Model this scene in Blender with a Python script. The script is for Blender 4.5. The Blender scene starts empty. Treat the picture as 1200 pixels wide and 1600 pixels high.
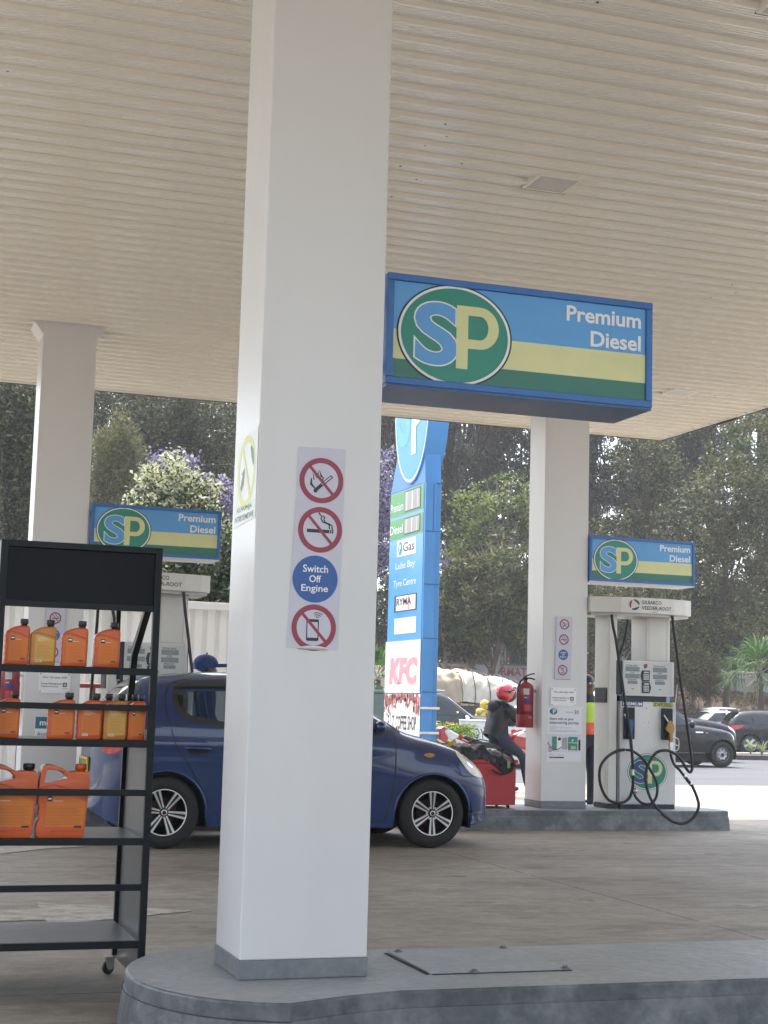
import bpy, bmesh, math, random
import numpy as np
from mathutils import Vector, Matrix, geometry
R = math.radians
C = bpy.context.scene.collection
sc = bpy.context.scene

# ------------------------------------------------------------------ camera
F_PX, PITCH, ROLL, YAW, EYE = 2441.58, 0.1214, 0.0271, 0.3233, 1.25
cam_data = bpy.data.cameras.new('camera')
cam = bpy.data.objects.new('camera', cam_data)
C.objects.link(cam)
cam_data.sensor_fit = 'VERTICAL'
cam_data.sensor_height = 36.0
cam_data.lens = F_PX / 1600 * 36
cam_data.clip_start = 0.1
cam_data.clip_end = 3000
cam.matrix_world = (Matrix.Translation((0, 0, EYE)) @ Matrix.Rotation(-YAW, 4, 'Z')
                    @ Matrix.Rotation(math.pi/2 + PITCH, 4, 'X') @ Matrix.Rotation(ROLL, 4, 'Z'))
sc.camera = cam
CAM_M = cam.matrix_world.copy()

def at(u, v, depth):
    """point in the world seen at photo pixel (u, v) at a distance in front of the camera"""
    return CAM_M @ Vector(((u-600)/F_PX*depth, -(v-800)/F_PX*depth, -depth))

# ------------------------------------------------------------------ light
SUN_TO = Vector((-0.42, 2.15, 4.85)).normalized()
el = math.asin(SUN_TO.z)
az = math.atan2(SUN_TO.x, SUN_TO.y)
world = bpy.data.worlds.new('World')
sc.world = world
world.use_nodes = True
wn = world.node_tree
sky = wn.nodes.new('ShaderNodeTexSky')
sky.sky_type = 'NISHITA'
sky.sun_disc = False
sky.sun_elevation = el
sky.sun_rotation = az
sky.air_density = 1.0
sky.dust_density = 3.0
sky.ozone_density = 1.0
wn.nodes['Background'].inputs[1].default_value = 0.15
hs = wn.nodes.new('ShaderNodeHueSaturation'); hs.inputs['Saturation'].default_value = .55   # hazy, milky sky
wn.links.new(sky.outputs[0], hs.inputs['Color']); wn.links.new(hs.outputs[0], wn.nodes['Background'].inputs[0])
sd = bpy.data.lights.new('sun', 'SUN')
sd.energy = 2.0
sd.angle = R(0.6)
sd.color = (1.0, 0.95, 0.87)
sun = bpy.data.objects.new('sun', sd)
C.objects.link(sun)
sun.rotation_euler = SUN_TO.to_track_quat('Z', 'Y').to_euler()
sc.view_settings.view_transform = 'Standard'
sc.view_settings.look = 'None'
sc.view_settings.gamma = 1
sc.view_settings.use_curve_mapping = False
sc.view_settings.exposure = 1.98
sc.cycles.max_bounces = 10
sc.cycles.diffuse_bounces = 6
sc.cycles.transparent_max_bounces = 12
sc.cycles.sample_clamp_indirect = 8.0
try:
    sc.cycles.use_denoising = True
except Exception:
    pass

HAZE = .00060
sc.cycles.volume_bounces = 1
rng = random.Random(7)
nrg = np.random.default_rng(11)

# ------------------------------------------------------------------ materials
MATS = {}
def mat(name, col, rough=0.5, metal=0.0, var=0.08, scale=6.0, bump=0.0, bscale=60.0, coat=0.0, spec=0.5,
        emit=None, stretch=None):
    if name in MATS: return MATS[name]
    m = bpy.data.materials.new(name); m.use_nodes = True
    nt = m.node_tree; n = nt.nodes; b = n['Principled BSDF']
    b.inputs['Roughness'].default_value = rough
    b.inputs['Metallic'].default_value = metal
    b.inputs['Coat Weight'].default_value = coat
    b.inputs['Coat Roughness'].default_value = 0.04
    b.inputs['Specular IOR Level'].default_value = spec
    tc = n.new('ShaderNodeTexCoord')
    src = tc.outputs['Object']
    if stretch:
        mp = n.new('ShaderNodeMapping'); mp.inputs['Scale'].default_value = stretch
        nt.links.new(src, mp.inputs[0]); src = mp.outputs[0]
    if var > 0:
        ns = n.new('ShaderNodeTexNoise'); ns.inputs['Scale'].default_value = scale
        ns.inputs['Detail'].default_value = 6; ns.inputs['Roughness'].default_value = 0.6
        nt.links.new(src, ns.inputs[0])
        r = n.new('ShaderNodeValToRGB')
        r.color_ramp.elements[0].position = 0.3; r.color_ramp.elements[1].position = 0.7
        r.color_ramp.elements[0].color = (*[max(0, c*(1-var)) for c in col], 1)
        r.color_ramp.elements[1].color = (*[min(1, c*(1+var)) for c in col], 1)
        nt.links.new(ns.outputs[0], r.inputs[0]); nt.links.new(r.outputs[0], b.inputs['Base Color'])
        mr = n.new('ShaderNodeMapRange')
        mr.inputs[3].default_value = max(0, rough*0.8); mr.inputs[4].default_value = min(1, rough*1.25)
        nt.links.new(ns.outputs[0], mr.inputs[0]); nt.links.new(mr.outputs[0], b.inputs['Roughness'])
    else:
        b.inputs['Base Color'].default_value = (*col, 1)
    if bump > 0:
        n2 = n.new('ShaderNodeTexNoise'); n2.inputs['Scale'].default_value = bscale; n2.inputs['Detail'].default_value = 4
        nt.links.new(src, n2.inputs[0])
        bp = n.new('ShaderNodeBump'); bp.inputs['Strength'].default_value = bump; bp.inputs['Distance'].default_value = 0.01
        nt.links.new(n2.outputs[0], bp.inputs['Height']); nt.links.new(bp.outputs[0], b.inputs['Normal'])
    if emit:
        b.inputs['Emission Color'].default_value = (*emit[0], 1); b.inputs['Emission Strength'].default_value = emit[1]
    MATS[name] = m
    return m

def leafmat(name, cols, trans=0.35):
    if name in MATS: return MATS[name]
    m = bpy.data.materials.new(name); m.use_nodes = True
    nt = m.node_tree; n = nt.nodes; b = n['Principled BSDF']
    g = n.new('ShaderNodeNewGeometry'); r = n.new('ShaderNodeValToRGB')
    els = r.color_ramp.elements
    els[0].color = (*cols[0], 1); els[1].color = (*cols[-1], 1)
    for i, c in enumerate(cols[1:-1]):
        e = els.new((i+1)/(len(cols)-1)); e.color = (*c, 1)
    nt.links.new(g.outputs['Random Per Island'], r.inputs[0])
    nt.links.new(r.outputs[0], b.inputs['Base Color'])
    b.inputs['Roughness'].default_value = 0.55
    b.inputs['Specular IOR Level'].default_value = 0.35
    t = n.new('ShaderNodeBsdfTranslucent'); nt.links.new(r.outputs[0], t.inputs[0])
    mx = n.new('ShaderNodeMixShader'); mx.inputs[0].default_value = trans
    nt.links.new(b.outputs[0], mx.inputs[1]); nt.links.new(t.outputs[0], mx.inputs[2])
    nt.links.new(mx.outputs[0], n['Material Output'].inputs[0])
    MATS[name] = m
    return m

def glassmat(name, tint=(0.55, 0.62, 0.62), fac=0.75):
    if name in MATS: return MATS[name]
    m = bpy.data.materials.new(name); m.use_nodes = True
    nt = m.node_tree; n = nt.nodes; n.remove(n['Principled BSDF'])
    tr = n.new('ShaderNodeBsdfTransparent'); tr.inputs[0].default_value = (*tint, 1)
    gl = n.new('ShaderNodeBsdfGlossy'); gl.inputs['Roughness'].default_value = 0.02
    fr = n.new('ShaderNodeFresnel'); fr.inputs[0].default_value = 1.5
    mx = n.new('ShaderNodeMixShader')
    nt.links.new(fr.outputs[0], mx.inputs[0]); nt.links.new(tr.outputs[0], mx.inputs[1]); nt.links.new(gl.outputs[0], mx.inputs[2])
    nt.links.new(mx.outputs[0], n['Material Output'].inputs[0])
    MATS[name] = m
    return m

def dirtmat(name, clean, dirt, rough=0.5, scale=3.0, lo=0.45, hi=0.75, stretch=(1, 1, 1), bump=0.05, bscale=40, fine=None, scuff=0):
    """surface of one colour with stains of another: shapes that belong to the surface"""
    if name in MATS: return MATS[name]
    m = bpy.data.materials.new(name); m.use_nodes = True
    nt = m.node_tree; n = nt.nodes; b = n['Principled BSDF']
    tc = n.new('ShaderNodeTexCoord'); mp = n.new('ShaderNodeMapping'); mp.inputs['Scale'].default_value = stretch
    nt.links.new(tc.outputs['Object'], mp.inputs[0])
    ns = n.new('ShaderNodeTexNoise'); ns.inputs['Scale'].default_value = scale; ns.inputs['Detail'].default_value = 9; ns.inputs['Roughness'].default_value = 0.62
    nt.links.new(mp.outputs[0], ns.inputs[0])
    r = n.new('ShaderNodeValToRGB'); r.color_ramp.elements[0].position = lo; r.color_ramp.elements[1].position = hi
    r.color_ramp.elements[0].color = (*clean, 1); r.color_ramp.elements[1].color = (*dirt, 1)
    nt.links.new(ns.outputs[0], r.inputs[0])
    col = r.outputs[0]
    if fine:
        n3 = n.new('ShaderNodeTexNoise'); n3.inputs['Scale'].default_value = fine; n3.inputs['Detail'].default_value = 8
        nt.links.new(tc.outputs['Object'], n3.inputs[0])
        mr = n.new('ShaderNodeMapRange'); mr.inputs[1].default_value = 0.3; mr.inputs[2].default_value = 0.7
        mr.inputs[3].default_value = 0.86; mr.inputs[4].default_value = 1.14
        nt.links.new(n3.outputs[0], mr.inputs[0])
        mm = n.new('ShaderNodeVectorMath'); mm.operation = 'SCALE'
        nt.links.new(col, mm.inputs[0]); nt.links.new(mr.outputs[0], mm.inputs['Scale']); col = mm.outputs[0]
    if scuff:
        n4 = n.new('ShaderNodeTexNoise'); n4.inputs['Scale'].default_value = 9; n4.inputs['Detail'].default_value = 10; n4.inputs['Roughness'].default_value = .75
        mp4 = n.new('ShaderNodeMapping'); mp4.inputs['Scale'].default_value = (1, 1, 2.2); nt.links.new(tc.outputs['Object'], mp4.inputs[0]); nt.links.new(mp4.outputs[0], n4.inputs[0])
        r4 = n.new('ShaderNodeValToRGB'); r4.color_ramp.elements[0].position = .66; r4.color_ramp.elements[1].position = .74
        r4.color_ramp.elements[0].color = (1, 1, 1, 1); r4.color_ramp.elements[1].color = (1-scuff, 1-scuff, 1-scuff*1.1, 1); nt.links.new(n4.outputs[0], r4.inputs[0])
        m4 = n.new('ShaderNodeMix'); m4.data_type = 'RGBA'; m4.blend_type = 'MULTIPLY'; m4.inputs[0].default_value = 1; nt.links.new(col, m4.inputs[6]); nt.links.new(r4.outputs[0], m4.inputs[7]); col = m4.outputs[2]
    nt.links.new(col, b.inputs['Base Color'])
    b.inputs['Roughness'].default_value = rough
    n2 = n.new('ShaderNodeTexNoise'); n2.inputs['Scale'].default_value = bscale; n2.inputs['Detail'].default_value = 6
    nt.links.new(tc.outputs['Object'], n2.inputs[0])
    bp = n.new('ShaderNodeBump'); bp.inputs['Strength'].default_value = bump; bp.inputs['Distance'].default_value = 0.02
    nt.links.new(n2.outputs[0], bp.inputs['Height']); nt.links.new(bp.outputs[0], b.inputs['Normal'])
    MATS[name] = m
    return m

def concretemat():
    m = bpy.data.materials.new('forecourt_concrete'); m.use_nodes = True
    nt = m.node_tree; n = nt.nodes; L = nt.links; b = n['Principled BSDF']
    tc = n.new('ShaderNodeTexCoord'); P = tc.outputs['Object']
    def noise(scale, detail=8, rough=.6, stretch=None, rot=0):
        s = P
        if stretch:
            mp = n.new('ShaderNodeMapping'); mp.inputs['Scale'].default_value = stretch; mp.inputs['Rotation'].default_value = (0, 0, rot)
            L.new(s, mp.inputs[0]); s = mp.outputs[0]
        t = n.new('ShaderNodeTexNoise'); t.inputs['Scale'].default_value = scale; t.inputs['Detail'].default_value = detail
        t.inputs['Roughness'].default_value = rough; L.new(s, t.inputs[0]); return t.outputs[0]
    def ramp(v, p0, p1, c0, c1):
        r = n.new('ShaderNodeValToRGB'); r.color_ramp.elements[0].position = p0; r.color_ramp.elements[1].position = p1
        r.color_ramp.elements[0].color = (*c0, 1); r.color_ramp.elements[1].color = (*c1, 1); L.new(v, r.inputs[0]); return r.outputs[0]
    def mul(a, c):
        x = n.new('ShaderNodeMix'); x.data_type = 'RGBA'; x.blend_type = 'MULTIPLY'; x.inputs[0].default_value = 1
        L.new(a, x.inputs[6]); L.new(c, x.inputs[7]); return x.outputs[2]
    base = ramp(noise(.55, 9, .62), .35, .68, (.235, .207, .170), (.345, .310, .260))
    base = mul(base, ramp(noise(2.6, 10, .7, (1, 3.2, 1), .25), .36, .62, (.80, .79, .78), (1.08, 1.08, 1.07)))
    base = mul(base, ramp(noise(1.1, 12, .75, (1, 1.6, 1)), .50, .64, (1, 1, 1), (.66, .65, .64)))
    base = mul(base, ramp(noise(75, 4, .7), .3, .7, (.88, .88, .88), (1.12, 1.12, 1.12)))
    base = mul(base, ramp(noise(9, 14, .78, (1, 1.5, 1), .7), .40, .62, (.84, .835, .83), (1.12, 1.12, 1.11)))
    base = mul(base, ramp(noise(7, 12, .8, (1, 7, 1), -.5), .60, .72, (1, 1, 1), (.60, .585, .57)))
    base = mul(base, ramp(noise(5, 12, .8, (6, 1, 1), .35), .62, .72, (1, 1, 1), (1.25, 1.24, 1.22)))
    base = mul(base, ramp(noise(2.4, 5, .55, (1, 1.2, 1), 1.1), .655, .70, (1, 1, 1), (.62, .61, .60)))
    # saw-cut joints every 4.6 m
    sep = n.new('ShaderNodeSeparateXYZ'); L.new(P, sep.inputs[0])
    wob = noise(1.6, 6, .6)
    def line(out, off):
        a = n.new('ShaderNodeMath'); a.operation = 'MULTIPLY_ADD'; a.inputs[1].default_value = .06; L.new(wob, a.inputs[0]); L.new(out, a.inputs[2])
        s = n.new('ShaderNodeMath'); s.operation = 'SUBTRACT'; s.inputs[1].default_value = off; L.new(a.outputs[0], s.inputs[0])
        mo = n.new('ShaderNodeMath'); mo.operation = 'PINGPONG'; mo.inputs[1].default_value = 2.3; L.new(s.outputs[0], mo.inputs[0])
        lt = n.new('ShaderNodeMath'); lt.operation = 'LESS_THAN'; lt.inputs[1].default_value = .008; L.new(mo.outputs[0], lt.inputs[0])
        return lt.outputs[0]
    mx = n.new('ShaderNodeMath'); mx.operation = 'MAXIMUM'
    L.new(line(sep.outputs[0], 4.93), mx.inputs[0]); L.new(line(sep.outputs[1], 11.45), mx.inputs[1])
    brk = ramp(noise(3.5, 4), .40, .47, (0, 0, 0), (1, 1, 1))
    mk = n.new('ShaderNodeMath'); mk.operation = 'MULTIPLY'; L.new(mx.outputs[0], mk.inputs[0]); L.new(brk, mk.inputs[1])
    jm = n.new('ShaderNodeMix'); jm.data_type = 'RGBA'; L.new(mk.outputs[0], jm.inputs[0]); L.new(base, jm.inputs[6]); jm.inputs[7].default_value = (.075, .07, .065, 1)
    L.new(jm.outputs[2], b.inputs['Base Color'])
    rr = n.new('ShaderNodeMapRange'); rr.inputs[3].default_value = .5; rr.inputs[4].default_value = .85; L.new(noise(1.3), rr.inputs[0]); L.new(rr.outputs[0], b.inputs['Roughness'])
    bp = n.new('ShaderNodeBump'); bp.inputs['Strength'].default_value = .22; bp.inputs['Distance'].default_value = .01
    L.new(noise(45, 8), bp.inputs['Height']); L.new(bp.outputs[0], b.inputs['Normal'])
    MATS['concrete'] = m
    return m

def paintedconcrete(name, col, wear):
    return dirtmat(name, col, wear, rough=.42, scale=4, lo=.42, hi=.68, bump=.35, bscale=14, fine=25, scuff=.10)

# ------------------------------------------------------------------ mesh builder
class MB:
    def __init__(s): s.V = []; s.F = []; s.M = []; s.S = []
    def add(s, V, F, m=0, M=None, sm=False):
        o = len(s.V)
        s.V.extend([tuple(M @ Vector(v)) if M is not None else tuple(v) for v in V])
        for f in F:
            s.F.append(tuple(i+o for i in f)); s.M.append(m); s.S.append(sm)
        return s
    def box(s, x0, x1, y0, y1, z0, z1, m=0, M=None):
        V = [(x, y, z) for z in (z0, z1) for y in (y0, y1) for x in (x0, x1)]
        return s.add(V, [(0, 2, 3, 1), (4, 5, 7, 6), (0, 1, 5, 4), (2, 6, 7, 3), (0, 4, 6, 2), (1, 3, 7, 5)], m, M)
    def rbox(s, x0, x1, y0, y1, z0, z1, r=.01, m=0, M=None, seg=3):
        """box with rounded vertical edges in the x-z outline, extruded along y"""
        pts = rrect(x0, x1, z0, z1, r, seg)
        return s.prism(pts, y0, y1, m, M)
    def prism(s, pts, y0, y1, m=0, M=None, sm=False):
        n = len(pts); a = area(pts)
        if a < 0: pts = pts[::-1]
        V = [(x, y0, z) for x, z in pts] + [(x, y1, z) for x, z in pts]
        F = [tuple(range(n)), tuple(range(2*n-1, n-1, -1))] + [(i, i+n, (i+1) % n+n, (i+1) % n) for i in range(n)]
        return s.add(V, F, m, M, sm)
    def zprism(s, pts, z0, z1, m=0, M=None, top=None, sm=False):
        n = len(pts)
        if area(pts) < 0: pts = pts[::-1]
        V = [(x, y, z0) for x, y in pts] + [(x, y, z1) for x, y in pts]
        s.add(V, [tuple(range(n-1, -1, -1))] + [(i, (i+1) % n, (i+1) % n+n, i+n) for i in range(n)], m, M, sm)
        s.add(V[n:], [tuple(range(n))], m if top is None else top, M)
        return s
    def sheet(s, pts, w=0.0, m=0, M=None):
        """flat polygon in a sign's frame: u right, v up, w out"""
        if area(pts) < 0: pts = pts[::-1]
        return s.add([(x, y, w) for x, y in pts], [tuple(range(len(pts)))], m, M)
    def ring(s, cx, cy, r0, r1, w=0, m=0, M=None, n=48, sy=1.0):
        V = []; F = []
        for i in range(n):
            a = 2*math.pi*i/n
            V += [(cx+r0*math.cos(a), cy+r0*sy*math.sin(a), w), (cx+r1*math.cos(a), cy+r1*sy*math.sin(a), w)]
        for i in range(n):
            j = (i+1) % n; F.append((2*i, 2*i+1, 2*j+1, 2*j))
        return s.add(V, F, m, M)
    def disc(s, cx, cy, r, w=0, m=0, M=None, n=48, sy=1.0):
        return s.sheet([(cx+r*math.cos(2*math.pi*i/n), cy+r*sy*math.sin(2*math.pi*i/n)) for i in range(n)], w, m, M)
    def tube(s, P, r, n=8, m=0, M=None, cap=True, closed=False):
        P = [Vector(p) for p in P]; k = len(P); rr = r if isinstance(r, (list, tuple)) else [r]*k
        V = []; up = None
        for i, p in enumerate(P):
            if closed: t = P[(i+1) % k]-P[i-1]
            else: t = P[min(i+1, k-1)]-P[max(i-1, 0)]
            if t.length < 1e-9: t = Vector((0, 0, 1))
            t.normalize()
            if up is None:
                up = t.orthogonal().normalized()
            up = (up - t*up.dot(t))
            if up.length < 1e-6: up = t.orthogonal()
            up.normalize(); b = t.cross(up)
            for j in range(n):
                a = 2*math.pi*j/n
                V.append(p + (up*math.cos(a)+b*math.sin(a))*rr[i])
        F = []
        for i in range(k if closed else k-1):
            for j in range(n):
                i2 = (i+1) % k
                F.append((i*n+j, i*n+(j+1) % n, i2*n+(j+1) % n, i2*n+j))
        s.add(V, F, m, M, True)
        if cap and not closed:
            s.add(V[:n], [tuple(range(n-1, -1, -1))], m, M); s.add(V[-n:], [tuple(range(n))], m, M)
        return s
    def lathe(s, prof, n=24, m=0, M=None, axis='z', sm=True):
        V = []; F = []
        for r, z in prof:
            for j in range(n):
                a = 2*math.pi*j/n; c, d = r*math.cos(a), r*math.sin(a)
                V.append((c, d, z) if axis == 'z' else (c, z, d))
        for i in range(len(prof)-1):
            for j in range(n):
                f = (i*n+j, i*n+(j+1) % n, (i+1)*n+(j+1) % n, (i+1)*n+j)
                F.append(f if axis == 'z' else f[::-1])
        return s.add(V, F, m, M, sm)
    def sphere(s, c, r, m=0, M=None, n=16, k=10, sc3=(1, 1, 1)):
        V = []; F = []
        for i in range(k+1):
            t = math.pi*i/k
            for j in range(n):
                a = 2*math.pi*j/n
                V.append((c[0]+r*sc3[0]*math.sin(t)*math.cos(a), c[1]+r*sc3[1]*math.sin(t)*math.sin(a), c[2]+r*sc3[2]*math.cos(t)))
        for i in range(k):
            for j in range(n):
                F.append((i*n+j, (i+1)*n+j, (i+1)*n+(j+1) % n, i*n+(j+1) % n))
        return s.add(V, F, m, M, True)
    def text(s, t, x0, y0, x1, y1, w=0.0, m=0, M=None, bold=0.0, res=3, shear=0):
        """writing fitted into a box of the sign's frame"""
        V, F = glyphs(t, bold, res, shear)
        xs = [v[0] for v in V]; ys = [v[1] for v in V]
        a, b, c, d = min(xs), max(xs), min(ys), max(ys)
        return s.add([(x0+(v[0]-a)/(b-a)*(x1-x0), y0+(v[1]-c)/(d-c)*(y1-y0), w) for v in V], F, m, M)
    def build(s, name, mats, parent=None, world=True, bevel=0.0, smooth=False, seg=2, ang=40):
        me = bpy.data.meshes.new(name)
        off = parent.location if (parent is not None and world) else Vector((0, 0, 0))
        root = parent
        if parent is not None and world:
            off = Vector((0, 0, 0))
            while root is not None:
                off = off + root.location; root = root.parent
        me.from_pydata([(v[0]-off[0], v[1]-off[1], v[2]-off[2]) for v in s.V], [], s.F)
        if not isinstance(mats, (list, tuple)): mats = [mats]
        for mm in mats: me.materials.append(mm)
        me.polygons.foreach_set('material_index', s.M)
        me.polygons.foreach_set('use_smooth', [bool(x or smooth) for x in s.S])
        me.update()
        o = bpy.data.objects.new(name, me); C.objects.link(o)
        if parent is not None: o.parent = parent
        if bevel > 0:
            b = o.modifiers.new('b', 'BEVEL'); b.width = bevel; b.segments = seg; b.limit_method = 'ANGLE'; b.angle_limit = R(ang)
        return o

def area(p): return sum(p[i][0]*p[(i+1) % len(p)][1]-p[(i+1) % len(p)][0]*p[i][1] for i in range(len(p)))/2
def rrect(x0, x1, z0, z1, r, seg=4):
    o = []
    for cx, cz, a0 in ((x1-r, z0+r, -90), (x1-r, z1-r, 0), (x0+r, z1-r, 90), (x0+r, z0+r, 180)):
        for i in range(seg+1):
            a = R(a0+90*i/seg); o.append((cx+r*math.cos(a), cz+r*math.sin(a)))
    return o
_GL = {}
def glyphs(t, bold, res, shear):
    k = (t, bold, res, shear)
    if k in _GL: return _GL[k]
    cu = bpy.data.curves.new('writing', 'FONT'); cu.body = t; cu.size = 1; cu.offset = bold; cu.resolution_u = res; cu.shear = shear
    ob = bpy.data.objects.new('writing', cu); C.objects.link(ob)
    dg = bpy.context.evaluated_depsgraph_get(); ev = ob.evaluated_get(dg); me = ev.to_mesh()
    V = [(v.co.x, v.co.y) for v in me.vertices]; F = [tuple(p.vertices) for p in me.polygons]
    ev.to_mesh_clear(); bpy.data.objects.remove(ob); bpy.data.curves.remove(cu)
    F2 = []
    for f in F:
        a = sum(V[f[i]][0]*V[f[(i+1) % len(f)]][1]-V[f[(i+1) % len(f)]][0]*V[f[i]][1] for i in range(len(f)))
        F2.append(f if a > 0 else f[::-1])
    _GL[k] = (V, F2)
    return _GL[k]
def frame(x, y, z, facing='-Y', ang=None):
    """local (u,v,w) -> world, u to the viewer's right, v up, w out of the face"""
    if ang is None: ang = {'-Y': 0, '-X': -90, '+X': 90, '+Y': 180}[facing]
    return Matrix.Translation((x, y, z)) @ Matrix.Rotation(R(ang), 4, 'Z') @ Matrix.Rotation(R(90), 4, 'X')

def wrinkle(o, strength, size, sub=1):
    if sub: m = o.modifiers.new('s', 'SUBSURF'); m.levels = m.render_levels = sub; m.subdivision_type = 'SIMPLE'
    tx = bpy.data.textures.new('folds', 'CLOUDS'); tx.noise_scale = size; tx.noise_depth = 3; tx.noise_type = 'HARD_NOISE'
    d = o.modifiers.new('d', 'DISPLACE'); d.texture = tx; d.strength = strength; d.mid_level = .5; d.texture_coords = 'LOCAL'
    for p in o.data.polygons: p.use_smooth = True
    return o
def empty(name, label, cat, loc=(0, 0, 0), rz=0, group=None, kind=None):
    o = bpy.data.objects.new(name, None); C.objects.link(o)
    o.empty_display_size = .2; o.location = loc; o.rotation_euler = (0, 0, rz)
    o['label'] = label; o['category'] = cat
    if group: o['group'] = group
    if kind: o['kind'] = kind
    return o
def tag(o, label, cat, group=None, kind=None):
    o['label'] = label; o['category'] = cat
    if group: o['group'] = group
    if kind: o['kind'] = kind
    return o
def struct(o, label=None):
    o['kind'] = 'structure'
    if label: o['label'] = label
    return o
def copy_tree(o, parent=None):
    c = o.copy(); C.objects.link(c); c.parent = parent
    for ch in list(o.children): copy_tree(ch, c)
    return c
def spline(P, k=6):
    P = [Vector(p) for p in P]; out = []
    for i in range(len(P)-1):
        a, b, c, d = P[max(i-1, 0)], P[i], P[i+1], P[min(i+2, len(P)-1)]
        for j in range(k):
            t = j/k
            out.append(.5*((2*b)+(c-a)*t+(2*a-5*b+4*c-d)*t*t+(3*b-a-3*c+d)*t**3))
    out.append(P[-1]); return out

# common colours
WHITE_PAINT = dirtmat('white_cladding', (.66, .66, .652), (.60, .59, .575), rough=.34, scale=1.6, lo=.42, hi=.8, stretch=(1, 1, .25), bump=.06, bscale=5, scuff=.22)
PLINTH = paintedconcrete('grey_plinth', (.15, .165, .18), (.19, .20, .205))
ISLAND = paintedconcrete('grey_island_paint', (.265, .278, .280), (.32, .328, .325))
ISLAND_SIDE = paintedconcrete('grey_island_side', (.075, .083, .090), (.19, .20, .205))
BLUE_F = mat('sign_frame_blue', (.035, .15, .42), .35, var=.12, scale=5)
BLUE_L = mat('sign_sky_blue', (.10, .34, .68), .3, var=.05, scale=3)
CREAM = mat('sign_cream', (.66, .66, .33), .3, var=.05)
GREEN_D = mat('sign_dark_green', (.028, .17, .12), .3, var=.06)
GREEN_L = mat('logo_green', (.02, .24, .17), .3, var=.06)
WHITE_V = mat('vinyl_white', (.80, .80, .80), .35, var=.02)
BLACK_V = mat('vinyl_black', (.015, .015, .018), .4, var=0)
RED_V = mat('vinyl_red', (.28, .035, .06), .4, var=.05)
BLUE_V = mat('vinyl_blue', (.025, .10, .33), .4, var=.05)
PAPER = mat('sticker_paper', (.55, .54, .62), .45, var=.03, scale=12)
RUBBER = mat('black_rubber', (.018, .018, .02), .55, var=.1, scale=20)
STEEL = mat('bare_steel', (.55, .55, .55), .3, metal=1, var=.1, scale=20)
DARKMETAL = mat('black_frame', (.006, .009, .011), .42, var=.15, scale=8, spec=.25)
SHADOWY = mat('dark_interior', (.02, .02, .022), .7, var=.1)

# ================================================================== SETTING
def zg(y):
    if y < 19: return 0.0
    if y < 30:
        t = (y-19)/11; return -.35*t*t*(3-2*t)
    if y < 65: return -.35
    if y < 74:
        t = (y-65)/9; return -.35+2.5*t*t*(3-2*t)
    return 2.15
def strip(name, x0, x1, y0, y1, lift, m, ny=20, nx=1, label=None, wob=0):
    b = MB(); V = []; F = []
    for j in range(ny+1):
        y = y0+(y1-y0)*j/ny
        for i in range(nx+1):
            x = x0+(x1-x0)*i/nx
            z = zg(y)+lift
            if wob: z += wob*math.sin(x*.7+y*1.3)*math.sin(y*.9-x*.31)
            V.append((x, y, z))
    for j in range(ny):
        for i in range(nx):
            a = j*(nx+1)+i; F.append((a, a+1, a+nx+2, a+nx+1))
    b.add(V, F, 0, None, True)
    return struct(b.build(name, m), label)

SOIL = dirtmat('bank_soil', (.075, .045, .031), (.04, .032, .02), rough=.9, scale=1.3, lo=.35, hi=.65, bump=.6, bscale=6, fine=20)
SUNCONC = dirtmat('apron_concrete', (.36, .33, .29), (.28, .26, .23), rough=.8, scale=.5, lo=.4, hi=.7, stretch=(1, 2.5, 1), bump=.2, bscale=30, fine=30)
ASPH = dirtmat('road_asphalt', (.085, .088, .094), (.062, .065, .07), rough=.85, scale=.4, lo=.4, hi=.7, stretch=(.3, 2, 1), bump=.3, bscale=60, fine=60)
b = MB(); ys = [-300, -20, 0, 15, 19] + [19+11*i/10 for i in range(1, 11)] + [40, 50, 65] + [65+9*i/8 for i in range(1, 9)] + [120, 300, 1500]
V = []; F = []
for y in ys:
    for x in (-1500, 1500): V.append((x, y, zg(y)-.004))
for j in range(len(ys)-1): F.append((2*j, 2*j+1, 2*j+3, 2*j+2))
b.add(V, F, 0); struct(b.build('ground', SOIL))
strip('forecourt', -30, 60, -30, 30.5, 0, concretemat(), 60)
strip('road', -200, 300, 30.5, 46.8, .004, ASPH, 4)
strip('far_road', -200, 300, 50.2, 64, .004, ASPH, 4)
bank_surface = strip('bank', -100, 160, 64.6, 74.6, .05, SOIL, 30, 300, None, .06)

# median kerb, painted in alternating lengths of black and white
KB = dirtmat('kerb_black', (.035, .035, .035), (.12, .11, .10), .7, 5)
KW = dirtmat('kerb_white', (.62, .60, .56), (.40, .37, .33), .7, 5)
b = MB()
for i in range(-4, 60):
    b.box(i*1.9, i*1.9+1.89, 46.8, 47.0, -.36, -.19, i % 2)
    b.box(i*1.9, i*1.9+1.89, 50.0, 50.2, -.36, -.19, i % 2)
struct(b.build('kerb', [KW, KB], bevel=.02))
b = MB(); b.box(-8, 115, 47.0, 50.0, -.36, -.22)
struct(b.build('median', SOIL))

# worn white arrow painted on the forecourt
AW = dirtmat('worn_road_paint', (.46, .44, .39), (.29, .255, .21), .75, scale=6, lo=.40, hi=.62, stretch=(1, 1.6, 1), bump=.2, fine=30)
def arrow(name, label, pts):
    b = MB(); b.zprism(pts, .003, .007)
    return tag(b.build(name, AW), label, 'road marking')
arrow('painted_arrow', 'worn white painted arrow on the concrete pointing right behind the rack shelves',
      [(1.98, 9.27), (1.135, 9.74), (1.12, 9.46), (.2, 9.28), (.1, 8.98), (1.10, 8.99), (1.10, 8.78)])
arrow('painted_arrow', 'worn white painted arrow stem on the concrete beside the blue hatchback',
      [(1.98, 13.27), (1.55, 13.05), (1.2, 12.69), (.2, 12.5), (.1, 13.2), (1.2, 13.36)])

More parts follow.
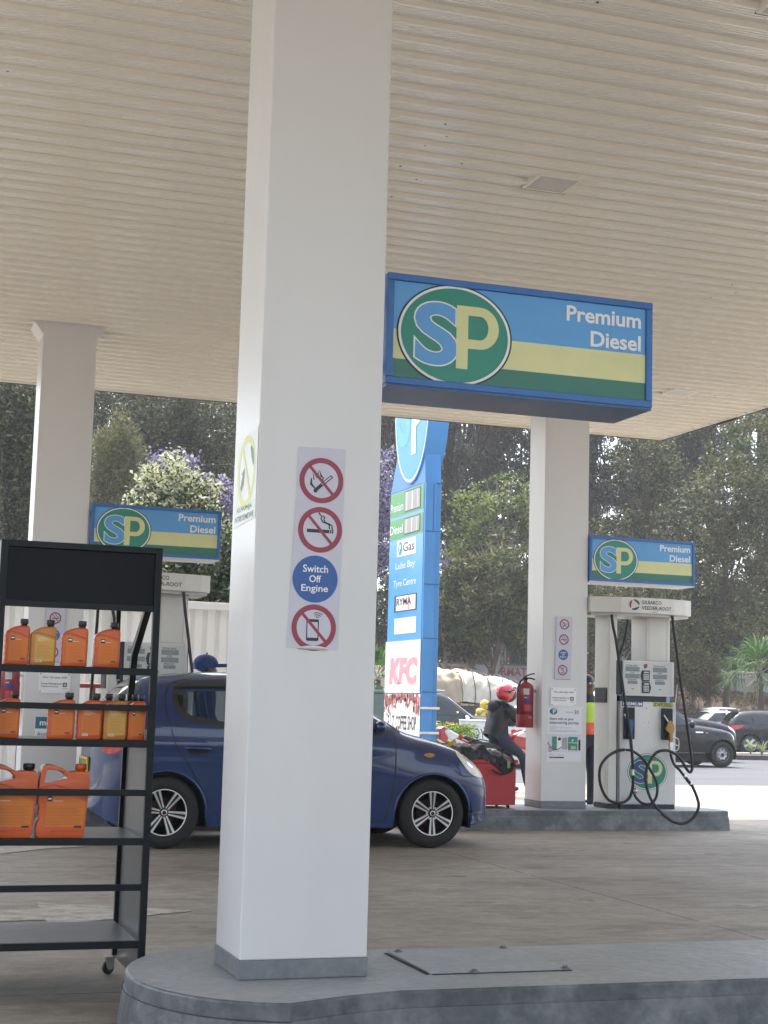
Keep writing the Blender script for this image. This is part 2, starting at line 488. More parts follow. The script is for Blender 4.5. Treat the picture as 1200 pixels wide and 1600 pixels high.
# ---------------------------------------------------------------- canopy
CZ = 4.856
CX0, CX1, CY0, CY1 = -3.5, 10.05, -1.0, 18.35
CEIL = dirtmat('ceiling_metal', (.81, .775, .705), (.765, .73, .66), rough=.19, scale=.5, lo=.3, hi=.8, stretch=(.15, 1.5, 1), bump=.30, bscale=1.3)
canopy = empty('station_canopy', 'wide white station canopy with ribbed metal strip ceiling', 'canopy', ((CX0+CX1)/2, (CY0+CY1)/2, 0))
b = MB(); pitch = .2087; prof = []
y = CY0+.04
while y < CY1-.05:
    p = y
    # a flat recessed half, then a dropped half with three fine grooves
    prof += [(p, .030), (p+.040, .010), (p+.084, .004), (p+.086, -.031), (p+.108, -.0295), (p+.111, -.019), (p+.118, -.018), (p+.121, -.0285), (p+.140, -.0265),
             (p+.143, -.016), (p+.150, -.015), (p+.153, -.0255), (p+.171, -.0235), (p+.174, -.013), (p+.181, -.012), (p+.184, -.0225), (p+.204, -.020)]
    y += pitch
V = []; F = []
segs = [CX0+.04, -3.0, 3.4, CX1-.03]
for k, (py, pz) in enumerate(prof):
    V += [(CX0+.04, py, CZ+pz), (CX1-.03, py, CZ+pz)]
for k in range(len(prof)-1): F.append((2*k, 2*k+2, 2*k+3, 2*k+1))
b.add(V, F, 0)
b.build('ceiling', CEIL, canopy)
# fascia and roof sheet
FAS = mat('fascia_cream', (.62, .60, .52), .45, var=.06)
FD = mat('fascia_dark_edge', (.03, .035, .035), .5, var=.1)
b = MB()
b.box(CX0, CX1, CY1-.04, CY1, CZ-.02, CZ+.9); b.box(CX0, CX1, CY0, CY0+.04, CZ-.02, CZ+.9)
b.box(CX0, CX0+.04, CY0+.04, CY1-.04, CZ-.02, CZ+.9); b.box(CX1-.04, CX1, CY0+.04, CY1-.04, CZ-.02, CZ+.9)
b.build('fascia', FAS, canopy)
b = MB()
b.box(CX0, CX1+.03, CY1+.0015, CY1+.03, CZ-.035, CZ+.02)
rr_ = random.Random(5); yy = CY0
while yy < CY1:
    y2 = yy+rr_.uniform(.35, .6); dz = rr_.uniform(-.018, .012)
    b.box(CX1+.0015, CX1+.03, yy, min(y2, CY1), CZ-.035+dz, CZ+.02); yy = y2+.004
b.build('edge_flashing', FD, canopy)
b = MB(); b.box(CX0+.05, CX1-.05, CY0+.05, CY1-.05, CZ+.35, CZ+.5)
b.build('roof', FAS, canopy)
# dark fixing screws along two joints
SCM = mat('rusty_screw', (.09, .05, .03), .6); scr = None; ns_ = 0
for k in range(30, 110):
    yy = CY0+.152+pitch*k
    if yy > CY1-.2: break
    for xx in (3.33, 6.9, .45, 9.2):
        if rr_.random() < .62 and ns_ < 98 and .05*yy < xx < .72*yy+.4:
            if scr is None:
                b = MB(); b.lathe([(0, -.004), (.007, -.003), (.008, .006)], 7); scr = b.build('screw', SCM, canopy, world=False); q_ = scr
            else: q_ = scr.copy(); C.objects.link(q_)
            q_.location = (xx+rr_.uniform(-.09, .09)+(.5*rr_.random() if rr_.random() < .35 else 0)-canopy.location.x, yy+rr_.uniform(-.01, .02)-canopy.location.y, CZ-.0285); ns_ += 1

LF = mat('light_frame', (.74, .72, .66), .45, var=.05)
LD = dirtmat('light_glass', (.52, .50, .45), (.60, .58, .53), rough=.25, scale=14, bump=.4, bscale=50)
def ceiling_light(x, y, label):
    t = empty('ceiling_light', label, 'ceiling light', (x, y, CZ-.03), 0, 'square lights in the canopy ceiling')
    b = MB()
    o, i_, z0, z1 = .155, .138, -.008, .05
    for (a, c, d, e) in ((-o, o, -o, -i_), (-o, o, i_, o), (-o, -i_, -i_, i_), (i_, o, -i_, i_)): b.box(a, c, d, e, z0, z1)
    b.build('frame', LF, t, world=False)
    b = MB(); b.box(-i_, i_, -i_, i_, -.006, .02); b.build('lens', LD, t, world=False)
    b = MB(); b.box(-o, o+.012, o+.001, o+.012, -.006, .05); b.build('shadow_strip', FD, t, world=False)  # dark strip that paints the shadow line along the fitting's far edge
    return t
ceiling_light(4.34, 9.51, 'square flush light in the ceiling above the big fuel sign')
ceiling_light(8.67, 15.43, 'small far square light in the ceiling near the right canopy corner')
ceiling_light(4.335, 6.52, 'square ceiling light cut off by the top right corner of the photo')

# ---------------------------------------------------------------- columns
ZI = .2
def column(x, y, w, d, label, bracket=True):
    t = empty('canopy_column', label, 'column', (x+w/2, y+d/2, ZI), 0, 'white square columns carrying the canopy')
    b = MB(); b.box(x, x+w, y, y+d, ZI+.072, CZ-.002)
    b.build('shaft', WHITE_PAINT, t, bevel=.006)
    b = MB(); b.box(x-.003, x+w+.003, y-.003, y+d+.003, ZI+.001, ZI+.072)
    b.build('plinth', PLINTH, t, bevel=.003)
    b = MB(); b.box(x+w*.62, x+w*.623, y-.0012, y+.001, ZI+.08, CZ-.02); 
    if bracket:
        for xx in (x-.09, x+w):
            b2 = MB(); p = [(xx, CZ-.02), (xx+.09, CZ-.02), ((xx+.09, CZ-.14) if xx < x else (xx, CZ-.14))]
            b2.prism(p, y+.01, y+d-.01); b2.build('bracket', WHITE_PAINT, t)
    return t
column(1.447, 5.886, .505, .406, 'big white square column in front with four round warning symbols', False)
column(1.544, 15.16, .52, .406, 'white square column at the left behind the black rack')
column(6.888, 15.16, .52, .406, 'white square column beside the right fuel pump with a fire extinguisher')

# ---------------------------------------------------------------- islands
def bulb(cx, cy, r, hw, x1, left=True, n=22):
    """outline of an island with a round swollen end"""
    s = -1 if left else 1
    a0 = math.acos(max(-1, min(1, hw/r))); pts = []
    for i in range(n+1):
        a = math.pi/2-a0*0 + (math.pi)*i/n
        pts.append((cx+s*(-math.cos(a)*r)*-1*(-1) if False else cx + s*abs(math.sin((a-math.pi/2)))*r, cy+math.sin(a)*r))
    return pts
# near island: swollen rounded left end, long kerb to the right
out = []
cx, cy, rx, ry = 1.62, 6.07, .56, .665
for i in range(25):
    a = R(100+160*i/24); out.append((cx+rx*math.cos(a), cy+ry*math.sin(a)))
out += [(1.75, 5.51), (1.98, 5.575), (14.0, 5.59), (14.0, 6.515), (2.1, 6.515), (1.8, 6.66)]
isl = empty('pump_island', 'grey painted concrete island with rounded end under the big column', 'island', (3, 6.05, 0))
def inset(pts, d):
    n = len(pts); c = pts if area(pts) > 0 else pts[::-1]; o = []
    for i in range(n):
        p, q, r_ = Vector(c[i-1]), Vector(c[i]), Vector(c[(i+1) % n])
        e1 = (q-p).normalized(); e2 = (r_-q).normalized(); nn = Vector((-(e1.y+e2.y), e1.x+e2.x))
        if nn.length < 1e-6: nn = Vector((-e1.y, e1.x))
        nn.normalize(); o.append((q.x+nn.x*d, q.y+nn.y*d))
    return o
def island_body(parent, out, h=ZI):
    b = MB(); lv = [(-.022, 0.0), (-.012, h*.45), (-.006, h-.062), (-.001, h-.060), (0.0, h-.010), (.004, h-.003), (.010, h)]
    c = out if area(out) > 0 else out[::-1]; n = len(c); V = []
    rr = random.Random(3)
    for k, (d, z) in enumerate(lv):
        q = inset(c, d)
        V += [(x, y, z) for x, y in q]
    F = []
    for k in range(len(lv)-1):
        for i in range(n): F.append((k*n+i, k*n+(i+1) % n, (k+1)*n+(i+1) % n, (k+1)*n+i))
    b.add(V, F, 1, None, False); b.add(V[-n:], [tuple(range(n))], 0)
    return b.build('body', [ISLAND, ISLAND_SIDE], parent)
island_body(isl, out)
b = MB()
c = inset(out if area(out) > 0 else out[::-1], -.0075); n = len(c)
for i in range(n):
    p, q = c[i], c[(i+1) % n]
    if (Vector(p)-Vector(q)).length > .2: 
        continue
    if True: b.tube([(p[0], p[1], ZI-.062), (q[0], q[1], ZI-.062)], .0022, 5)
x = 1.98; zz = ZI-.062
while x < 7:
    x2 = x+rr_.uniform(.1, .35); z2 = ZI-.062+rr_.uniform(-.004, .004)
    if True: b.tube([(x, 5.5835, zz), (x2, 5.5835, z2)], rr_.uniform(.0008, .0022), 5)
    x = x2; zz = z2
b.build('crack', mat('crack_dark', (.05, .055, .06), .9), isl)
# steel hatch with bolts in the island
b = MB(); b.zprism([(2.222, 6.387), (2.215, 5.90), (2.27, 5.885), (2.815, 5.888), (2.81, 6.45), (2.24, 6.46)], ZI-.01, ZI+.006)
h_ = b.build('hatch_cover', dirtmat('hatch_grey', (.29, .31, .32), (.36, .37, .375), .42, 5, bump=.1, fine=30), isl)
b = MB()
b.box(2.196, 2.214, 5.885, 6.40, ZI+.0005, ZI+.0025); b.box(2.22, 2.82, 5.872, 5.883, ZI+.0005, ZI+.0025)
b.build('hatch_gap', mat('gap_black', (.01, .01, .01), .8, var=0), isl)
for (x, y) in ((2.262, 6.40), (2.245, 5.875+.012), (2.755, 6.43), (2.80, 5.90), (2.40, 5.885)):
    if (x, y) == (2.245, 5.887): continue
    b = MB(); b.lathe([(0, ZI+.016), (.011, ZI+.016), (.012, ZI+.012), (.012, ZI+.008)], 6, 0, Matrix.Translation((x, y, 0)), sm=False)
    b.lathe([(0, ZI+.0085), (.02, ZI+.008), (.021, ZI+.004)], 14, 0, Matrix.Translation((x, y, 0)), sm=False)
    b.build('bolt', mat('old_bolt', (.16, .15, .14), .5, metal=.6, var=.3, scale=60), h_)

out2 = [(8.95, 14.872), (8.98, 14.95), (9.0, 15.1), (8.96, 15.3), (8.86, 15.5), (8.70, 15.66), (8.5, 15.76), (8.2, 15.80), (5.3, 15.80), (5.3, 14.86), (8.4, 14.86), (8.8, 14.862)]
isl2 = empty('pump_island', 'low grey island under the right fuel pump and column', 'island', (7.5, 15.3, 0))
island_body(isl2, out2)
out3 = [(3.6, 14.9), (3.62, 15.1), (3.55, 15.4), (3.3, 15.7), (3.0, 15.80), (-.4, 15.80), (-.4, 14.86), (3.4, 14.86)]
isl3 = empty('pump_island', 'grey island behind the blue hatchback under the left column', 'island', (1.6, 15.3, 0))
island_body(isl3, out3)

# ---------------------------------------------------------------- fuel signs
def sp_logo(b, cx, cy, rx, ry, w, M, mi, thin=.0009):
    """oval badge; mi = material numbers for black, white, green, blue, cream"""
    K, Wt, G, Bl, Cr = mi
    b.disc(cx, cy, rx*1.03, w, K, M, 64, ry/rx)
    b.disc(cx, cy, rx*1.0, w+thin, Wt, M, 64, ry/rx)
    b.disc(cx, cy, rx*.955, w+2*thin, G, M, 64, ry*.95/(rx*.955))
    b.text('S', cx-rx*.74, cy-ry*.66, cx+rx*.07, cy+ry*.66, w+3*thin, Wt, M, .045, 6)
    b.text('S', cx-rx*.712, cy-ry*.632, cx+rx*.042, cy+ry*.632, w+4*thin, Bl, M, .03, 6)
    # the P, drawn as stem and bowl
    sx0, sx1, y0, y1 = cx+rx*.02, cx+rx*.23, cy-ry*.66, cy+ry*.62
    b.sheet([(sx0, y0), (sx1, y0), (sx1, y1), (sx0, y1)], w+5*thin, Cr, M)
    n = 18; ro = (y1-y0)*.335; ri = ro-(sx1-sx0)*ry/rx*1.0*.9; yc = y1-ro; V = []; F = []
    xc = cx+rx*.44; k = rx/ry*1.0
    oo = [(sx1, y1)]+[(xc+math.sin(math.pi*i/n)*ro*.95, yc+math.cos(math.pi*i/n)*ro) for i in range(n+1)]+[(sx1, yc-ro)]
    ii = [(sx1, yc+ri)]+[(xc+math.sin(math.pi*i/n)*ri*.75, yc+math.cos(math.pi*i/n)*ri) for i in range(n+1)]+[(sx1, yc-ri)]
    for i in range(len(oo)): V += [(*oo[i], w+5*thin), (*ii[i], w+5*thin)]
    for i in range(len(oo)-1): F.append((2*i, 2*i+1, 2*i+3, 2*i+2))
    b.add(V, F, Cr, M)
SIGN_M = [BLUE_F, BLUE_L, CREAM, GREEN_D, BLACK_V, WHITE_V, GREEN_L]
def fuel_sign(x, y, label, dark_under):
    L, H, T, zt = 1.278, .487, .376, 3.096
    t = empty('fuel_sign', label, 'sign', (x+L/2, y+T/2, zt-H), 0, 'blue premium diesel signs on the columns')
    b = MB(); e = .031
    # hollow-edged case: frame strips proud of the face
    b.box(0, L, .012, T, 0, H, 0)
    for (a, c, d, f) in ((0, L, H-e, H), (0, L, 0, e), (0, e, e, H-e), (L-e, L, e, H-e)): b.box(a, c, 0, .0115, d, f, 0)
    b.V = [(v[0]+x, v[1]+y, v[2]+zt-H) for v in b.V]
    b.build('case', [BLUE_F], t, bevel=.003)
    b = MB(); b.box(x+.004, x+L-.004, y+.004, y+T-.004, zt-H-.012, zt-H-.0005)
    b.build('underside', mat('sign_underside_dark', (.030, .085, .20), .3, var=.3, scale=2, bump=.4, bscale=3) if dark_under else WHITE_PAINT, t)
    M = frame(x, y+.012, zt-H)
    b = MB(); w = .0015
    iu0, iu1, iv0, iv1 = e+.0012, L-e-.0012, e+.0012, H-e-.0012; hh = iv1-iv0
    b.sheet([(iu0, iv0), (iu1, iv0), (iu1, iv0+hh*.19), (iu0, iv0+hh*.19)], w, 3, M)
    b.sheet([(iu0, iv0+hh*.19), (iu1, iv0+hh*.19), (iu1, iv0+hh*.50), (iu0, iv0+hh*.50)], w, 2, M)
    b.sheet([(iu0, iv0+hh*.50), (iu1, iv0+hh*.50), (iu1, iv1), (iu0, iv1)], w, 1, M)
    b.build('face', SIGN_M, t)
    b = MB(); sp_logo(b, .316, H*.49, .262, H*.452, .0028, M, (4, 5, 6, 1, 2)); b.build('logo', SIGN_M, t)
    b = MB()
    b.text('Premium', .850, .362, 1.222, .434, .0028, 5, M, .023); b.text('Diesel', .970, .256, 1.222, .328, .0028, 5, M, .023)
    b.build('lettering', SIGN_M, t)
    b = MB(); b.box(x-.14, x, y+.12, y+.17, zt-.12, zt-.07); b.box(x-.14, x, y+.12, y+.17, zt-H+.07, zt-H+.12); b.build('bracket', STEEL, t)
    return t
fuel_sign(2.078, 6.228, 'largest blue premium diesel sign box on the near column', True)
fuel_sign(2.092, 15.13, 'blue premium diesel sign on the left column above the rack', False)
fuel_sign(7.412, 15.13, 'blue premium diesel sign above the right fuel pump', False)

# ---------------------------------------------------------------- warning stickers
def no_ring(b, cx, cy, r, M, w, red=0, wh=1):
    b.disc(cx, cy, r*.99, w, wh, M); b.ring(cx, cy, r*.77, r, w+.0003, red, M)
def slash(b, cx, cy, r, M, w, red=0):
    a = R(-48); c, s = math.cos(a), math.sin(a); L, h = r*.86, r*.065
    b.sheet([(cx+c*L-s*h, cy+s*L+c*h), (cx-c*L-s*h, cy-s*L+c*h), (cx-c*L+s*h, cy-s*L-c*h), (cx+c*L+s*h, cy+s*L-c*h)], w, red, M)
def ribbon(b, pts, h, M, w, m):
    P = [Vector(p) for p in pts]
    V = []; F = []
    for i, p in enumerate(P):
        t = (P[min(i+1, len(P)-1)]-P[max(i-1, 0)]).normalized(); nn = Vector((-t.y, t.x))
        hh = h[i] if isinstance(h, (list, tuple)) else h
        V += [(p.x+nn.x*hh, p.y+nn.y*hh, w), (p.x-nn.x*hh, p.y-nn.y*hh, w)]
    for i in range(len(P)-1): F.append((2*i, 2*i+1, 2*i+3, 2*i+2))
    b.add(V, F, m, M)
ST_M = [RED_V, PAPER, BLUE_V, BLACK_V, WHITE_V]
def sym_fire(cx, cy, r, M, w):
    b = MB(); no_ring(b, cx, cy, r, M, w)
    ribbon(b, [(cx-r*.24, cy-r*.42), (cx+r*.06, cy-r*.14), (cx+r*.48, cy+r*.22)], r*.075, M, w+.0005, 3)
    ribbon(b, [(cx+r*.02, cy-r*.17), (cx+r*.44, cy+r*.19)], r*.035, M, w+.0007, 1)
    b.disc(cx-r*.26, cy-r*.46, r*.09, w+.0007, 3, M, 12)
    for pts, h in (([(-.25, -.40), (-.46, -.18), (-.46, .08), (-.34, .02), (-.40, .28), (-.22, .12), (-.10, .46), (-.02, .2), (.08, .12), (.05, -.02)], [.02, .055, .03, .03, .015, .04, .01, .04, .03, .012]),):
        ribbon(b, [(cx+r*a, cy+r*c) for a, c in pts], [r*x for x in h], M, w+.0006, 3)
    slash(b, cx, cy, r, M, w+.001); return b
def sym_smoke(cx, cy, r, M, w):
    b = MB(); no_ring(b, cx, cy, r, M, w)
    b.sheet([(cx-r*.60, cy-r*.13), (cx+r*.42, cy-r*.13), (cx+r*.42, cy+.02*r), (cx-r*.60, cy+.02*r)], w+.0005, 3, M)
    for x0 in (.45, .54): b.sheet([(cx+r*x0, cy-r*.13), (cx+r*(x0+.06), cy-r*.13), (cx+r*(x0+.06), cy+.02*r), (cx+r*x0, cy+.02*r)], w+.0005, 3, M)
    for dx in (0, .13):
        ribbon(b, [(cx+r*(a+dx), cy+r*(c-dx*.3)) for a, c in ((.42, .06), (.40, .24), (.28, .32), (.12, .34), (.02, .48), (.06, .60), (-.02, .66), (-.08, .76))][: 8 if dx == 0 else 7], r*.03, M, w+.0005, 3)
    slash(b, cx, cy, r, M, w+.001); return b
def sym_phone(cx, cy, r, M, w):
    b = MB(); no_ring(b, cx, cy, r, M, w)
    b.sheet(rrect(cx-r*.34, cx+r*.22, cy-r*.58, cy+r*.36, r*.07), w+.0005, 3, M)
    b.sheet([(cx-r*.29, cy-r*.44), (cx+r*.17, cy-r*.44), (cx+r*.17, cy+r*.24), (cx-r*.29, cy+r*.24)], w+.0007, 1, M)
    for k in (.12, .22, .32):
        ribbon(b, [(cx+r*(.12+k*math.cos(a)), cy+r*(.36+k*.9*math.sin(a))) for a in (R(40), R(62), R(90), R(118))], r*.018, M, w+.0005, 3)
    slash(b, cx, cy, r, M, w+.001); return b
def sym_engine(cx, cy, r, M, w):
    b = MB(); b.disc(cx, cy, r, w, 2, M, 56)
    b.text('Switch', cx-r*.55, cy+r*.28, cx+r*.56, cy+r*.60, w+.0005, 4, M, .012)
    b.text('Off', cx-r*.26, cy-r*.14, cx+r*.26, cy+r*.16, w+.0005, 4, M, .012)
    b.text('Engine', cx-r*.60, cy-r*.62, cx+r*.58, cy-r*.24, w+.0005, 4, M, .012)
    return b
# on the near column
Mn = frame(1.447, 5.8855, 0)
t = empty('warning_strip', 'tall paper strip of four round warning symbols pasted on the near column', 'sticker', (1.70, 5.885, 1.45))
b = MB(); w = .001
seams = [(0.161, .357, 2.244, 2.249), (.158, .355, 2.032, 2.026), (.146, .349, 1.632, 1.63), (.139, .350, 1.454, 1.450)]
for k in range(3):
    a, c = seams[k], seams[k+1]; lift = w+.0006*(k % 2)
    b.sheet([(c[0], c[2]-.002), (c[1], c[3]-.002), (a[1], a[3]), (a[0], a[2])], lift, 1, Mn)
b.build('paper', ST_M, t)
sym_fire(.260, 2.115, .0905, Mn, .0022).build('no_flames_symbol', ST_M, t)
sym_smoke(.261, 1.919, .0905, Mn, .0022).build('no_smoking_symbol', ST_M, t)
sym_engine(.247, 1.724, .0925, Mn, .0022).build('switch_off_engine_symbol', ST_M, t)
sym_phone(.248, 1.534, .0905, Mn, .0022).build('no_phone_symbol', ST_M, t)
b = MB(); V = []; F = []
for i in range(13):
    u = .185+.12*i/12; d = .006*math.sin(math.pi*i/12)
    V += [(u, 1.452, .0024), (u, 1.449-d*.3, .004+d), (u, 1.456+d*1.2, .006+d)]
for i in range(12): F += [(3*i, 3*i+3, 3*i+4, 3*i+1), (3*i+1, 3*i+4, 3*i+5, 3*i+2)]
b.add(V, F, 4, Mn, True); b.build('curled_edge', ST_M, t)
# yellow faded notice on the left face of the near column (u measured toward -Y of the face)
Ml = frame(1.4465, 5.886+.406, 0, '-X')   # u runs from far edge to near edge
YEL = mat('faded_yellow', (.60, .60, .16), .4, var=.08)
YM = [mat('faded_notice', (.66, .70, .64), .4, var=.04), YEL, BLACK_V, mat('faded_ink', (.20, .24, .24), .5)]
t = empty('faded_notice', 'faded white notice with yellow ring on the left face of the near column', 'sticker', (1.446, 6.07, 1.95))
b = MB(); b.sheet([(.04, 1.942), (.40, 1.955), (.402, 2.318), (.03, 2.30)], .001, 0, Ml)
b.build('paper', YM, t)
b = MB(); b.ring(.225, 2.155, .118, .148, .0015, 1, Ml)
a = R(-55); c_, s_ = math.cos(a), math.sin(a)
b.sheet([(.225+c_*.13-s_*.012, 2.155+s_*.13+c_*.012), (.225-c_*.13-s_*.012, 2.155-s_*.13+c_*.012), (.225-c_*.13+s_*.012, 2.155-s_*.13-c_*.012), (.225+c_*.13+s_*.012, 2.155+s_*.13-c_*.012)], .002, 1, Ml)
ribbon(b, [(.14, 2.09), (.17, 2.12), (.19, 2.17), (.15, 2.15)], [.012, .02, .012, .004], Ml, .0018, 3)
ribbon(b, [(.29, 2.25), (.32, 2.22), (.345, 2.17)], [.006, .022, .008], Ml, .0018, 3)
b.build('yellow_symbol', YM, t)
b = MB(); b.text('KUVUNJA', .09, 1.995, .34, 2.018, .0015, 3, Ml, .02); b.text('NTIBYEMEWE', .06, 1.962, .37, 1.985, .0015, 3, Ml, .02)
b.box(.08, .36, 2.023, 2.025, .0012, .0016, 1, Ml); b.build('writing', YM, t)

# framed strips and notices on the two far columns
def metal_strip(x, y, z0, label):
    M = frame(x, y, z0)
    t = empty('warning_strip', label, 'sign', (x+.09, y, z0), 0, 'narrow metal warning strips on the far columns')
    b = MB(); b.sheet([(0, 0), (.183, .004), (.196, .655), (.013, .655)], .016, 1, M); b.build('plate', ST_M, t)
    b = MB(); b.add([(0, 0, .0155), (.183, .004, .0155), (.196, .655, .0155), (.013, .655, .0155), (-.006, -.006, .001), (.186, -.003, .001), (.198, .66, .001), (.006, .66, .001)],
          [(0, 4, 5, 1), (1, 5, 6, 2), (2, 6, 7, 3), (3, 7, 4, 0)], 0, M)
    b.build('casing', STEEL, t)
    for k, (fn, nm) in enumerate(((sym_phone, 'no_phone_symbol'), (sym_engine, 'switch_off_engine_symbol'), (sym_smoke, 'no_smoking_symbol'), (sym_fire, 'no_flames_symbol'))):
        fn(.088+.008*k*.6, .095+.162*k, .056, M, .0165).build(nm, ST_M, t)
metal_strip(7.028, 15.16, 1.548, 'narrow metal strip of four warning symbols on the column by the right pump')
metal_strip(1.70, 15.16, 1.548, 'narrow metal strip of warning symbols on the left column seen through the rack')
def pay_notice(x, y, z0, label):
    M = frame(x, y, z0)
    t = empty('payment_notice', label, 'notice', (x+.15, y, z0), 0, 'small payment notices on the far columns')
    b = MB(); b.rbox(0, .295, -.012, -.0005, 0, .195, .004, 0, Matrix.Translation((x, y, z0))); b.build('plate', [WHITE_V], t)
    b = MB()
    b.text('You can pay with', .03, .135, .265, .162, .0128, 3, M, .008)
    b.text('Societe Petroliere Ltd', .02, .082, .215, .098, .0128, 3, M, .02); b.text('*182*8*1*333333#', .02, .055, .18, .069, .0128, 3, M, .015)
    b.sheet(rrect(.225, .265, .062, .102, .006), .0128, 3, M); b.ring(.245, .082, .006, .012, .0132, 4, M, 16); b.text('MoMo', .226, .042, .268, .052, .0128, 3, M)
    for u, v in ((.015, .015), (.28, .015), (.015, .18), (.28, .18)): b.disc(u, v, .006, .013, 3, M, 10)
    b.build('writing', ST_M, t)
pay_notice(6.985, 15.16, 1.262, 'small white You can pay with notice above the poster on the right column')
pay_notice(1.675, 15.16, 1.255, 'small white You can pay with notice on the left column seen through the rack')
# poster
M = frame(6.95, 15.16, .685)
PG = mat('poster_green', (.03, .25, .18), .4); PGr = mat('poster_grey', (.36, .34, .40), .4, var=.3, scale=30); PL = mat('poster_lilac', (.62, .60, .68), .4, var=.1, scale=20)
PM = [mat('poster_paper', (.72, .72, .76), .35, var=.02), BLACK_V, PG, PGr, PL, CREAM, RED_V, BLUE_V, WHITE_V]
t = empty('poster', 'white poster about an empowering journey with green pump picture on the right column', 'poster', (7.15, 15.16, .685))
b = MB(); b.sheet([(0, 0), (.40, .004), (.408, .575), (.008, .575)], .002, 0, M); b.build('paper', PM, t)
b = MB(); b.disc(.075, .522, .044, .003, 2, M, 32, .78); b.disc(.055, .522, .028, .0034, 7, M, 24, .9); b.text('P', .065, .498, .098, .546, .0038, 5, M, .03); b.text('30', .315, .50, .365, .54, .003, 1, M); 
b.box(.21, .305, .517, .521, .003, .0034, 1, M); b.build('logo', PM, t)
b = MB(); b.text('Share with us your', .03, .425, .31, .46, .003, 1, M, .012); b.text('empowering journey', .03, .383, .37, .42, .003, 1, M, .012)
for k, (a, c) in enumerate(((.03, .12), (.03, .29), (.03, .11), (.03, .34), (.03, .37))): b.box(a, c, .365-.013*k, .3668-.013*k, .003, .0033, 1, M)
b.text('Follow us', .03, .066, .10, .074, .003, 1, M); b.text('0788 300 000', .12, .066, .20, .074, .003, 1, M); b.box(.03, .11, .036, .05, .003, .0034, 6, M); b.box(.11, .20, .036, .05, .003, .0034, 1, M)
b.build('writing', PM, t)
b = MB(); b.sheet([(.01, .10), (.39, .10), (.395, .285), (.012, .285)], .003, 4, M)
for (a, c, d, e, m) in ((.06, .115, .115, .26, 2), (.245, .355, .12, .26, 2), (.365, .39, .12, .23, 1), (.02, .06, .10, .16, 3), (.175, .235, .13, .25, 3), (.12, .135, .12, .26, 8), (.24, .25, .11, .27, 8)): b.box(a, c, d, e, .0034, .0038, m, M)
b.text('P', .29, .205, .31, .235, .0042, 8, M, .02); b.text('30', .275, .13, .335, .165, .0042, 5, M, .02)
b.box(.25, .36, .195, .20, .004, .0043, 8, M)
b.lathe([(0, .004), (.018, .004)], 16, 1, M @ Matrix.Translation((.145, .235, 0))); b.sheet([(.125, .13), (.17, .13), (.165, .22), (.13, .22)], .0041, 8, M)
ribbon(b, [(.01, .2), (.05, .14), (.12, .125), (.17, .15)], .005, M, .0042, 6)
b.build('picture', PM, t)
# blue notice on left column
M = frame(1.665, 15.16, .80)
t = empty('blue_notice', 'blue and white notice low on the left column seen through the rack', 'notice', (1.8, 15.16, .8))
b = MB(); b.sheet([(0, 0), (.3, 0), (.3, .23), (0, .23)], .002, 0, M); b.sheet([(.0, .12), (.3, .12), (.3, .23), (0, .23)], .0025, 1, M); b.build('plate', [WHITE_V, mat('notice_blue', (.03, .16, .26), .4)], t)
b = MB(); b.text('mobile', .04, .15, .26, .205, .003, 0, M, .03); b.build('writing', [WHITE_V, BLUE_V], t); b = MB(); b.text('Avoid', .02, .05, .13, .09, .003, 1, M, .01); b.build('writing', [WHITE_V, BLUE_V], t)

# ================================================================== OIL RACK
def prism_holes(b, outer, holes, y0, y1, m=0, M=None):
    loops = [outer]+holes
    pts = [p for l in loops for p in l]
    tris = geometry.tessellate_polygon([[Vector((p[0], p[1], 0)) for p in l] for l in loops])
    n = len(pts); V = [(x, y0, z) for x, z in pts]+[(x, y1, z) for x, z in pts]; F = []
    for t in tris:
        a = area([pts[i] for i in t])
        t = t if a > 0 else t[::-1]
        F.append(tuple(t)); F.append(tuple(i+n for i in t[::-1]))
    o = 0
    for k, l in enumerate(loops):
        q = len(l); s = 1 if (area(l) > 0) == (k == 0) else -1
        for i in range(q):
            j = (i+1) % q
            F.append((o+i, o+i+n, o+j+n, o+j) if s > 0 else (o+j, o+j+n, o+i+n, o+i))
        o += q
    return b.add(V, F, m, M)
RX0, RX1, RYF = .553, 1.233, 6.66
PANELG = dirtmat('rack_side_grey', (.075, .08, .085), (.10, .105, .11), .35, 4, bump=.03)
SHELFG = dirtmat('rack_shelf_grey', (.16, .17, .17), (.21, .215, .21), .38, 4, stretch=(1, 4, 1), bump=.03)
rack = empty('oil_display_rack', 'black steel display rack on castors with oil bottles at the left edge', 'rack', (.9, 7.0, 0))
b = MB()
b.box(RX1-.03, RX1, RYF, RYF+.03, .08, 1.885); b.build('post', DARKMETAL, rack, bevel=.002)
b = MB(); b.box(RX0, RX0+.03, RYF, RYF+.03, .08, 1.885); b.build('post', DARKMETAL, rack, bevel=.002)
def backbar(x):
    b = MB(); pts = [(7.34, .075), (7.335, .57), (7.31, 1.02), (7.19, 1.46), (6.87, 1.65), (6.70, 1.66)]
    pr = [(p[0], p[1]) for p in pts]; off = [(p[0]-.028 if i < 4 else p[0], p[1]-(.0 if i < 3 else .03)) for i, p in enumerate(pts)]
    poly = pr+off[::-1]
    V = [(x, y, z) for y, z in poly]+[(x+.028, y, z) for y, z in poly]; n = len(poly)
    tr = geometry.tessellate_polygon([[Vector((y, z, 0)) for y, z in poly]])
    F = [tuple(t) for t in tr]+[tuple(i+n for i in t[::-1]) for t in tr]+[(i, (i+1) % n, (i+1) % n+n, i+n) for i in range(n)]
    b.add(V, F); bm_fix(b.build('back_frame', DARKMETAL, rack))
def bm_fix(o):
    bm = bmesh.new(); bm.from_mesh(o.data); bmesh.ops.recalc_face_normals(bm, faces=bm.faces); bm.to_mesh(o.data); bm.free(); return o
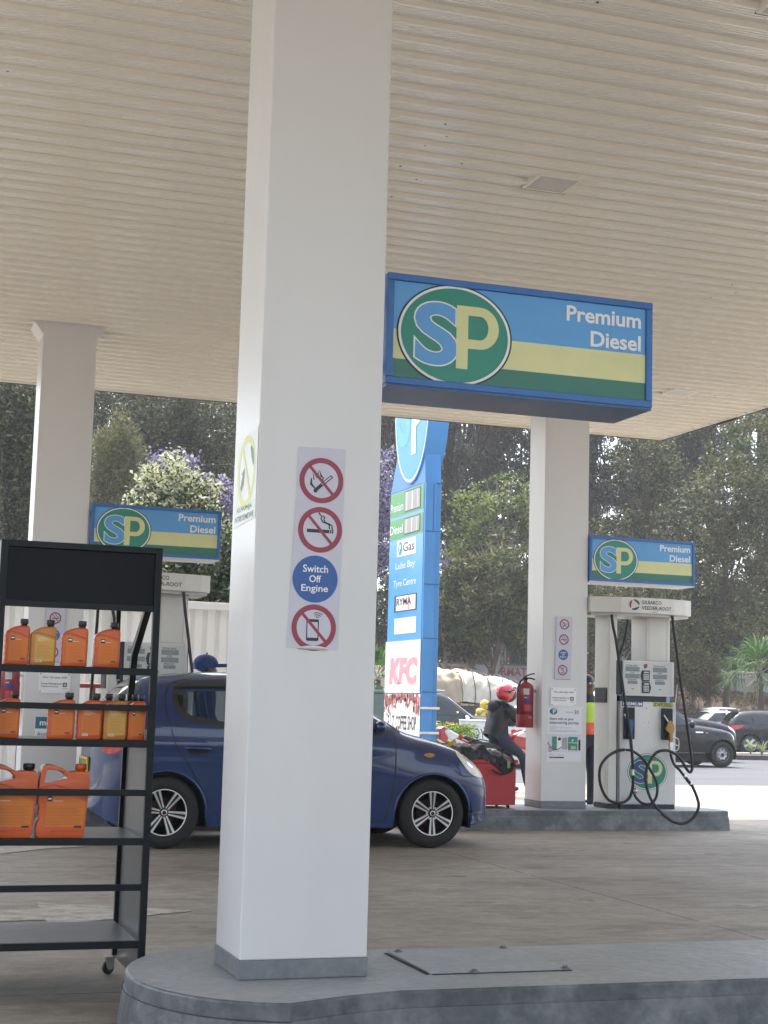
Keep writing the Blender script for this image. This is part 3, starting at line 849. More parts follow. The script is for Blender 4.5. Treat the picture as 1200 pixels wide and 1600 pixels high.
backbar(RX1-.030); backbar(RX0+.002)
for x in (RX1-.012, RX0+.004):
    b = MB(); poly = [(6.692, .06), (7.305, .06), (7.30, 1.02), (7.285, 1.07), (6.692, 1.10)]
    V = [(x, y, z) for y, z in poly]+[(x+.004, y, z) for y, z in poly]; n = 5
    b.add(V, [(0, 4, 3, 2, 1), (5, 6, 7, 8, 9)]+[(i, (i+1) % n, (i+1) % n+n, i+n) for i in range(n)]); bm_fix(b.build('side_panel', PANELG, rack))
b = MB(); b.box(RX0+.03, RX1-.03, RYF, RYF+.03, 1.858, 1.885); b.box(RX0+.03, RX1-.03, RYF, RYF+.03, 1.609, 1.636)
b.build('header_frame', DARKMETAL, rack, bevel=.002)
b = MB(); b.box(RX0+.03, RX1-.03, RYF+.018, RYF+.022, 1.637, 1.857); b.build('header_board', mat('header_board_black', (.003, .004, .006), .35, var=.2, scale=4, spec=.15), rack)
b = MB(); b.box(RX0+.0, RX1, RYF+.0305, RYF+.12, 1.70, 1.885); b.build('header_back', DARKMETAL, rack)
for z, dy in ((1.337, .42), (1.033, .60), (.627, .62), (.205, .63)):
    b = MB(); b.box(RX0+.03, RX1-.03, RYF, RYF+.03, z, z+.030); b.build('shelf_rail', DARKMETAL, rack, bevel=.002)
    b = MB(); b.box(RX0+.031, RX1-.031, RYF+.0305, RYF+dy, z+.020, z+.026); b.build('shelf', SHELFG, rack)
for z in (1.186, .831, .440):
    b = MB(); b.box(RX0+.03, RX1-.03, RYF, RYF+.025, z, z+.026); b.build('guard_rail', DARKMETAL, rack, bevel=.002)
b = MB(); b.box(1.115, 1.135, 7.10, 7.12, 1.363, 1.70); b.build('back_post', DARKMETAL, rack)
for x, y in ((1.19, 7.26), (RX0+.03, 7.26), (1.21, 6.70), (RX0+.03, 6.70)):
    b = MB(); b.lathe([(0, -.011), (.020, -.011), (.030, -.009), (.0315, 0), (.030, .009), (.020, .011), (0, .011)], 18, 0, Matrix.Translation((x-.012, y, .0318)) @ Matrix.Rotation(R(35), 4, 'Z'), 'y')
    c = b.build('castor', RUBBER, rack)
    b = MB(); b.lathe([(0, -.0125), (.013, -.0125), (.013, .0125), (0, .0125)], 12, 0, Matrix.Translation((x-.012, y, .0318)) @ Matrix.Rotation(R(35), 4, 'Z'), 'y')
    b.box(x-.024, x+.012, y-.02, y-.016, .03, .078); b.box(x-.024, x+.012, y+.016, y+.02, .03, .078); b.box(x-.03, x+.02, y-.022, y+.022, .074, .079)
    b.build('fork', STEEL, c)

ORG = mat('oil_orange', (.58, .10, .018), .33, var=.07, scale=8, bump=.03)
ORL = mat('label_orange', (.62, .17, .012), .4, var=.05, scale=30)
YOR = mat('oil_amber', (.50, .19, .035), .38, var=.07, scale=8)
YOL = mat('label_amber', (.60, .34, .05), .4, var=.05, scale=30)
ORD = mat('label_orange_dark', (.66, .16, .012), .45, var=.1, scale=400)
YOD = mat('label_amber_dark', (.60, .33, .06), .45, var=.1, scale=400)
CAPM = mat('bottle_cap_black', (.02, .02, .022), .4, var=.05)
def make_bottle(amber, back, name='oil_bottle'):
    body, lab, lab2 = (YOR, YOL, YOD) if amber else (ORG, ORL, ORD)
    t = empty(name, 'x', 'bottle')
    out = [(.006, 0), (.094, 0), (.100, .008), (.101, .05), (.102, .150), (.099, .163), (.090, .168), (.060, .168), (.040, .163), (.018, .152), (.004, .140), (.0015, .120), (.004, .112), (.0015, .104), (.004, .090), (.0015, .076), (.004, .062), (.0015, .048), (.004, .036), (.001, .010)]
    b = MB(); b.prism(out, 0, .058); o = b.build('body', body, t, world=False, bevel=.009, seg=3, ang=50)
    for p in o.data.polygons: p.use_smooth = True
    b = MB(); b.lathe([(.013, .166), (.013, .176), (.0155, .176), (.0165, .178), (.0165, .194), (.015, .197), (0, .197)], 20, 0, Matrix.Translation((.079, .029, 0))); b.build('cap', CAPM, t, world=False)
    M = frame(0, -.0005, 0)
    b = MB()
    b.sheet([(.018, .018), (.092, .024), (.092, .112), (.050, .128), (.024, .134), (.018, .128)], 0, 0, M)
    b.sheet([(.024, .032), (.086, .032), (.086, .098), (.024, .098)], .0004, 1, M)
    if back:
        b.sheet([(.024, .018), (.046, .018), (.046, .027), (.024, .027)], .0008, 3, M)
        for i in range(6): b.box(.026+.003*i, .0275+.003*i, .0195, .0255, .001, .0012, 2, M)
        for i in range(4): b.box(.028, .055+.01*(i % 3), .121-.005*i, .1222-.005*i, .0006, .0008, 3, M)
    else:
        b.sheet(rrect(.025, .041, .106, .124, .003), .0006, 2, M); b.sheet([(.027, .113), (.039, .113), (.039, .119), (.027, .119)], .001, 3, M)
        b.box(.044, .066, .109, .1105, .0006, .0008, 3, M); b.sheet([(.066, .026), (.086, .026), (.086, .031), (.066, .031)], .0008, 2, M)
    for k in range(9): b.box(.027, .083-.006*(k % 3), .039+.006*k, .0397+.006*k, .0006, .0008, 4, M)
    b.build('label', [lab, lab2, BLACK_V, WHITE_V, mat('label_print', (.34, .09, .02), .5)], t, world=False)
    # moulded curve across the shoulder
    b = MB(); b.tube([(.008, -.0005, .136), (.03, -.001, .142), (.055, -.001, .136), (.098, -.0005, .122)], .0022, 6); b.build('moulding', body, t, world=False)
    return t
protos = {}
def bottle(x, z, amber, back, label, y=6.72, rz=0.0, sc_=1.0):
    k = (amber, back)
    if k not in protos:
        protos[k] = make_bottle(amber, back); o = protos[k]
    else: o = copy_tree(protos[k])
    o.location = (x, y, z); o.rotation_euler = (0, 0, rz); o['label'] = label; o['category'] = 'bottle'; o['group'] = 'oil bottles on the black rack'
    o.scale = (sc_, 1, 1.0)
    return o
Z1, Z2, Z3 = 1.3635, 1.0595, .6535
bottle(.593, Z1, False, False, 'orange oil bottle at the left end of the top shelf', sc_=1.02)
bottle(.699, Z1, True, True, 'amber oil bottle with pale back label, second on the top shelf', sc_=1.08, rz=.03)
bottle(.828, Z1, False, False, 'orange oil bottle third from the left on the top shelf', sc_=1.10, rz=-.05)
bottle(.967, Z1, False, False, 'orange oil bottle at the right end of the top shelf', sc_=1.09, rz=-.02)
bottle(.572, Z2, False, False, 'orange oil bottle alone at the left end of the middle shelf', rz=-.03)
bottle(.785, Z2, False, False, 'orange oil bottle beside the gap on the middle shelf', sc_=1.14, rz=-.06)
bottle(.909, Z2, False, True, 'bright orange oil bottle with a barcode on the middle shelf', sc_=1.05)
bottle(1.020, Z2, True, True, 'amber oil bottle with a barcode on the middle shelf', sc_=1.02)
bottle(1.125, Z2, False, False, 'orange oil bottle at the right end of the middle shelf', sc_=.75, rz=.02)
bottle(.985, Z2, False, False, 'orange oil bottle behind the amber one on the middle shelf', y=6.84)
bottle(1.110, Z2, False, False, 'orange oil bottle in the back row behind the right end one', y=6.84, sc_=.85)
def jerrycan(x, label, capcol, textured):
    t = empty('oil_jerrycan', label, 'jerrycan', (x, 6.72, Z3), 0, 'orange oil jerrycans on the black rack')
    k = 5.94e-4
    cv = lambda L: [((X-272)*k, (1242-Y)*k) for X, Y in L]
    outer = cv([(290, 1242), (590, 1242), (606, 1225), (622, 1000), (632, 850), (628, 800), (615, 782), (530, 780), (500, 788), (470, 778), (430, 756), (380, 738), (330, 735), (300, 752), (286, 800), (277, 900), (276, 1000), (290, 1030), (280, 1080), (292, 1110), (272, 1150), (272, 1225)])
    hole = cv([(325, 775), (350, 770), (405, 775), (450, 797), (474, 820), (466, 836), (400, 848), (320, 868), (314, 860)])
    b = MB(); prism_holes(b, outer, [hole], 0, .12); o = bm_fix(b.build('body', ORG, t, world=False, bevel=.008, seg=3, ang=45))
    for p in o.data.polygons: p.use_smooth = True
    cx = (575-272)*k
    b = MB(); b.lathe([(.020, .268), (.020, .278), (.024, .279), (.0245, .300), (.022, .303), (0, .303)], 20, 0, Matrix.Translation((cx, .06, 0))); b.build('cap', capcol, t, world=False)
    M = frame(0, -.0005, 0)
    b = MB()
    b.sheet([(.036, .045), (.180, .045), (.192, .055), (.200, .150), (.150, .170), (.040, .178)], 0, 0, M)
    for i in range(13): b.box(.040, .185-.01*(i % 3), .055+.006*i, .0562+.006*i, .0004, .0007, 1, M)
    b.sheet(rrect(.040, .060, .150, .172, .003), .0006, 2, M); b.sheet([(.043, .158), (.057, .158), (.057, .164), (.043, .164)], .001, 3, M); b.box(.065, .105, .151, .1525, .0006, .0008, 3, M)
    b.sheet([(.155, .042), (.185, .042), (.185, .050), (.155, .050)], .0008, 2, M)
    b.build('label', [ORL, mat('label_text_brown', (.30, .07, .01), .5), BLACK_V, WHITE_V], t, world=False)
    b = MB(); b.tube([(.006, -.001, .205), (.06, -.002, .222), (.12, -.002, .205), (.19, -.001, .185)], .003, 6); b.tube([(.05, -.001, .01), (.06, -.002, .028), (.12, -.002, .032), (.17, -.001, .028)], .002, 6)
    b.build('moulding', ORG, t, world=False)
jerrycan(.764, 'orange jerrycan with an orange cap, right one on the lower rack shelf', ORG, 0)
jerrycan(.548, 'orange jerrycan with a black cap at the left edge of the lower rack shelf', CAPM, 0)

# ================================================================== FUEL PUMPS
PWHITE = dirtmat('pump_white', (.66, .66, .655), (.57, .56, .54), .32, 2.5, lo=.45, hi=.8, stretch=(1, 1, .5), bump=.03)
PCREAM = dirtmat('pump_post_cream', (.66, .65, .61), (.58, .56, .52), .35, 2.5, lo=.45, hi=.8, bump=.03)
PGREY = mat('pump_grey', (.45, .45, .44), .4, var=.06)
PBLACK = mat('pump_black', (.012, .018, .028), .4, var=.1)
LCD = mat('lcd_grey', (.20, .235, .25), .18, var=.1, scale=20)
KEYS = mat('key_white', (.6, .62, .62), .4)
BOOTB = mat('boot_dark_blue', (.012, .03, .055), .35, var=.1)
def P_(x, z, y=15.15): return (x, y, z)
def make_pump():
    t = empty('fuel_pump', 'white twin hose fuel pump with premium and diesel nozzles at the right', 'fuel pump', (8.0, 15.4, ZI), 0, 'white twin hose fuel pumps')
    b = MB(); b.box(7.795, 8.462, 15.13, 15.62, .245, 1.335); b.build('cabinet', PWHITE, t, bevel=.012)
    b = MB(); b.box(7.80, 8.455, 15.14, 15.61, .201, .244); b.box(7.66, 7.79, 15.16, 15.48, .201, .25); b.build('base', PBLACK, t)
    # left service post
    b = MB(); b.box(7.657, 7.757, 15.14, 15.485, .251, 2.262); b.build('post', PCREAM, t, bevel=.012)
    b = MB(); b.box(7.7575, 7.792, 15.17, 15.48, .251, 1.335); b.box(7.7575, 7.768, 15.17, 15.48, 1.336, 2.262); b.build('post_channel', PGREY, t)
    b = MB(); b.box(7.772, 7.776, 15.160, 15.169, .26, 1.33); b.build('seam', PBLACK, t)
    b = MB(); b.box(8.138, 8.418, 15.20, 15.56, 1.77, 2.27); b.box(8.418, 8.436, 15.22, 15.54, 1.4, 2.27); b.build('post', PCREAM, t, bevel=.012)
    b = MB(); b.box(8.165, 8.169, 15.1975, 15.2, 1.78, 2.25); b.box(8.385, 8.389, 15.1975, 15.2, 1.78, 2.25); b.build('seam', PGREY, t)
    # grille
    b = MB(); b.box(7.650, 7.6565, 15.175, 15.455, 1.315, 1.475); 
    g = b.build('grille', PBLACK, t)
    b = MB()
    for k in range(11): b.box(7.644, 7.6495, 15.185, 15.445, 1.324+.0135*k, 1.330+.0135*k)
    b.build('louvres', mat('louvre_grey', (.10, .10, .095), .5), g)
    b = MB(); b.box(7.652, 7.6565, 15.20, 15.27, .46, .60); b.build('cover_plate', PCREAM, t, bevel=.002)
    # header, bowed towards the lane
    ol = [(7.415, 15.12), (7.52, 15.075), (7.72, 14.99), (7.95, 14.955), (8.15, 14.955), (8.35, 14.985), (8.52, 15.035), (8.62, 15.09), (8.622, 15.65), (7.415, 15.65)]
    b = MB(); b.zprism(ol, 2.272, 2.440); b.build('header', PCREAM, t, bevel=.008)
    b = MB(); b.zprism(inset(ol if area(ol) > 0 else ol[::-1], .03), 2.245, 2.2715); b.build('header_underside', PGREY, t)
    # writing on the header, following its curve
    def hy(x):
        for i in range(len(ol)-1):
            if ol[i][0] <= x <= ol[i+1][0] and ol[i+1][0] > ol[i][0]:
                f = (x-ol[i][0])/(ol[i+1][0]-ol[i][0]); return ol[i][1]*(1-f)+ol[i+1][1]*f
        return 15.0
    def wrap(b):
        b.V = [(v[0], hy(v[0])-.002-v[2], v[1]) for v in b.V]; return b
    b = MB(); b.text('GILBARCO', 7.945, 2.372, 8.185, 2.412, 0, 0, None, .01); b.text('VEEDER-ROOT', 7.945, 2.312, 8.315, 2.352, 0, 0, None, .01)
    b.box(7.945, 8.31, 2.3615, 2.3635, 0, .001, 1); wrap(b); b.build('lettering', [BLACK_V, PGREY], t)
    b = MB()
    for k, mi in ((0, 0), (1, 1), (2, 2)):
        a0 = 100+120*k; V = []; F = []
        for i in range(13):
            a = R(a0-100*i/12); f = .012+.012*math.sin(math.pi*i/12)
            V += [(7.865+math.cos(a)*(.058), 2.362+math.sin(a)*(.058), 0), (7.865+math.cos(a)*(.058-f), 2.362+math.sin(a)*(.058-f), 0)]
        for i in range(12): F.append((2*i, 2*i+2, 2*i+3, 2*i+1))
        b.add(V, F, mi)
    wrap(b); b.build('emblem', [mat('dull_green', (.06, .09, .07), .4), RED_V, mat('navy', (.03, .035, .09), .4)], t)
    b = MB(); b.box(8.07, 8.12, 2.285, 2.293, 0, .001, 0); wrap(b); b.build('badge', [mat('brass_badge', (.5, .42, .15), .4)], t)
    # display head
    b = MB(); b.box(7.745, 8.44, 15.135, 15.60, 1.405, 1.768); b.build('display_case', PBLACK, t, bevel=.006)
    b = MB(); b.rbox(7.812, 8.425, 15.112, 15.134, 1.398, 1.770, .008); b.build('display_face', PWHITE, t)
    b = MB(); b.rbox(7.822, 8.400, 15.108, 15.1115, 1.408, 1.758, .008); b.build('display_panel', mat('display_panel_grey', (.56, .56, .55), .3, var=.03), t)
    M = frame(0, 15.1075, 0); b = MB()
    for x0 in (7.842, 8.172):
        b.text('TOTAL SALE', x0, 1.710, x0+.14, 1.726, .0004, 0, M, .02); b.text('LITER', x0+.05, 1.636, x0+.105, 1.650, .0004, 0, M, .02); b.text('PRICE/LITER', x0+.025, 1.562, x0+.125, 1.574, .0004, 0, M, .02)
        b.box(x0+.07, x0+.098, 1.466, 1.474, .0004, .001, 0, M)
    b.text('E', 7.85, 1.425, 7.862, 1.444, .0004, 1, M, .02); b.text('1', 8.375, 1.425, 8.381, 1.444, .0004, 1, M, .02)
    b.build('markings', [BLACK_V, mat('ochre', (.45, .33, .05), .5)], t)
    for x0 in (7.842, 8.172):
        for (dx, z0, w_, h_) in ((-.004, 1.656, .168, .048), (-.004, 1.582, .170, .048), (.022, 1.522, .118, .034)):
            b = MB(); b.box(x0+dx, x0+dx+w_, 15.104, 15.1078, z0, z0+h_); b.build('readout', LCD, t, bevel=.002)
    for z0, s in ((1.552, -1), (1.428, 1)):
        b = MB(); pts = [(8.035, z0), (8.125, z0), (8.128, z0+.118), (8.035, z0+.118), (8.018, z0+.06)] if s < 0 else [(8.035, z0), (8.125, z0), (8.145, z0+.06), (8.125, z0+.118), (8.035, z0+.118)]
        b.prism(pts, 15.098, 15.1078); kp = b.build('keypad', PBLACK, t, bevel=.003)
        b = MB()
        for i in range(4):
            for j in range(4): b.box(8.050+.017*i, 8.062+.017*i, 15.0945, 15.0978, z0+.016+.017*j, z0+.028+.017*j)
        b.box(8.054, 8.112, 15.0945, 15.0978, z0+.090, z0+.104); b.build('keys', KEYS, kp)
    b = MB(); b.disc(8.075, 1.715, .022, .0006, 0, M, 20, 1.1); b.disc(8.09, 1.722, .012, .001, 0, M, 14, 1.5); b.build('worn_sticker', [mat('rust_sticker', (.22, .07, .04), .5, var=.3, scale=60)], t)
    b = MB(); b.box(7.80, 8.36, 15.16, 15.5, 1.336, 1.397); b.build('neck', PBLACK, t)
    # grade plates
    b = MB(); b.box(7.812, 8.058, 15.124, 15.1295, 1.283, 1.334); p1 = b.build('premium_plate', mat('plate_navy', (.02, .035, .16), .35), t)
    b = MB(); b.text('PREMIUM', 7.822, 1.293, 8.048, 1.325, 0, 0, frame(0, 15.1235, 0), .02); b.build('lettering', WHITE_V, p1)
    b = MB(); b.box(8.185, 8.425, 15.124, 15.1295, 1.283, 1.334); p2 = b.build('diesel_plate', mat('plate_yellow', (.45, .47, .10), .35), t)
    b = MB(); b.text('DIESEL', 8.20, 1.291, 8.412, 1.327, 0, 0, frame(0, 15.1235, 0), .015); b.build('lettering', BLACK_V, p2)
    b = MB(); b.lathe([(.0, -.004), (.010, -.004), (.012, 0)], 14, 0, Matrix.Translation((8.105, 15.129, 1.27)), 'y'); b.build('lock', STEEL, t)
    b = MB()
    for x in (8.085, 8.13): b.lathe([(0, -.002), (.004, -.0015), (.004, 0)], 8, 0, Matrix.Translation((x, 15.129, 1.118)), 'y')
    b.build('screw_holes', BLACK_V, t)
    # nozzle boots
    for x in (7.825, 8.280):
        b = MB(); b.box(x, x+.115, 15.075, 15.1295, .935, 1.272); b.build('nozzle_boot', BOOTB, t, bevel=.006)
        b = MB(); b.box(x+.012, x+.103, 15.0705, 15.0745, .95, 1.26); b.build('boot_recess', SHADOWY, t)
    # badge on the door
    M = frame(0, 15.1295, 0)
    b = MB(); sp_logo(b, 8.12, .592, .232, .188, .0008, M, (0, 1, 2, 3, 4), .0006); b.build('logo', [GREEN_D, WHITE_V, GREEN_L, mat('logo_navy', (.05, .09, .26), .35), CREAM], t)
    # hoses
    HL = [(7.622, 2.249), (7.65, 2.12), (7.686, 1.979), (7.74, 1.64), (7.79, 1.306), (7.846, .971), (7.875, .72), (7.892, .536), (7.894, .42), (7.852, .312), (7.74, .268), (7.59, .311), (7.499, .465), (7.497, .631), (7.58, .74), (7.70, .805), (7.80, .825)]
    HL2 = [(7.80, .825), (7.885, .810), (8.0, .738), (8.099, .605), (8.161, .471), (8.147, .337), (8.079, .263), (7.988, .272), (7.925, .330), (7.905, .380)]
    def hy_(pts, y0, dy=.0): return [(x, y0+.02*math.sin(i*.9)+dy*i, z) for i, (x, z) in enumerate(pts)]
    b = MB(); b.tube(spline(hy_(HL, 15.02), 6), .0155, 10); b.build('hose', RUBBER, t)
    b = MB(); b.tube(spline(hy_(HL2, 15.0), 6), .0145, 10); b.build('hose', RUBBER, t)
    HR = [(8.339, 2.265), (8.36, 2.1), (8.387, 1.936), (8.451, 1.527), (8.522, 1.12), (8.570, .82), (8.588, .665), (8.570, .602), (8.531, .620), (8.454, .726), (8.377, .793), (8.277, .825), (8.162, .803), (8.075, .70), (8.03, .58), (8.02, .443), (8.052, .307), (8.151, .174), (8.281, .088), (8.411, .074), (8.533, .142), (8.587, .245), (8.571, .343), (8.509, .477)]
    b = MB(); b.tube(spline([(x, (15.0 if i < 15 else 15.0-.012*(i-14) if i < 19 else 14.95+.006*(i-19))-.10*max(0, min(1, (i-14)/3)), z) for i, (x, z) in enumerate(HR)], 6), .0155, 10); b.build('hose', RUBBER, t)
    b = MB(); b.tube(spline([(8.432, 14.90, .564), (8.40, 14.93, .62), (8.362, 14.98, .678), (8.345, 15.02, .76), (8.343, 15.03, .82)], 5), .0145, 10); b.build('hose', RUBBER, t)
    b = MB(); b.tube([(8.515, 14.885, .465), (8.43, 14.90, .572)], .018, 10); b.tube([(8.515, 14.885, .465), (8.497, 14.888, .487)], .021, 10, 1); b.tube([(8.445, 14.899, .552), (8.43, 14.90, .572)], .020, 10, 1); b.build('coupling', [RUBBER, STEEL], t)
    b = MB(); b.tube([(7.874, 15.0, .62), (7.876, 15.0, .56)], .02, 10, 1); b.tube([(7.905, 14.99, .43), (7.905, 15.0, .365)], .014, 8, 1); b.sphere((7.906, 14.99, .395), .026, 1); b.build('coupling', [RUBBER, STEEL], t)
    # nozzles
    def nozzle(x, bodym, nm):
        b = MB()
        b.tube([(x-.075, 15.06, 1.20), (x-.045, 15.045, 1.15), (x-.02, 15.035, 1.11)], [.008, .009, .011], 8, 1)
        o = b
        o.prism([(x-.060, 1.035), (x-.068, 1.055), (x-.058, 1.075), (x-.035, 1.135), (x-.012, 1.140), (x+.018, 1.105), (x+.032, 1.06), (x+.022, 1.022), (x+.012, 1.0), (x+.012, .915), (x-.022, .915), (x-.022, 1.0), (x-.040, 1.018)], 15.012, 15.048, 0)
        nz = o.build(nm, [bodym, STEEL], t, bevel=.007, seg=3)
        b = MB(); b.tube([(x-.004, 15.03, .915), (x-.004, 15.03, .78)], .018, 10); b.box(x-.024, x+.016, 15.008, 15.05, .86, .905); b.box(x-.022, x+.014, 15.008, 15.05, .80, .845); b.build('swivel', STEEL, nz)
        b = MB(); b.tube(spline([(x+.01, 15.03, .96), (x+.07, 15.03, .955), (x+.092, 15.03, .92), (x+.088, 15.03, .85), (x+.06, 15.03, .825), (x+.01, 15.03, .82)], 5), .0055, 6)
        b.tube([(x+.01, 15.03, .885), (x+.085, 15.03, .88)], .005, 6); b.build('trigger_guard', STEEL, nz)
    nozzle(8.350, mat('nozzle_ochre', (.36, .20, .055), .45, var=.1, scale=20), 'diesel_nozzle')
    b = MB(); x = 7.868
    b.tube([(x-.06, 15.07, 1.20), (x-.03, 15.06, 1.15)], [.008, .010], 8, 1)
    b.prism([(x-.03, 1.10), (x-.02, 1.14), (x+.02, 1.15), (x+.032, 1.09), (x+.022, 1.04), (x+.018, .95), (x-.018, .95), (x-.02, 1.04)], 15.03, 15.066, 0)
    nz = b.build('premium_nozzle', [mat('nozzle_blue', (.02, .10, .26), .4, var=.1), STEEL], t, bevel=.007, seg=3)
    b = MB(); b.tube([(x, 15.045, .95), (x+.002, 15.03, .80)], .016, 10); b.build('swivel', STEEL, nz)
    # hoses of the far side
    b = MB(); b.tube(spline([(8.13, 15.62, 2.262), (8.10, 15.66, 2.0), (8.03, 15.68, 1.75), (7.98, 15.70, 1.3)], 5), .014, 8); b.build('hose', RUBBER, t)
    b = MB(); b.tube(spline([(7.62, 15.66, 2.262), (7.615, 15.68, 1.9), (7.60, 15.70, 1.4), (7.58, 15.70, .9), (7.55, 15.7, .5), (7.56, 15.66, .30), (7.68, 15.64, .235)], 5), .016, 8); b.build('hose', RUBBER, t)
    b = MB(); b.tube([(8.458, 15.10, 1.53), (8.405, 15.06, 1.24)], .0045, 6); b.build('hook_wire', mat('wire_white', (.6, .6, .6), .4), t)
    return t
pump = make_pump()
pump2 = copy_tree(pump); pump2.location.x -= 5.344
pump2['label'] = 'white fuel pump behind the blue hatchback, half hidden by the rack'

# ---------------------------------------------------------------- extinguishers
EXR = mat('extinguisher_red', (.30, .025, .035), .33, var=.1, scale=8, coat=.3)
def extinguisher(x, y, label):
    t = empty('fire_extinguisher', label, 'extinguisher', (x, y, 1.03), 0, 'red extinguishers on the far columns')
    M = Matrix.Translation((x, y, 0)); b = MB()
    b.lathe([(0, 1.03), (.088, 1.03), (.092, 1.036), (.092, 1.165)], 28, 0, M)
    b.lathe([(.088, 1.169), (.0905, 1.17), (.0905, 1.44), (.080, 1.475), (.05, 1.50), (.022, 1.51), (.022, 1.53), (0, 1.53)], 28, 0, M)
    b.lathe([(.0885, 1.160), (.0885, 1.175)], 28, 1, M); b.build('cylinder', [EXR, BLACK_V], t)
    b = MB(); b.box(x-.02, x+.02, y-.02, y+.02, 1.53, 1.56); b.tube(spline([(x-.03, y-.01, 1.55), (x+.03, y-.03, 1.585), (x+.085, y-.05, 1.60)], 5), .008, 6); b.tube(spline([(x-.02, y-.01, 1.54), (x+.04, y-.03, 1.55), (x+.09, y-.05, 1.535)], 5), .008, 6)
    b.build('handle', RUBBER, t)
    b = MB(); b.tube(spline([(x-.01, y-.02, 1.55), (x-.07, y-.05, 1.52), (x-.100, y-.05, 1.44), (x-.103, y-.04, 1.3), (x-.10, y-.03, 1.17)], 6), .010, 8); b.build('hose', RUBBER, t)
    b = MB()
    def lab(a0, a1, z0, z1, r, m):
        V = []; F = []
        for i in range(9):
            a = R(a0+(a1-a0)*i/8); V += [(x+r*math.cos(a), y+r*math.sin(a), z0), (x+r*math.cos(a), y+r*math.sin(a), z1)]
        for i in range(8): F.append((2*i, 2*i+2, 2*i+3, 2*i+1))
        b.add(V, F, m, None, True)
    lab(-125, -85, 1.375, 1.44, .0915, 0); lab(-128, -75, 1.29, 1.335, .0915, 1); lab(-120, -60, 1.20, 1.27, .0915, 2); lab(-120, -100, 1.338, 1.35, .0915, 0); lab(-90, -60, 1.13, 1.145, .0930, 3)
    b.build('label', [mat('ex_label', (.5, .5, .48), .5, var=.15, scale=50), mat('ex_label_blue', (.06, .04, .22), .5, var=.3, scale=40), mat('ex_label_red', (.42, .04, .05), .4, var=.3, scale=30), mat('ex_faded', (.5, .2, .2), .5)], t)
    b = MB(); b.box(x+.092, 6.888 if x > 5 else 1.544, y-.02, y+.02, 1.40, 1.43); b.build('bracket', STEEL, t)
extinguisher(6.770, 15.33, 'dark red fire extinguisher hung on the left face of the right column')
extinguisher(1.425, 15.33, 'red fire extinguisher on the left column at the photo edge')

# ---------------------------------------------------------------- red cabinet and bag
REDB = dirtmat('red_sheet_metal', (.42, .022, .03), (.33, .02, .025), .38, 3, bump=.04)
t = empty('red_cabinet', 'red metal cabinet on the island by the nose of the blue hatchback', 'cabinet', (6.4, 15.4, ZI))
b = MB(); b.box(6.02, 6.665, 15.10, 15.52, .235, .66); b.build('body', REDB, t, bevel=.005)
b = MB(); b.box(6.01, 6.685, 15.09, 15.53, .6615, .700); b.build('lid', REDB, t, bevel=.004)
for x in (6.08, 6.60):
    for y in (15.15, 15.45):
        b = MB(); b.lathe([(0, -.012), (.016, -.012), (.017, 0), (.016, .012), (0, .012)], 12, 0, Matrix.Translation((x, y, .218)), 'y'); b.build('castor', RUBBER, t)
BAGM = mat('black_bag_cloth', (.014, .015, .017), .55, var=.2, scale=12, bump=.8, bscale=14)
t = empty('black_bag', 'black cloth bag slumped over the top of the red cabinet', 'bag', (6.35, 15.3, .70))
b = MB(); V = []; F = []; nu, nv = 36, 18
for i in range(nu+1):
    u = i/nu; x = 6.04+.60*u
    top = .71+.15*math.sin(math.pi*min(1, u*.55+.32))**1.2*(1-.55*u**2)+.012*math.sin(17*u)+.008*math.sin(41*u)
    drop = .70-.0-(.13*max(0, min(1, (u-.45)/.35)))*(1 if u < .97 else .5)
    yf = 15.07-.035*math.sin(math.pi*u)
    for j in range(nv+1):
        v = j/nv; a = math.pi*v
        y = 15.27-math.cos(a)*(.20+.015*math.sin(9*u+5*v)); z = drop+(top-drop)*abs(math.sin(a))**.6 + .008*math.sin(23*u+11*v)
        if v > .5: z = .703+(top-.703)*abs(math.sin(a))**.6
        V.append((x, y, z))
for i in range(nu):
    for j in range(nv): a = i*(nv+1)+j; F.append((a, a+nv+1, a+nv+2, a+1))
b.add(V, F, 0, None, True)
b.add(V[:nv+1], [tuple(range(nv+1))]); b.add(V[-nv-1:], [tuple(range(nv, -1, -1))])
wrinkle(bm_fix(b.build('body', BAGM, t)), .035, .09)
b = MB(); b.tube(spline([(6.38, 15.06, .60), (6.43, 15.04, .565), (6.52, 15.035, .555), (6.60, 15.04, .60), (6.62, 15.05, .68), (6.60, 15.10, .74)], 6), .010, 6); b.tube(spline([(6.1, 15.06, .86), (6.25, 15.05, .90), (6.45, 15.05, .84), (6.6, 15.08, .72)], 6), .006, 6); b.build('strap', BAGM, t)
b = MB(); b.box(6.54, 6.572, 15.040, 15.047, .615, .69, 0, Matrix.Translation((0, 0, 0))); b.build('green_tag', mat('tag_green', (.18, .33, .12), .5), t)
t = empty('cloth_bundle', 'orange and yellow cloth bundle behind the bag on the red cabinet', 'cloth', (6.12, 15.42, .70))
b = MB(); b.sphere((6.12, 15.42, .78), .055, 0, None, 14, 8, (1.2, .8, 1.2)); b.add([(6.02, 15.40, .72), (6.11, 15.38, .78), (6.10, 15.40, .90), (6.0, 15.42, .83)], [(0, 1, 2, 3)], 1); b.sphere((6.16, 15.40, .92), .03, 0, None, 10, 6); b.sphere((6.28, 15.41, .86), .02, 2, None, 10, 6)
b.build('bundle', [mat('cloth_orange', (.6, .22, .06), .7, bump=.5), mat('cloth_yellow', (.65, .42, .05), .7), mat('cloth_red', (.5, .05, .04), .7)], t)

for o in list(C.objects):
    if o.parent is None and o.name in ('red_cabinet', 'black_bag', 'cloth_bundle'): o.location.x -= .085
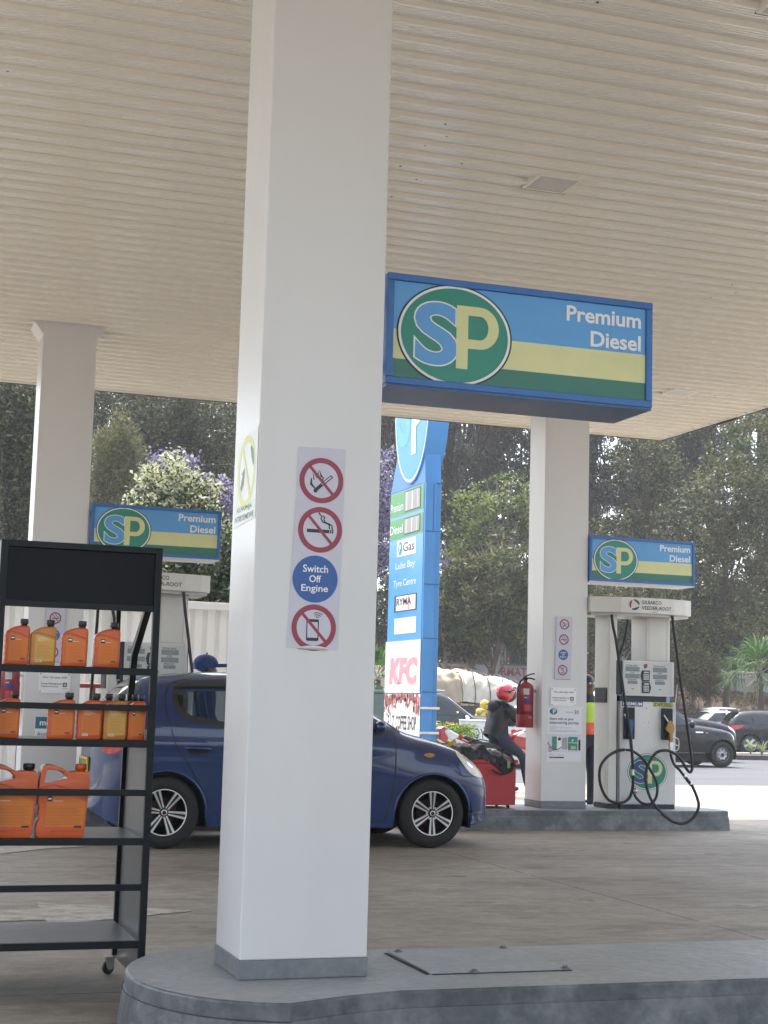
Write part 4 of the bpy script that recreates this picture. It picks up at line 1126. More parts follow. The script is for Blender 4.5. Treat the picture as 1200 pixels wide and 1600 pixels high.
# ================================================================== TOTEM PRICE SIGN
TB = dirtmat('totem_blue', (.055, .22, .50), (.045, .17, .38), .4, 1.2, stretch=(1, 1, .4), bump=.03)
TBF = mat('totem_face_blue', (.10, .33, .62), .3, var=.08, scale=2)
TG = mat('totem_green', (.06, .28, .08), .35, var=.06)
TT = mat('totem_teal', (.015, .25, .36), .3, var=.08)
LED = dirtmat('price_display', (.34, .34, .31), (.24, .24, .21), .3, 3, stretch=(1, 8, .6))
KPK = mat('faded_pink', (.72, .28, .33), .4, var=.06, scale=6)
t = empty('price_totem', 'tall blue roadside price totem with oval top and shop panels', 'totem sign', (8.26, 23.1, 0))
b = MB(); b.box(8.124, 8.40, 22.31, 23.92, 0, 4.62); b.zprism([(8.124, 22.25), (8.30, 22.25), (8.30, 22.309), (8.124, 22.309)], 0, 4.62)
b.build('pillar', TB, t, bevel=.01)
b = MB(); V = [(8.124, y, z) for y, z in ((22.28, 4.622), (23.92, 4.622), (23.62, 5.2), (22.35, 5.2))]+[(8.38, y, z) for y, z in ((22.28, 4.622), (23.92, 4.622), (23.62, 5.2), (22.35, 5.2))]
b.add(V, [(0, 1, 2, 3), (7, 6, 5, 4), (0, 4, 5, 1), (1, 5, 6, 2), (2, 6, 7, 3), (3, 7, 4, 0)]); bm_fix(b.build('neck', TB, t))
b = MB(); n = 56; pts = [(.80*math.cos(2*math.pi*i/n), 1.25*math.sin(2*math.pi*i/n)) for i in range(n)]
Mt = frame(8.10, 22.92, 5.92, '-X'); Mt2 = Mt
V = [tuple(Mt @ Vector((x, y, 0))) for x, y in pts]+[tuple(Mt @ Vector((x, y, -.34))) for x, y in pts]
b.add(V, [tuple(range(n)), tuple(range(2*n-1, n-1, -1))]+[(i, i+n, (i+1) % n+n, (i+1) % n) for i in range(n)]); bm_fix(b.build('oval_case', TB, t))
b = MB(); b.disc(0, 0, .785, .002, 1, Mt, 64, 1.22/.785); b.disc(0, 0, .75, .006, 0, Mt, 64, 1.18/.75)
b.text('S', -.60, -.62, -.02, .55, .009, 2, Mt, .03); b.text('P', .04, -.80, .56, .42, .012, 1, Mt, .06)
b.build('oval_face', [TT, WHITE_V, mat('totem_s', (.03, .30, .45), .3)], t)
M = frame(8.1235, 23.92, 0, '-X'); TM = [TBF, TG, WHITE_V, LED, BLACK_V, KPK, RED_V, mat('panel_offwhite', (.66, .66, .62), .35, var=.06, scale=3), mat('coffee_beans', (.28, .10, .09), .5, var=.5, scale=40), TT]
def bar(b, u0, u1, z0, z1, w, m): b.sheet([(u0, z0), (u1, z0), (u1, z1), (u0, z1)], w, m, M)
b = MB(); bar(b, .02, 1.60, 1.45, 4.61, .003, 0); b.build('face', TM, t)
for (z0, z1, word, nm) in ((4.22, 4.60, 'Premium', 'premium_price'), (3.86, 4.17, 'Diesel', 'diesel_price')):
    b = MB(); bar(b, .025, 1.58, z0, z1, .006, 1); bar(b, .72, 1.46, z0+.03, z1-.02, .009, 4); bar(b, .74, 1.44, z0+.045, z1-.035, .012, 3)
    for k in range(11): bar(b, .76+.062*k, .772+.062*k+.01*(k % 3), z0+.05, z1-.04, .014, 2 if k % 4 == 1 else 3)
    b.text(word, .05, z0+.08, .66, z0+.22, .009, 2, M); b.build(nm, TM, t)
b = MB(); bar(b, .40, 1.28, 3.56, 3.82, .006, 2); b.disc(.56, 3.69, .10, .009, 9, M, 28, 1.1); b.text('P', .53, 3.63, .60, 3.75, .012, 2, M, .03); b.text('Gas', .70, 3.62, 1.22, 3.77, .009, 4, M, .01); b.build('gas_panel', TM, t)
b = MB(); b.text('Lube Bay', .36, 3.33, 1.26, 3.47, .007, 2, M); b.text('Tyre Centre', .27, 3.05, 1.34, 3.19, .007, 2, M); b.build('lettering', TM, t)
b = MB(); bar(b, .34, 1.38, 2.68, 2.94, .006, 4); bar(b, .42, 1.34, 2.695, 2.925, .009, 7); b.text('RYMA', .46, 2.78, 1.14, 2.89, .012, 4, M, .01); bar(b, 1.0, 1.06, 2.70, 2.92, .011, 5); b.build('tenant_panel', TM, t)
b = MB(); bar(b, .36, 1.38, 2.33, 2.58, .006, 7); b.build('blank_panel', TM, t)
b = MB(); bar(b, -.02, 1.63, 1.41, 2.22, .012, 7)
b.text('KFC', .20, 1.54, 1.50, 1.96, .016, 5, M, .05, 3, .12); b.build('restaurant_panel', TM, t)
b = MB(); bar(b, -.02, 1.66, .50, 1.39, .010, 2); rb = random.Random(4)
for k in range(230):
    u = rb.uniform(.0, 1.64); d = abs(u-.82)/.82
    z = 1.38-abs(rb.gauss(0, 1))*(.05+.17*d**2)
    if z < 1.0: continue
    b.disc(u, z, rb.uniform(.018, .032), .012+.0004*(k % 5), 8 if rb.random() < .8 else 5, M, 8, rb.uniform(1.2, 1.9))
b.text('E.L.Z. COFFEE SHOP', .18, .84, 1.50, 1.06, .013, 4, M, .02); b.build('coffee_panel', TM, t)
b = MB()
for z in (.80, 1.17): b.box(8.10, 8.42, 22.235, 22.249, z, z+.035)
b.build('strap', STEEL, t)
b = MB()
for z in (1.42, 2.23, 3.05, 3.86): b.box(8.122, 8.402, 22.244, 22.2495, z, z+.012)
b.box(8.25, 8.256, 22.244, 22.2495, 3.88, 4.6); b.build('seam', mat('seam_dark_blue', (.02, .07, .17), .6), t)
t = empty('utility_cabinet', 'grey green street cabinet left of the totem base', 'cabinet', (8.75, 26, zg(26)))
b = MB(); b.box(8.2, 8.83, 26, 26.5, zg(26), 1.42); b.build('body', mat('cabinet_green', (.10, .14, .13), .5, var=.1), t, bevel=.02)
b = MB(); b.box(8.17, 8.86, 25.97, 26.53, 1.421, 1.47); b.build('lid', mat('cabinet_lid', (.14, .18, .17), .5), t, bevel=.01)

# ================================================================== WHITE SHEET FENCE
t = empty('sheet_fence', 'white corrugated sheet metal fence behind the left pump', 'fence', (0, 19.9, 0))
FW = dirtmat('fence_white', (.70, .71, .71), (.60, .61, .60), .45, 2, stretch=(1, 1, .3), bump=.03)
b = MB(); V = []; F = []; x = -7.0; k = 0
def fy(x): return 20.25+.0*(x-4)
while x < 6.40:
    for dx, dy in ((0, 0), (.085, 0), (.105, .03), (.145, .03)):
        V += [(x+dx, fy(x)+dy, .02), (x+dx, fy(x)+dy, 2.40)]
    x += .165
for k in range(len(V)//2-1): F.append((2*k, 2*k+2, 2*k+3, 2*k+1))
b.add(V, F); b.build('sheets', FW, t)
b = MB(); b.box(-7, 6.52, 20.20, 20.30, 2.401, 2.50); b.build('cap_rail', FW, t, bevel=.005)
b = MB(); b.box(-7, 6.5, 20.285, 20.33, .4, .47); b.box(-7, 6.5, 20.285, 20.33, 1.7, 1.77); b.build('back_rail', STEEL, t)
t = empty('handrail', 'dark red pipe handrail in front of the white fence', 'railing', (2.6, 19, 0))
b = MB(); b.tube([(1.8, 19.0, 1.36), (3.6, 19.0, 1.36)], .03, 8); b.build('rail', mat('rail_red', (.16, .02, .03), .4), t)
for x in (1.9, 2.75, 3.5):
    b = MB(); b.tube([(x, 19.0, 0), (x, 19.0, 1.33)], .025, 8); b.build('post', mat('rail_red', (.16, .02, .03), .4), t)

# ================================================================== BOUNDARY WALL ON THE BANK
WALLG = dirtmat('wall_render', (.36, .35, .335), (.25, .235, .215), .8, .8, lo=.4, hi=.75, stretch=(1, 1, .5), bump=.2, bscale=8, fine=6)
t = empty('boundary_wall', 'long low grey wall on the bank with red painted letters and iron railings', 'wall', (35, 75, 2.0))
b = MB(); b.box(12, 75, 75.0, 75.3, 1.9, 3.34); b.build('wall', WALLG, t)
b = MB(); b.box(12, 75, 74.96, 75.34, 3.341, 3.42); b.build('coping', mat('coping_dark', (.12, .11, .10), .8, var=.2), t)
for x in np.arange(13.2, 75, 3.6):
    if 28.0 < x < 28.4: pass
    b = MB(); b.box(x, x+.42, 74.9, 75.4, 1.9, 4.45); b.box(x-.04, x+.46, 74.86, 75.44, 4.451, 4.53); b.build('pillar', WALLG, t)
b = MB(); x = 12.3
while x < 75:
    b.box(x, x+.035, 75.13, 75.165, 3.42, 4.30); x += .165
b.box(12, 75, 75.12, 75.175, 4.12, 4.16); b.box(12, 75, 75.12, 75.175, 3.50, 3.54); b.build('railing', mat('iron_railing', (.03, .03, .03), .6), t)
M = frame(0, 74.995, 0); LR = mat('wall_letter_red', (.30, .035, .04), .6, var=.3, scale=6)
b = MB(); b.text('CHANGES', 26.2, 2.78, 29.75, 3.20, .003, 0, M, .02); b.text('FORMATION', 31.03, 2.80, 34.2, 3.24, .003, 0, M, .02)
b.text('COMMUNITY', 35.2, 2.75, 39.2, 3.2, .003, 0, M, .02); b.text('TRANSFORMATION', 39.9, 2.58, 44.55, 3.05, .003, 0, M, .03); b.build('painted_letters', LR, t)

# ================================================================== VEHICLES
def lerp(P, x):
    if x <= P[0][0]: return P[0][1]
    for i in range(len(P)-1):
        if P[i][0] <= x <= P[i+1][0]:
            f = (x-P[i][0])/max(1e-9, P[i+1][0]-P[i][0]); return P[i][1]*(1-f)+P[i+1][1]*f
    return P[-1][1]
def smooth_poly(P, k=5):
    S = spline([(p[0], 0, p[1]) for p in P], k); return [(v.x, v.z) for v in S]
def inpoly(p, poly):
    x, z = p; c = False; n = len(poly)
    for i in range(n):
        x1, z1 = poly[i]; x2, z2 = poly[(i+1) % n]
        if (z1 > z) != (z2 > z) and x < (x2-x1)*(z-z1)/(z2-z1)+x1: c = not c
    return c
GLASSD = mat('car_glass_dark', (.012, .016, .018), .03, var=0, spec=.8)
GLASST = glassmat('car_glass_tint', (.42, .47, .50))
TYRE = mat('tyre', (.013, .013, .013), .75, var=.25, scale=14, bump=.15, bscale=40)
RIMB = mat('rim_black', (.012, .012, .013), .35)
RIMS = mat('rim_machined', (.82, .81, .80), .3, metal=.6, var=.05)
RIMG = mat('rim_grey', (.35, .35, .35), .35, metal=.6, var=.1)
CHROME = mat('chrome', (.75, .75, .75), .12, metal=1, var=0)
TRIM = mat('black_trim', (.02, .02, .021), .5, var=.1)
TAILR = mat('tail_lamp_red', (.42, .012, .02), .12, var=.15, scale=10, coat=.5)
LAMPC = mat('head_lamp_clear', (.64, .62, .52), .22, var=.2, scale=8, coat=.25)
AMBER = mat('amber_lens', (.42, .20, .06), .2, var=.2, scale=30)

class Car:
    """x forward, y across, z up; the side that faces the camera is y = -hw"""
    def __init__(s, top, hw, sill, wheels, rw, arch, belt=.95, roof=1.5, tum=.16, Rf=.5, Rr=.35, pf=2.5, pr=3, n=5, zm=.3, low=None):
        s.top, s.hw, s.sill, s.wheels, s.rw, s.arch = smooth_poly(top, 4), hw, sill, wheels, rw, arch
        s.belt, s.roof, s.tum, s.Rf, s.Rr, s.pf, s.pr, s.n, s.zm, s.low = belt, roof, tum, Rf, Rr, pf, pr, n, zm, low
        s.x0, s.x1 = s.top[0][0], s.top[-1][0]
    def w(s, x):
        f = 1
        d = s.x1-x
        if d < s.Rf: f *= max(0, 1-(1-max(0, d)/s.Rf)**s.pf)**(1/s.pf)
        d = x-s.x0
        if d < s.Rr: f *= max(0, 1-(1-max(0, d)/s.Rr)**s.pr)**(1/s.pr)
        return s.hw*f
    def zup(s, x): return lerp(s.top, x)
    def zlo(s, x):
        z = lerp(s.low, x) if s.low else s.sill
        for xw in s.wheels:
            d = abs(x-xw)
            if d < s.arch: z = max(z, s.rw+math.sqrt(s.arch**2-d*d))
        return min(z, s.zup(x)-.05)
    def T(s, z):
        t = 1-s.tum*max(0, (z-s.belt)/(s.roof-s.belt))**1.15
        if z < s.belt: t *= 1-.035*((s.belt-z)/s.belt)**2*2 + .012*math.exp(-((z-s.belt*.86)/.05)**2)
        return t
    def y(s, x, z):
        zu = s.zup(x); zm = min(s.zm, zu-.2); q = max(0, min(1, (z-zm)/(zu-zm)))
        return s.T(z)*s.w(x)*max(0, 1-q**s.n)**(1/s.n)
    def ztop(s, x, y):
        zu = s.zup(x); zm = min(s.zm, zu-.2); z = zu
        for _ in range(4):
            r = min(.999, abs(y)/max(1e-6, s.T(z)*s.w(x))); z = zm+(zu-zm)*(1-r**s.n)**(1/s.n)
        return z
    def body(s, name, m, parent, holes=(), step=.035, nz=26, nt=12):
        xs = set(np.arange(s.x0, s.x1, step).tolist()+[s.x0, s.x1])
        for xw in s.wheels:
            for i in range(31):
                xs.add(xw+s.arch*math.cos(math.pi*i/30)*.99999)
        for i in range(14): xs.add(s.x1-s.Rf*(i/14)**2.2); xs.add(s.x0+s.Rr*(i/14)**2.2)
        xs = sorted(x for x in xs if s.x0 <= x <= s.x1)
        b = MB(); cols = []
        for x in xs:
            zu = s.zup(x); zm = min(s.zm, zu-.2); zl = s.zlo(x); zc = zm+.86*(zu-zm)
            pts = []
            zl = min(zl, zc-.01)
            for j in range(nz): z = zl+(zc-zl)*j/(nz-1); pts.append((s.y(x, z), z))
            f0 = math.asin(.86**(s.n/2))
            for j in range(1, nt+1):
                f = f0+(math.pi/2-f0)*j/nt; q = math.sin(f)**(2/s.n); z = zm+q*(zu-zm)
                pts.append((s.T(z)*s.w(x)*max(0, math.cos(f))**(2/s.n), z))
            cols.append(pts)
        k = nz+nt
        for sgn in (-1, 1):
            V = [(x, sgn*p[0], p[1]) for x, c in zip(xs, cols) for p in c]; F = []
            for i in range(len(xs)-1):
                for j in range(k-1):
                    q = (i*k+j, (i+1)*k+j, (i+1)*k+j+1, i*k+j+1)
                    if j < nz-1 and holes:
                        cc = [(V[a][0], V[a][2]) for a in q]
                        if any(all(inpoly(c, h) for c in cc) for h in holes): continue
                    F.append(q if sgn < 0 else q[::-1])
            b.add(V, F, 0, None, True)
        o = b.build(name, m, parent, world=False)
        bm = bmesh.new(); bm.from_mesh(o.data); bmesh.ops.remove_doubles(bm, verts=bm.verts, dist=.0004); bm.to_mesh(o.data); bm.free()
        return o
    def patch(s, b, poly, off=.004, m=0, side=-1, step=.04, k=0):
        """a piece laid over the side of the body; poly in (x, z)"""
        poly = smooth_poly(poly+[poly[0]], k)[:-1] if k else poly
        if area(poly) < 0: poly = poly[::-1]
        x0 = min(p[0] for p in poly); x1 = max(p[0] for p in poly); z0 = min(p[1] for p in poly); z1 = max(p[1] for p in poly)
        pts = []; n0 = len(poly)
        for i in range(n0):
            a = Vector(poly[i]); c = Vector(poly[(i+1) % n0]); q = max(1, int((c-a).length/step))
            for j in range(q): pts.append(a+(c-a)*j/q)
        nb = len(pts); ed = [(i, (i+1) % nb) for i in range(nb)]
        for x in np.arange(x0+step/2, x1, step):
            for z in np.arange(z0+step/2, z1, step):
                if inpoly((x, z), poly): pts.append(Vector((x, z)))
        vs, es, fs, _, _, _ = geometry.delaunay_2d_cdt(pts, ed, [list(range(nb))], 1, 1e-5)
        V = []
        for v in vs: V.append((v.x, side*(s.y(v.x, v.y)+off), v.y))
        F = []
        for f in fs:
            a = area([vs[i] for i in f])
            f = list(f) if a > 0 else list(f)[::-1]
            F.append(tuple(f) if side < 0 else tuple(f[::-1]))
        return b.add(V, F, m, None, True)
    def line(s, b, pts, w=.006, off=.0025, m=0, side=-1, k=5):
        P = smooth_poly(pts, k) if k else pts; V = []; F = []
        for i, p in enumerate(P):
            a = Vector(P[max(i-1, 0)]); c = Vector(P[min(i+1, len(P)-1)]); t = (c-a).normalized(); n = Vector((-t.y, t.x))*w/2
            for sg in (1, -1):
                x, z = p[0]+n.x*sg, p[1]+n.y*sg; V.append((x, side*(s.y(x, z)+off), z))
        for i in range(len(P)-1): F.append((2*i, 2*i+1, 2*i+3, 2*i+2) if side < 0 else (2*i, 2*i+2, 2*i+3, 2*i+1))
        return b.add(V, F, m, None, True)
    def deck(s, b, x0, x1, fr=.9, off=.004, m=0, nx=10, ny=14):
        """glass laid over the sloping top between two stations"""
        V = []; F = []
        for i in range(nx+1):
            x = x0+(x1-x0)*i/nx; yw = s.y(x, s.zm+.86*(s.zup(x)-s.zm))*fr
            for j in range(ny+1):
                y = -yw+2*yw*j/ny; V.append((x, y, s.ztop(x, y)+off))
        for i in range(nx):
            for j in range(ny): a = i*(ny+1)+j; F.append((a, a+ny+1, a+ny+2, a+1))
        return b.add(V, F, m, None, True)
def wheel(parent, x, y, r, w, style, side=-1, rot=0.0, rimf=.64):
    """y = position of the outer face"""
    M = Matrix.Translation((x, y, r)) @ Matrix.Rotation(0 if side < 0 else math.pi, 4, 'Z')
    b = MB(); ri = r*rimf
    b.lathe([(ri, .012), (ri*1.04, .0), (r*.80, -.006), (r*.93, .006), (r*.985, .028), (r, .055), (r, w-.05), (r*.96, w-.01), (ri, w)], 56, 0, M, 'y')
    t = b.build('tyre', TYRE, parent, world=False)
    b = MB()
    b.lathe([(ri, .010), (ri*.985, .006), (ri*.955, .010)], 56, 1, M, 'y'); b.lathe([(ri*.955, .010), (ri*.93, .05), (ri*.9, .11), (0, .115)], 56, 0, M, 'y')
    if style == 'alloy':
        for k in range(6):
            A = M @ Matrix.Rotation(2*math.pi*k/6+rot, 4, 'Y')
            for sg in (-1, 1):
                # a thin machined bar on a black spoke
                p = [(.035, sg*.010-.006), (.035, sg*.010+.006), (ri*.955, sg*.022+.0105), (ri*.955, sg*.022-.0105)]
                b.add([(u, .008+.010*(1-u/ri), v) for u, v in p], [(0, 1, 2, 3), (3, 2, 1, 0)], 1, A)
            p = [(.03, -.018), (.03, .018), (ri*.955, .031), (ri*.955, -.031)]
            V = [(u, .014+.010*(1-u/ri), v) for u, v in p]+[(u, .05, v) for u, v in p]
            b.add(V, [(0, 1, 2, 3), (7, 6, 5, 4), (0, 4, 5, 1), (1, 5, 6, 2), (2, 6, 7, 3), (3, 7, 4, 0)], 0, A)
        b.lathe([(0, .002), (.028, .003), (.034, .012), (.036, .04)], 24, 0, M, 'y'); b.lathe([(.018, .0015), (.024, .0015), (.024, .004)], 24, 1, M, 'y')
        for k in range(6):
            a = 2*math.pi*(k+.5)/6+rot; b.sphere((M @ Vector((.052*math.cos(a), .014, .052*math.sin(a)))), .0085, 1, None, 8, 6)
        b.lathe([(.0, .10), (ri*.62, .10)], 32, 2, M, 'y')
    elif style == 'steel':
        b.lathe([(0, .03), (ri*.28, .03), (ri*.34, .055), (ri*.55, .05), (ri*.70, .02), (ri*.86, .045), (ri*.9, .11)], 40, 1, M, 'y')
        for k in range(8):
            a = 2*math.pi*k/8; b.sphere((M @ Vector((ri*.70*math.cos(a), .022, ri*.70*math.sin(a)))), ri*.10, 0, None, 8, 6, (1, .3, 1))
        b.lathe([(0, .012), (ri*.22, .014), (ri*.24, .04)], 20, 0, M, 'y')
    else:
        for k in range(5):
            for dd in (-.13, .13):
                A = M @ Matrix.Rotation(2*math.pi*k/5+dd+rot, 4, 'Y')
                V = [(.02, .01, -.018), (.02, .01, .018), (ri*.96, .004, .022), (ri*.96, .004, -.022)]+[(.02, .05, -.018), (.02, .05, .018), (ri*.96, .05, .022), (ri*.96, .05, -.022)]
                b.add(V, [(0, 1, 2, 3), (7, 6, 5, 4), (0, 4, 5, 1), (1, 5, 6, 2), (2, 6, 7, 3), (3, 7, 4, 0)], 1, A)
        b.lathe([(0, .004), (.05, .004), (.055, .03)], 20, 1, M, 'y')
    mats = [RIMB, RIMS if style == 'alloy' else RIMG, mat('brake_rust', (.05, .012, .01), .6, var=.3, scale=20)]
    if style == 'five': mats[1] = mat('rim_silver', (.6, .6, .6), .3, metal=.7, var=.05)
    o = b.build('rim', mats, t, world=False); o.location = (0, 0, 0)
    return t
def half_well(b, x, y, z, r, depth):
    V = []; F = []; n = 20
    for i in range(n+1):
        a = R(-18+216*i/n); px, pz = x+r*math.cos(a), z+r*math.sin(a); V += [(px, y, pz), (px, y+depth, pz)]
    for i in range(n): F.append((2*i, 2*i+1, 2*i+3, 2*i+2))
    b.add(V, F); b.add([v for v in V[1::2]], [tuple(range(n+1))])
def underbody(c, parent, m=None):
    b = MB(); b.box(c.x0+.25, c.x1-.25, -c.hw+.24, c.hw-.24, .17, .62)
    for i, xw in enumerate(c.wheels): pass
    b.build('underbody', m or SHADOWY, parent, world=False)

# ---- the blue hatchback between the islands
PB = mat('paint_deep_blue', (.0018, .021, .098), .4, var=.10, scale=2.5, coat=1.0, spec=.3)
car = empty('blue_hatchback', 'dark blue five door hatchback with black and silver alloys behind the near column', 'car', (2.513, 13.82, 0))
top = [(-.56, .50), (-.555, .66), (-.545, .86), (-.50, 1.02), (-.41, 1.17), (-.28, 1.32), (-.14, 1.415), (.05, 1.445), (.35, 1.472), (.7, 1.482), (1.0, 1.474), (1.28, 1.442), (1.5, 1.38), (1.72, 1.265), (1.95, 1.135), (2.12, 1.035), (2.25, .985), (2.45, .94), (2.62, .885), (2.76, .81), (2.89, .71), (2.98, .60), (3.04, .47)]
hc = Car(top, .83, .185, [0, 2.37], .29, .345, belt=1.0, roof=1.5, tum=.17, Rf=.50, Rr=.40, pf=2.9, pr=2.8, low=[(-.56, .30), (-.45, .22), (-.2, .19), (2.6, .17), (2.8, .20), (3.0, .26)])
wr = [(.099, 1.343), (.30, 1.352), (.80, 1.357), (.87, 1.35), (.885, 1.02), (.70, 1.012), (.488, 1.025), (.329, 1.051), (.197, 1.074), (.130, 1.115), (.079, 1.178), (.066, 1.257)]
wf = [(.97, 1.352), (1.22, 1.33), (1.42, 1.262), (1.62, 1.16), (1.80, 1.06), (1.90, 1.0), (1.905, .972), (1.5, .972), (.96, .985)]
hc.body('body', PB, car, holes=[wr, wf], step=.022, nz=44)
def grow(poly, d):
    p = poly if area(poly) > 0 else poly[::-1]; return inset(p, -d)
def windowset(c, parent, polys, glass, frame_w=.022, sides=(-1, 1), rub=RUBBER):
    for sd_ in sides:
        for pl in polys:
            pl2 = smooth_poly(pl+[pl[0]], 3)[:-1]; pl2 = pl2 if area(pl2) > 0 else pl2[::-1]
            o = grow(pl2, frame_w); n = len(pl2); V = []; F = []
            for p, q in zip(pl2, o):
                V += [(p[0], sd_*(c.y(*p)+.003), p[1]), (q[0], sd_*(c.y(*q)+.003), q[1])]
            ii = inset(pl2, .028)
            k0 = len(V)
            for i in range(n):
                j = (i+1) % n; F.append((2*i, 2*i+1, 2*j+1, 2*j) if sd_ < 0 else (2*i, 2*j, 2*j+1, 2*i+1))
            for p in ii: V.append((p[0], sd_*(c.y(*p)+.0015), p[1]))
            for i in range(n):
                j = (i+1) % n; F.append((k0+i, 2*i, 2*j, k0+j) if sd_ < 0 else (2*i, k0+i, k0+j, 2*j))
            b = MB(); b.add(V, F, 0, None, True); w_ = b.build('window', rub, parent, world=False)
            b = MB(); c.patch(b, inset(pl2, .004), .0005, 0, sd_, .08); b.build('pane', glass, w_, world=False)
windowset(hc, car, [wr, wf], GLASST)
b = MB(); hc.deck(b, 1.38, 2.10, .93); b.build('windscreen', GLASSD, car, world=False)
b = MB(); hc.deck(b, -.48, -.20, .86); b.build('rear_window', GLASSD, car, world=False)
b = MB(); DK = mat('shut_line', (.004, .006, .012), .7, var=0)
hc.line(b, [(.20, 1.40), (.10, 1.385), (.03, 1.34), (-.004, 1.27), (-.010, 1.16), (.01, 1.05), (.035, .97), (.083, .834), (.197, .678), (.303, .484), (.379, .353), (.50, .249), (.52, .20)], .008, k=4)
hc.line(b, [(1.03, 1.36), (1.02, 1.1), (1.015, .7), (1.01, .25)], .008)
hc.line(b, [(1.99, 1.06), (2.012, .965), (2.014, .69), (1.985, .45), (1.93, .22)], .008)
hc.line(b, [(.50, .245), (1.2, .235), (1.93, .225)], .008)
hc.line(b, [(2.57, .68), (2.632, .63), (2.75, .625), (2.88, .62)], .007); hc.line(b, [(2.70, .83), (2.62, .80), (2.60, .73), (2.632, .63)], .006)
b.build('shut_lines', DK, car, world=False)
b = MB()
hc.line(b, [(-.3, 1.0), (.03, .995), (.49, .975), (1.3, .95), (1.98, .93)], .012, .0035); hc.line(b, [(-.3, .895), (.2, .885), (.48, .872), (1.3, .85)], .010, .003)
b.build('crease', PB, car, world=False)
# arch lips
for xw in (0, 2.37):
    P = []
    for i in range(25):
        a = R(6+168*i/24); x = xw+.352*math.cos(a); z = .29+.352*math.sin(a)
        if z > .2: P.append((x, -(hc.y(x, z)+.002), z))
    b = MB(); b.tube(P, .012, 8); b.build('arch_lip', PB, car, world=False)
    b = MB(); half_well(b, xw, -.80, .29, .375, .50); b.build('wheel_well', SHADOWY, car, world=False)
b = MB(); hc.patch(b, [(p[0]-2.513+.03, p[1]) for p in [(5.10, .845), (5.17, .843), (5.275, .80), (5.35, .715), (5.378, .617), (5.29, .618), (5.21, .650), (5.145, .722), (5.10, .80)]], .006, 0, -1, .03, 4)
hc.patch(b, [(p[0]-2.513+.03, p[1]) for p in [(5.10, .845), (5.17, .843), (5.275, .80), (5.35, .715), (5.378, .617), (5.29, .618), (5.21, .650), (5.145, .722), (5.10, .80)]], .006, 0, 1, .03, 4)
hc.patch(b, [(2.70, .80), (2.745, .79), (2.77, .745), (2.765, .70), (2.73, .705), (2.705, .745)], .009, 1, -1, .02, 3)
b.build('headlight', [LAMPC, mat('reflector', (.75, .75, .72), .12, metal=.8)], car, world=False)
b = MB(); hc.patch(b, [(-.50, 1.10), (-.40, 1.06), (-.36, .93), (-.375, .80), (-.50, .79)], .006, 0, -1, .03, 3); hc.patch(b, [(-.50, 1.10), (-.40, 1.06), (-.36, .93), (-.375, .80), (-.50, .79)], .006, 0, 1, .03, 3); b.build('tail_light', TAILR, car, world=False)
b = MB(); hc.patch(b, [(2.278, .804), (2.30, .817), (2.335, .822), (2.37, .817), (2.392, .806), (2.37, .790), (2.335, .783), (2.30, .790)], .008, 0, -1, .02, 2); b.build('side_repeater', AMBER, car, world=False)
def handle(c, x, z, parent, pm):
    b = MB(); c.patch(b, [(x-.09, z-.0), (x-.06, z+.03), (x+.06, z+.028), (x+.09, z), (x+.05, z-.04), (x-.05, z-.042)], .0028, 1, -1, .03, 3)
    yy = c.y(x, z)
    b.tube([(x-.105, -yy+.0, z+.015), (x-.085, -yy-.022, z+.018), (x, -yy-.030, z+.016), (x+.085, -yy-.022, z+.012), (x+.105, -yy, z+.010)], [.010, .014, .015, .014, .010], 8)
    b.build('door_handle', [pm, DK], parent, world=False)
handle(hc, .262, .815, car, PB); handle(hc, 1.15, .80, car, PB)
# rain visors over the windows
b = MB(); hc.patch(b, [(.085, 1.335), (.10, 1.36), (.20, 1.395), (.46, 1.408), (.88, 1.41), (.88, 1.352), (.40, 1.348)], .018, 0, -1, .05); hc.patch(b, [(.97, 1.41), (1.22, 1.39), (1.45, 1.31), (1.66, 1.20), (1.62, 1.155), (1.42, 1.25), (1.22, 1.32), (.97, 1.35)], .018, 0, -1, .05); b.build('rain_visor', mat('visor_smoke', (.03, .035, .04), .2), car, world=False)
b = MB(); hc.line(b, [(2.02, 1.06), (2.16, 1.0)], .02, .004, k=0); b.build('badge', CHROME, car, world=False)
# damaged lower front bumper and rear face details
b = MB(); V = []; F = []; rb = random.Random(8)
for i in range(9):
    for j in range(6):
        x = 2.735+.13*i/8; z = .215+.10*j/5
        V.append((x+rb.uniform(-.008, .008), -(hc.y(min(x, 2.93), .3)+.004+rb.uniform(-.012, .018)), z+rb.uniform(-.008, .008)))
for i in range(8):
    for j in range(5): a = i*6+j; F.append((a, a+6, a+7, a+1))
b.add(V, F); o = b.build('torn_bumper', mat('scraped_bumper', (.10, .11, .16), .5, var=.7, scale=30), car, world=False)
so = o.modifiers.new('s', 'SOLIDIFY'); so.thickness = .006
b = MB(); b.box(2.84, 2.94, -.42, .42, .26, .40); b.build('lower_grille', TRIM, car, world=False)
b = MB(); b.tube([(2.60, -.78, .70), (2.635, -.775, .63)], .011, 6); b.build('clip', STEEL, car, world=False)
b = MB(); b.box(-.575, -.560, -.24, .24, .60, .72); p_ = b.build('number_plate', mat('plate_ochre', (.62, .45, .06), .4), car, world=False)
b = MB(); b.text('RAD 571 E', -.21, .62, .21, .70, .0, 0, Matrix.Translation((-.577, 0, 0)) @ Matrix.Rotation(R(-90), 4, 'Z') @ Matrix.Rotation(R(90), 4, 'X'), .02); b.build('lettering', BLACK_V, p_, world=False)
b = MB(); hc.line(b, [(-.555, .545), (-.5, .545), (-.3, .54), (-.1, .62)], .010, .003, k=0); b.build('bumper_seam', DK, car, world=False)
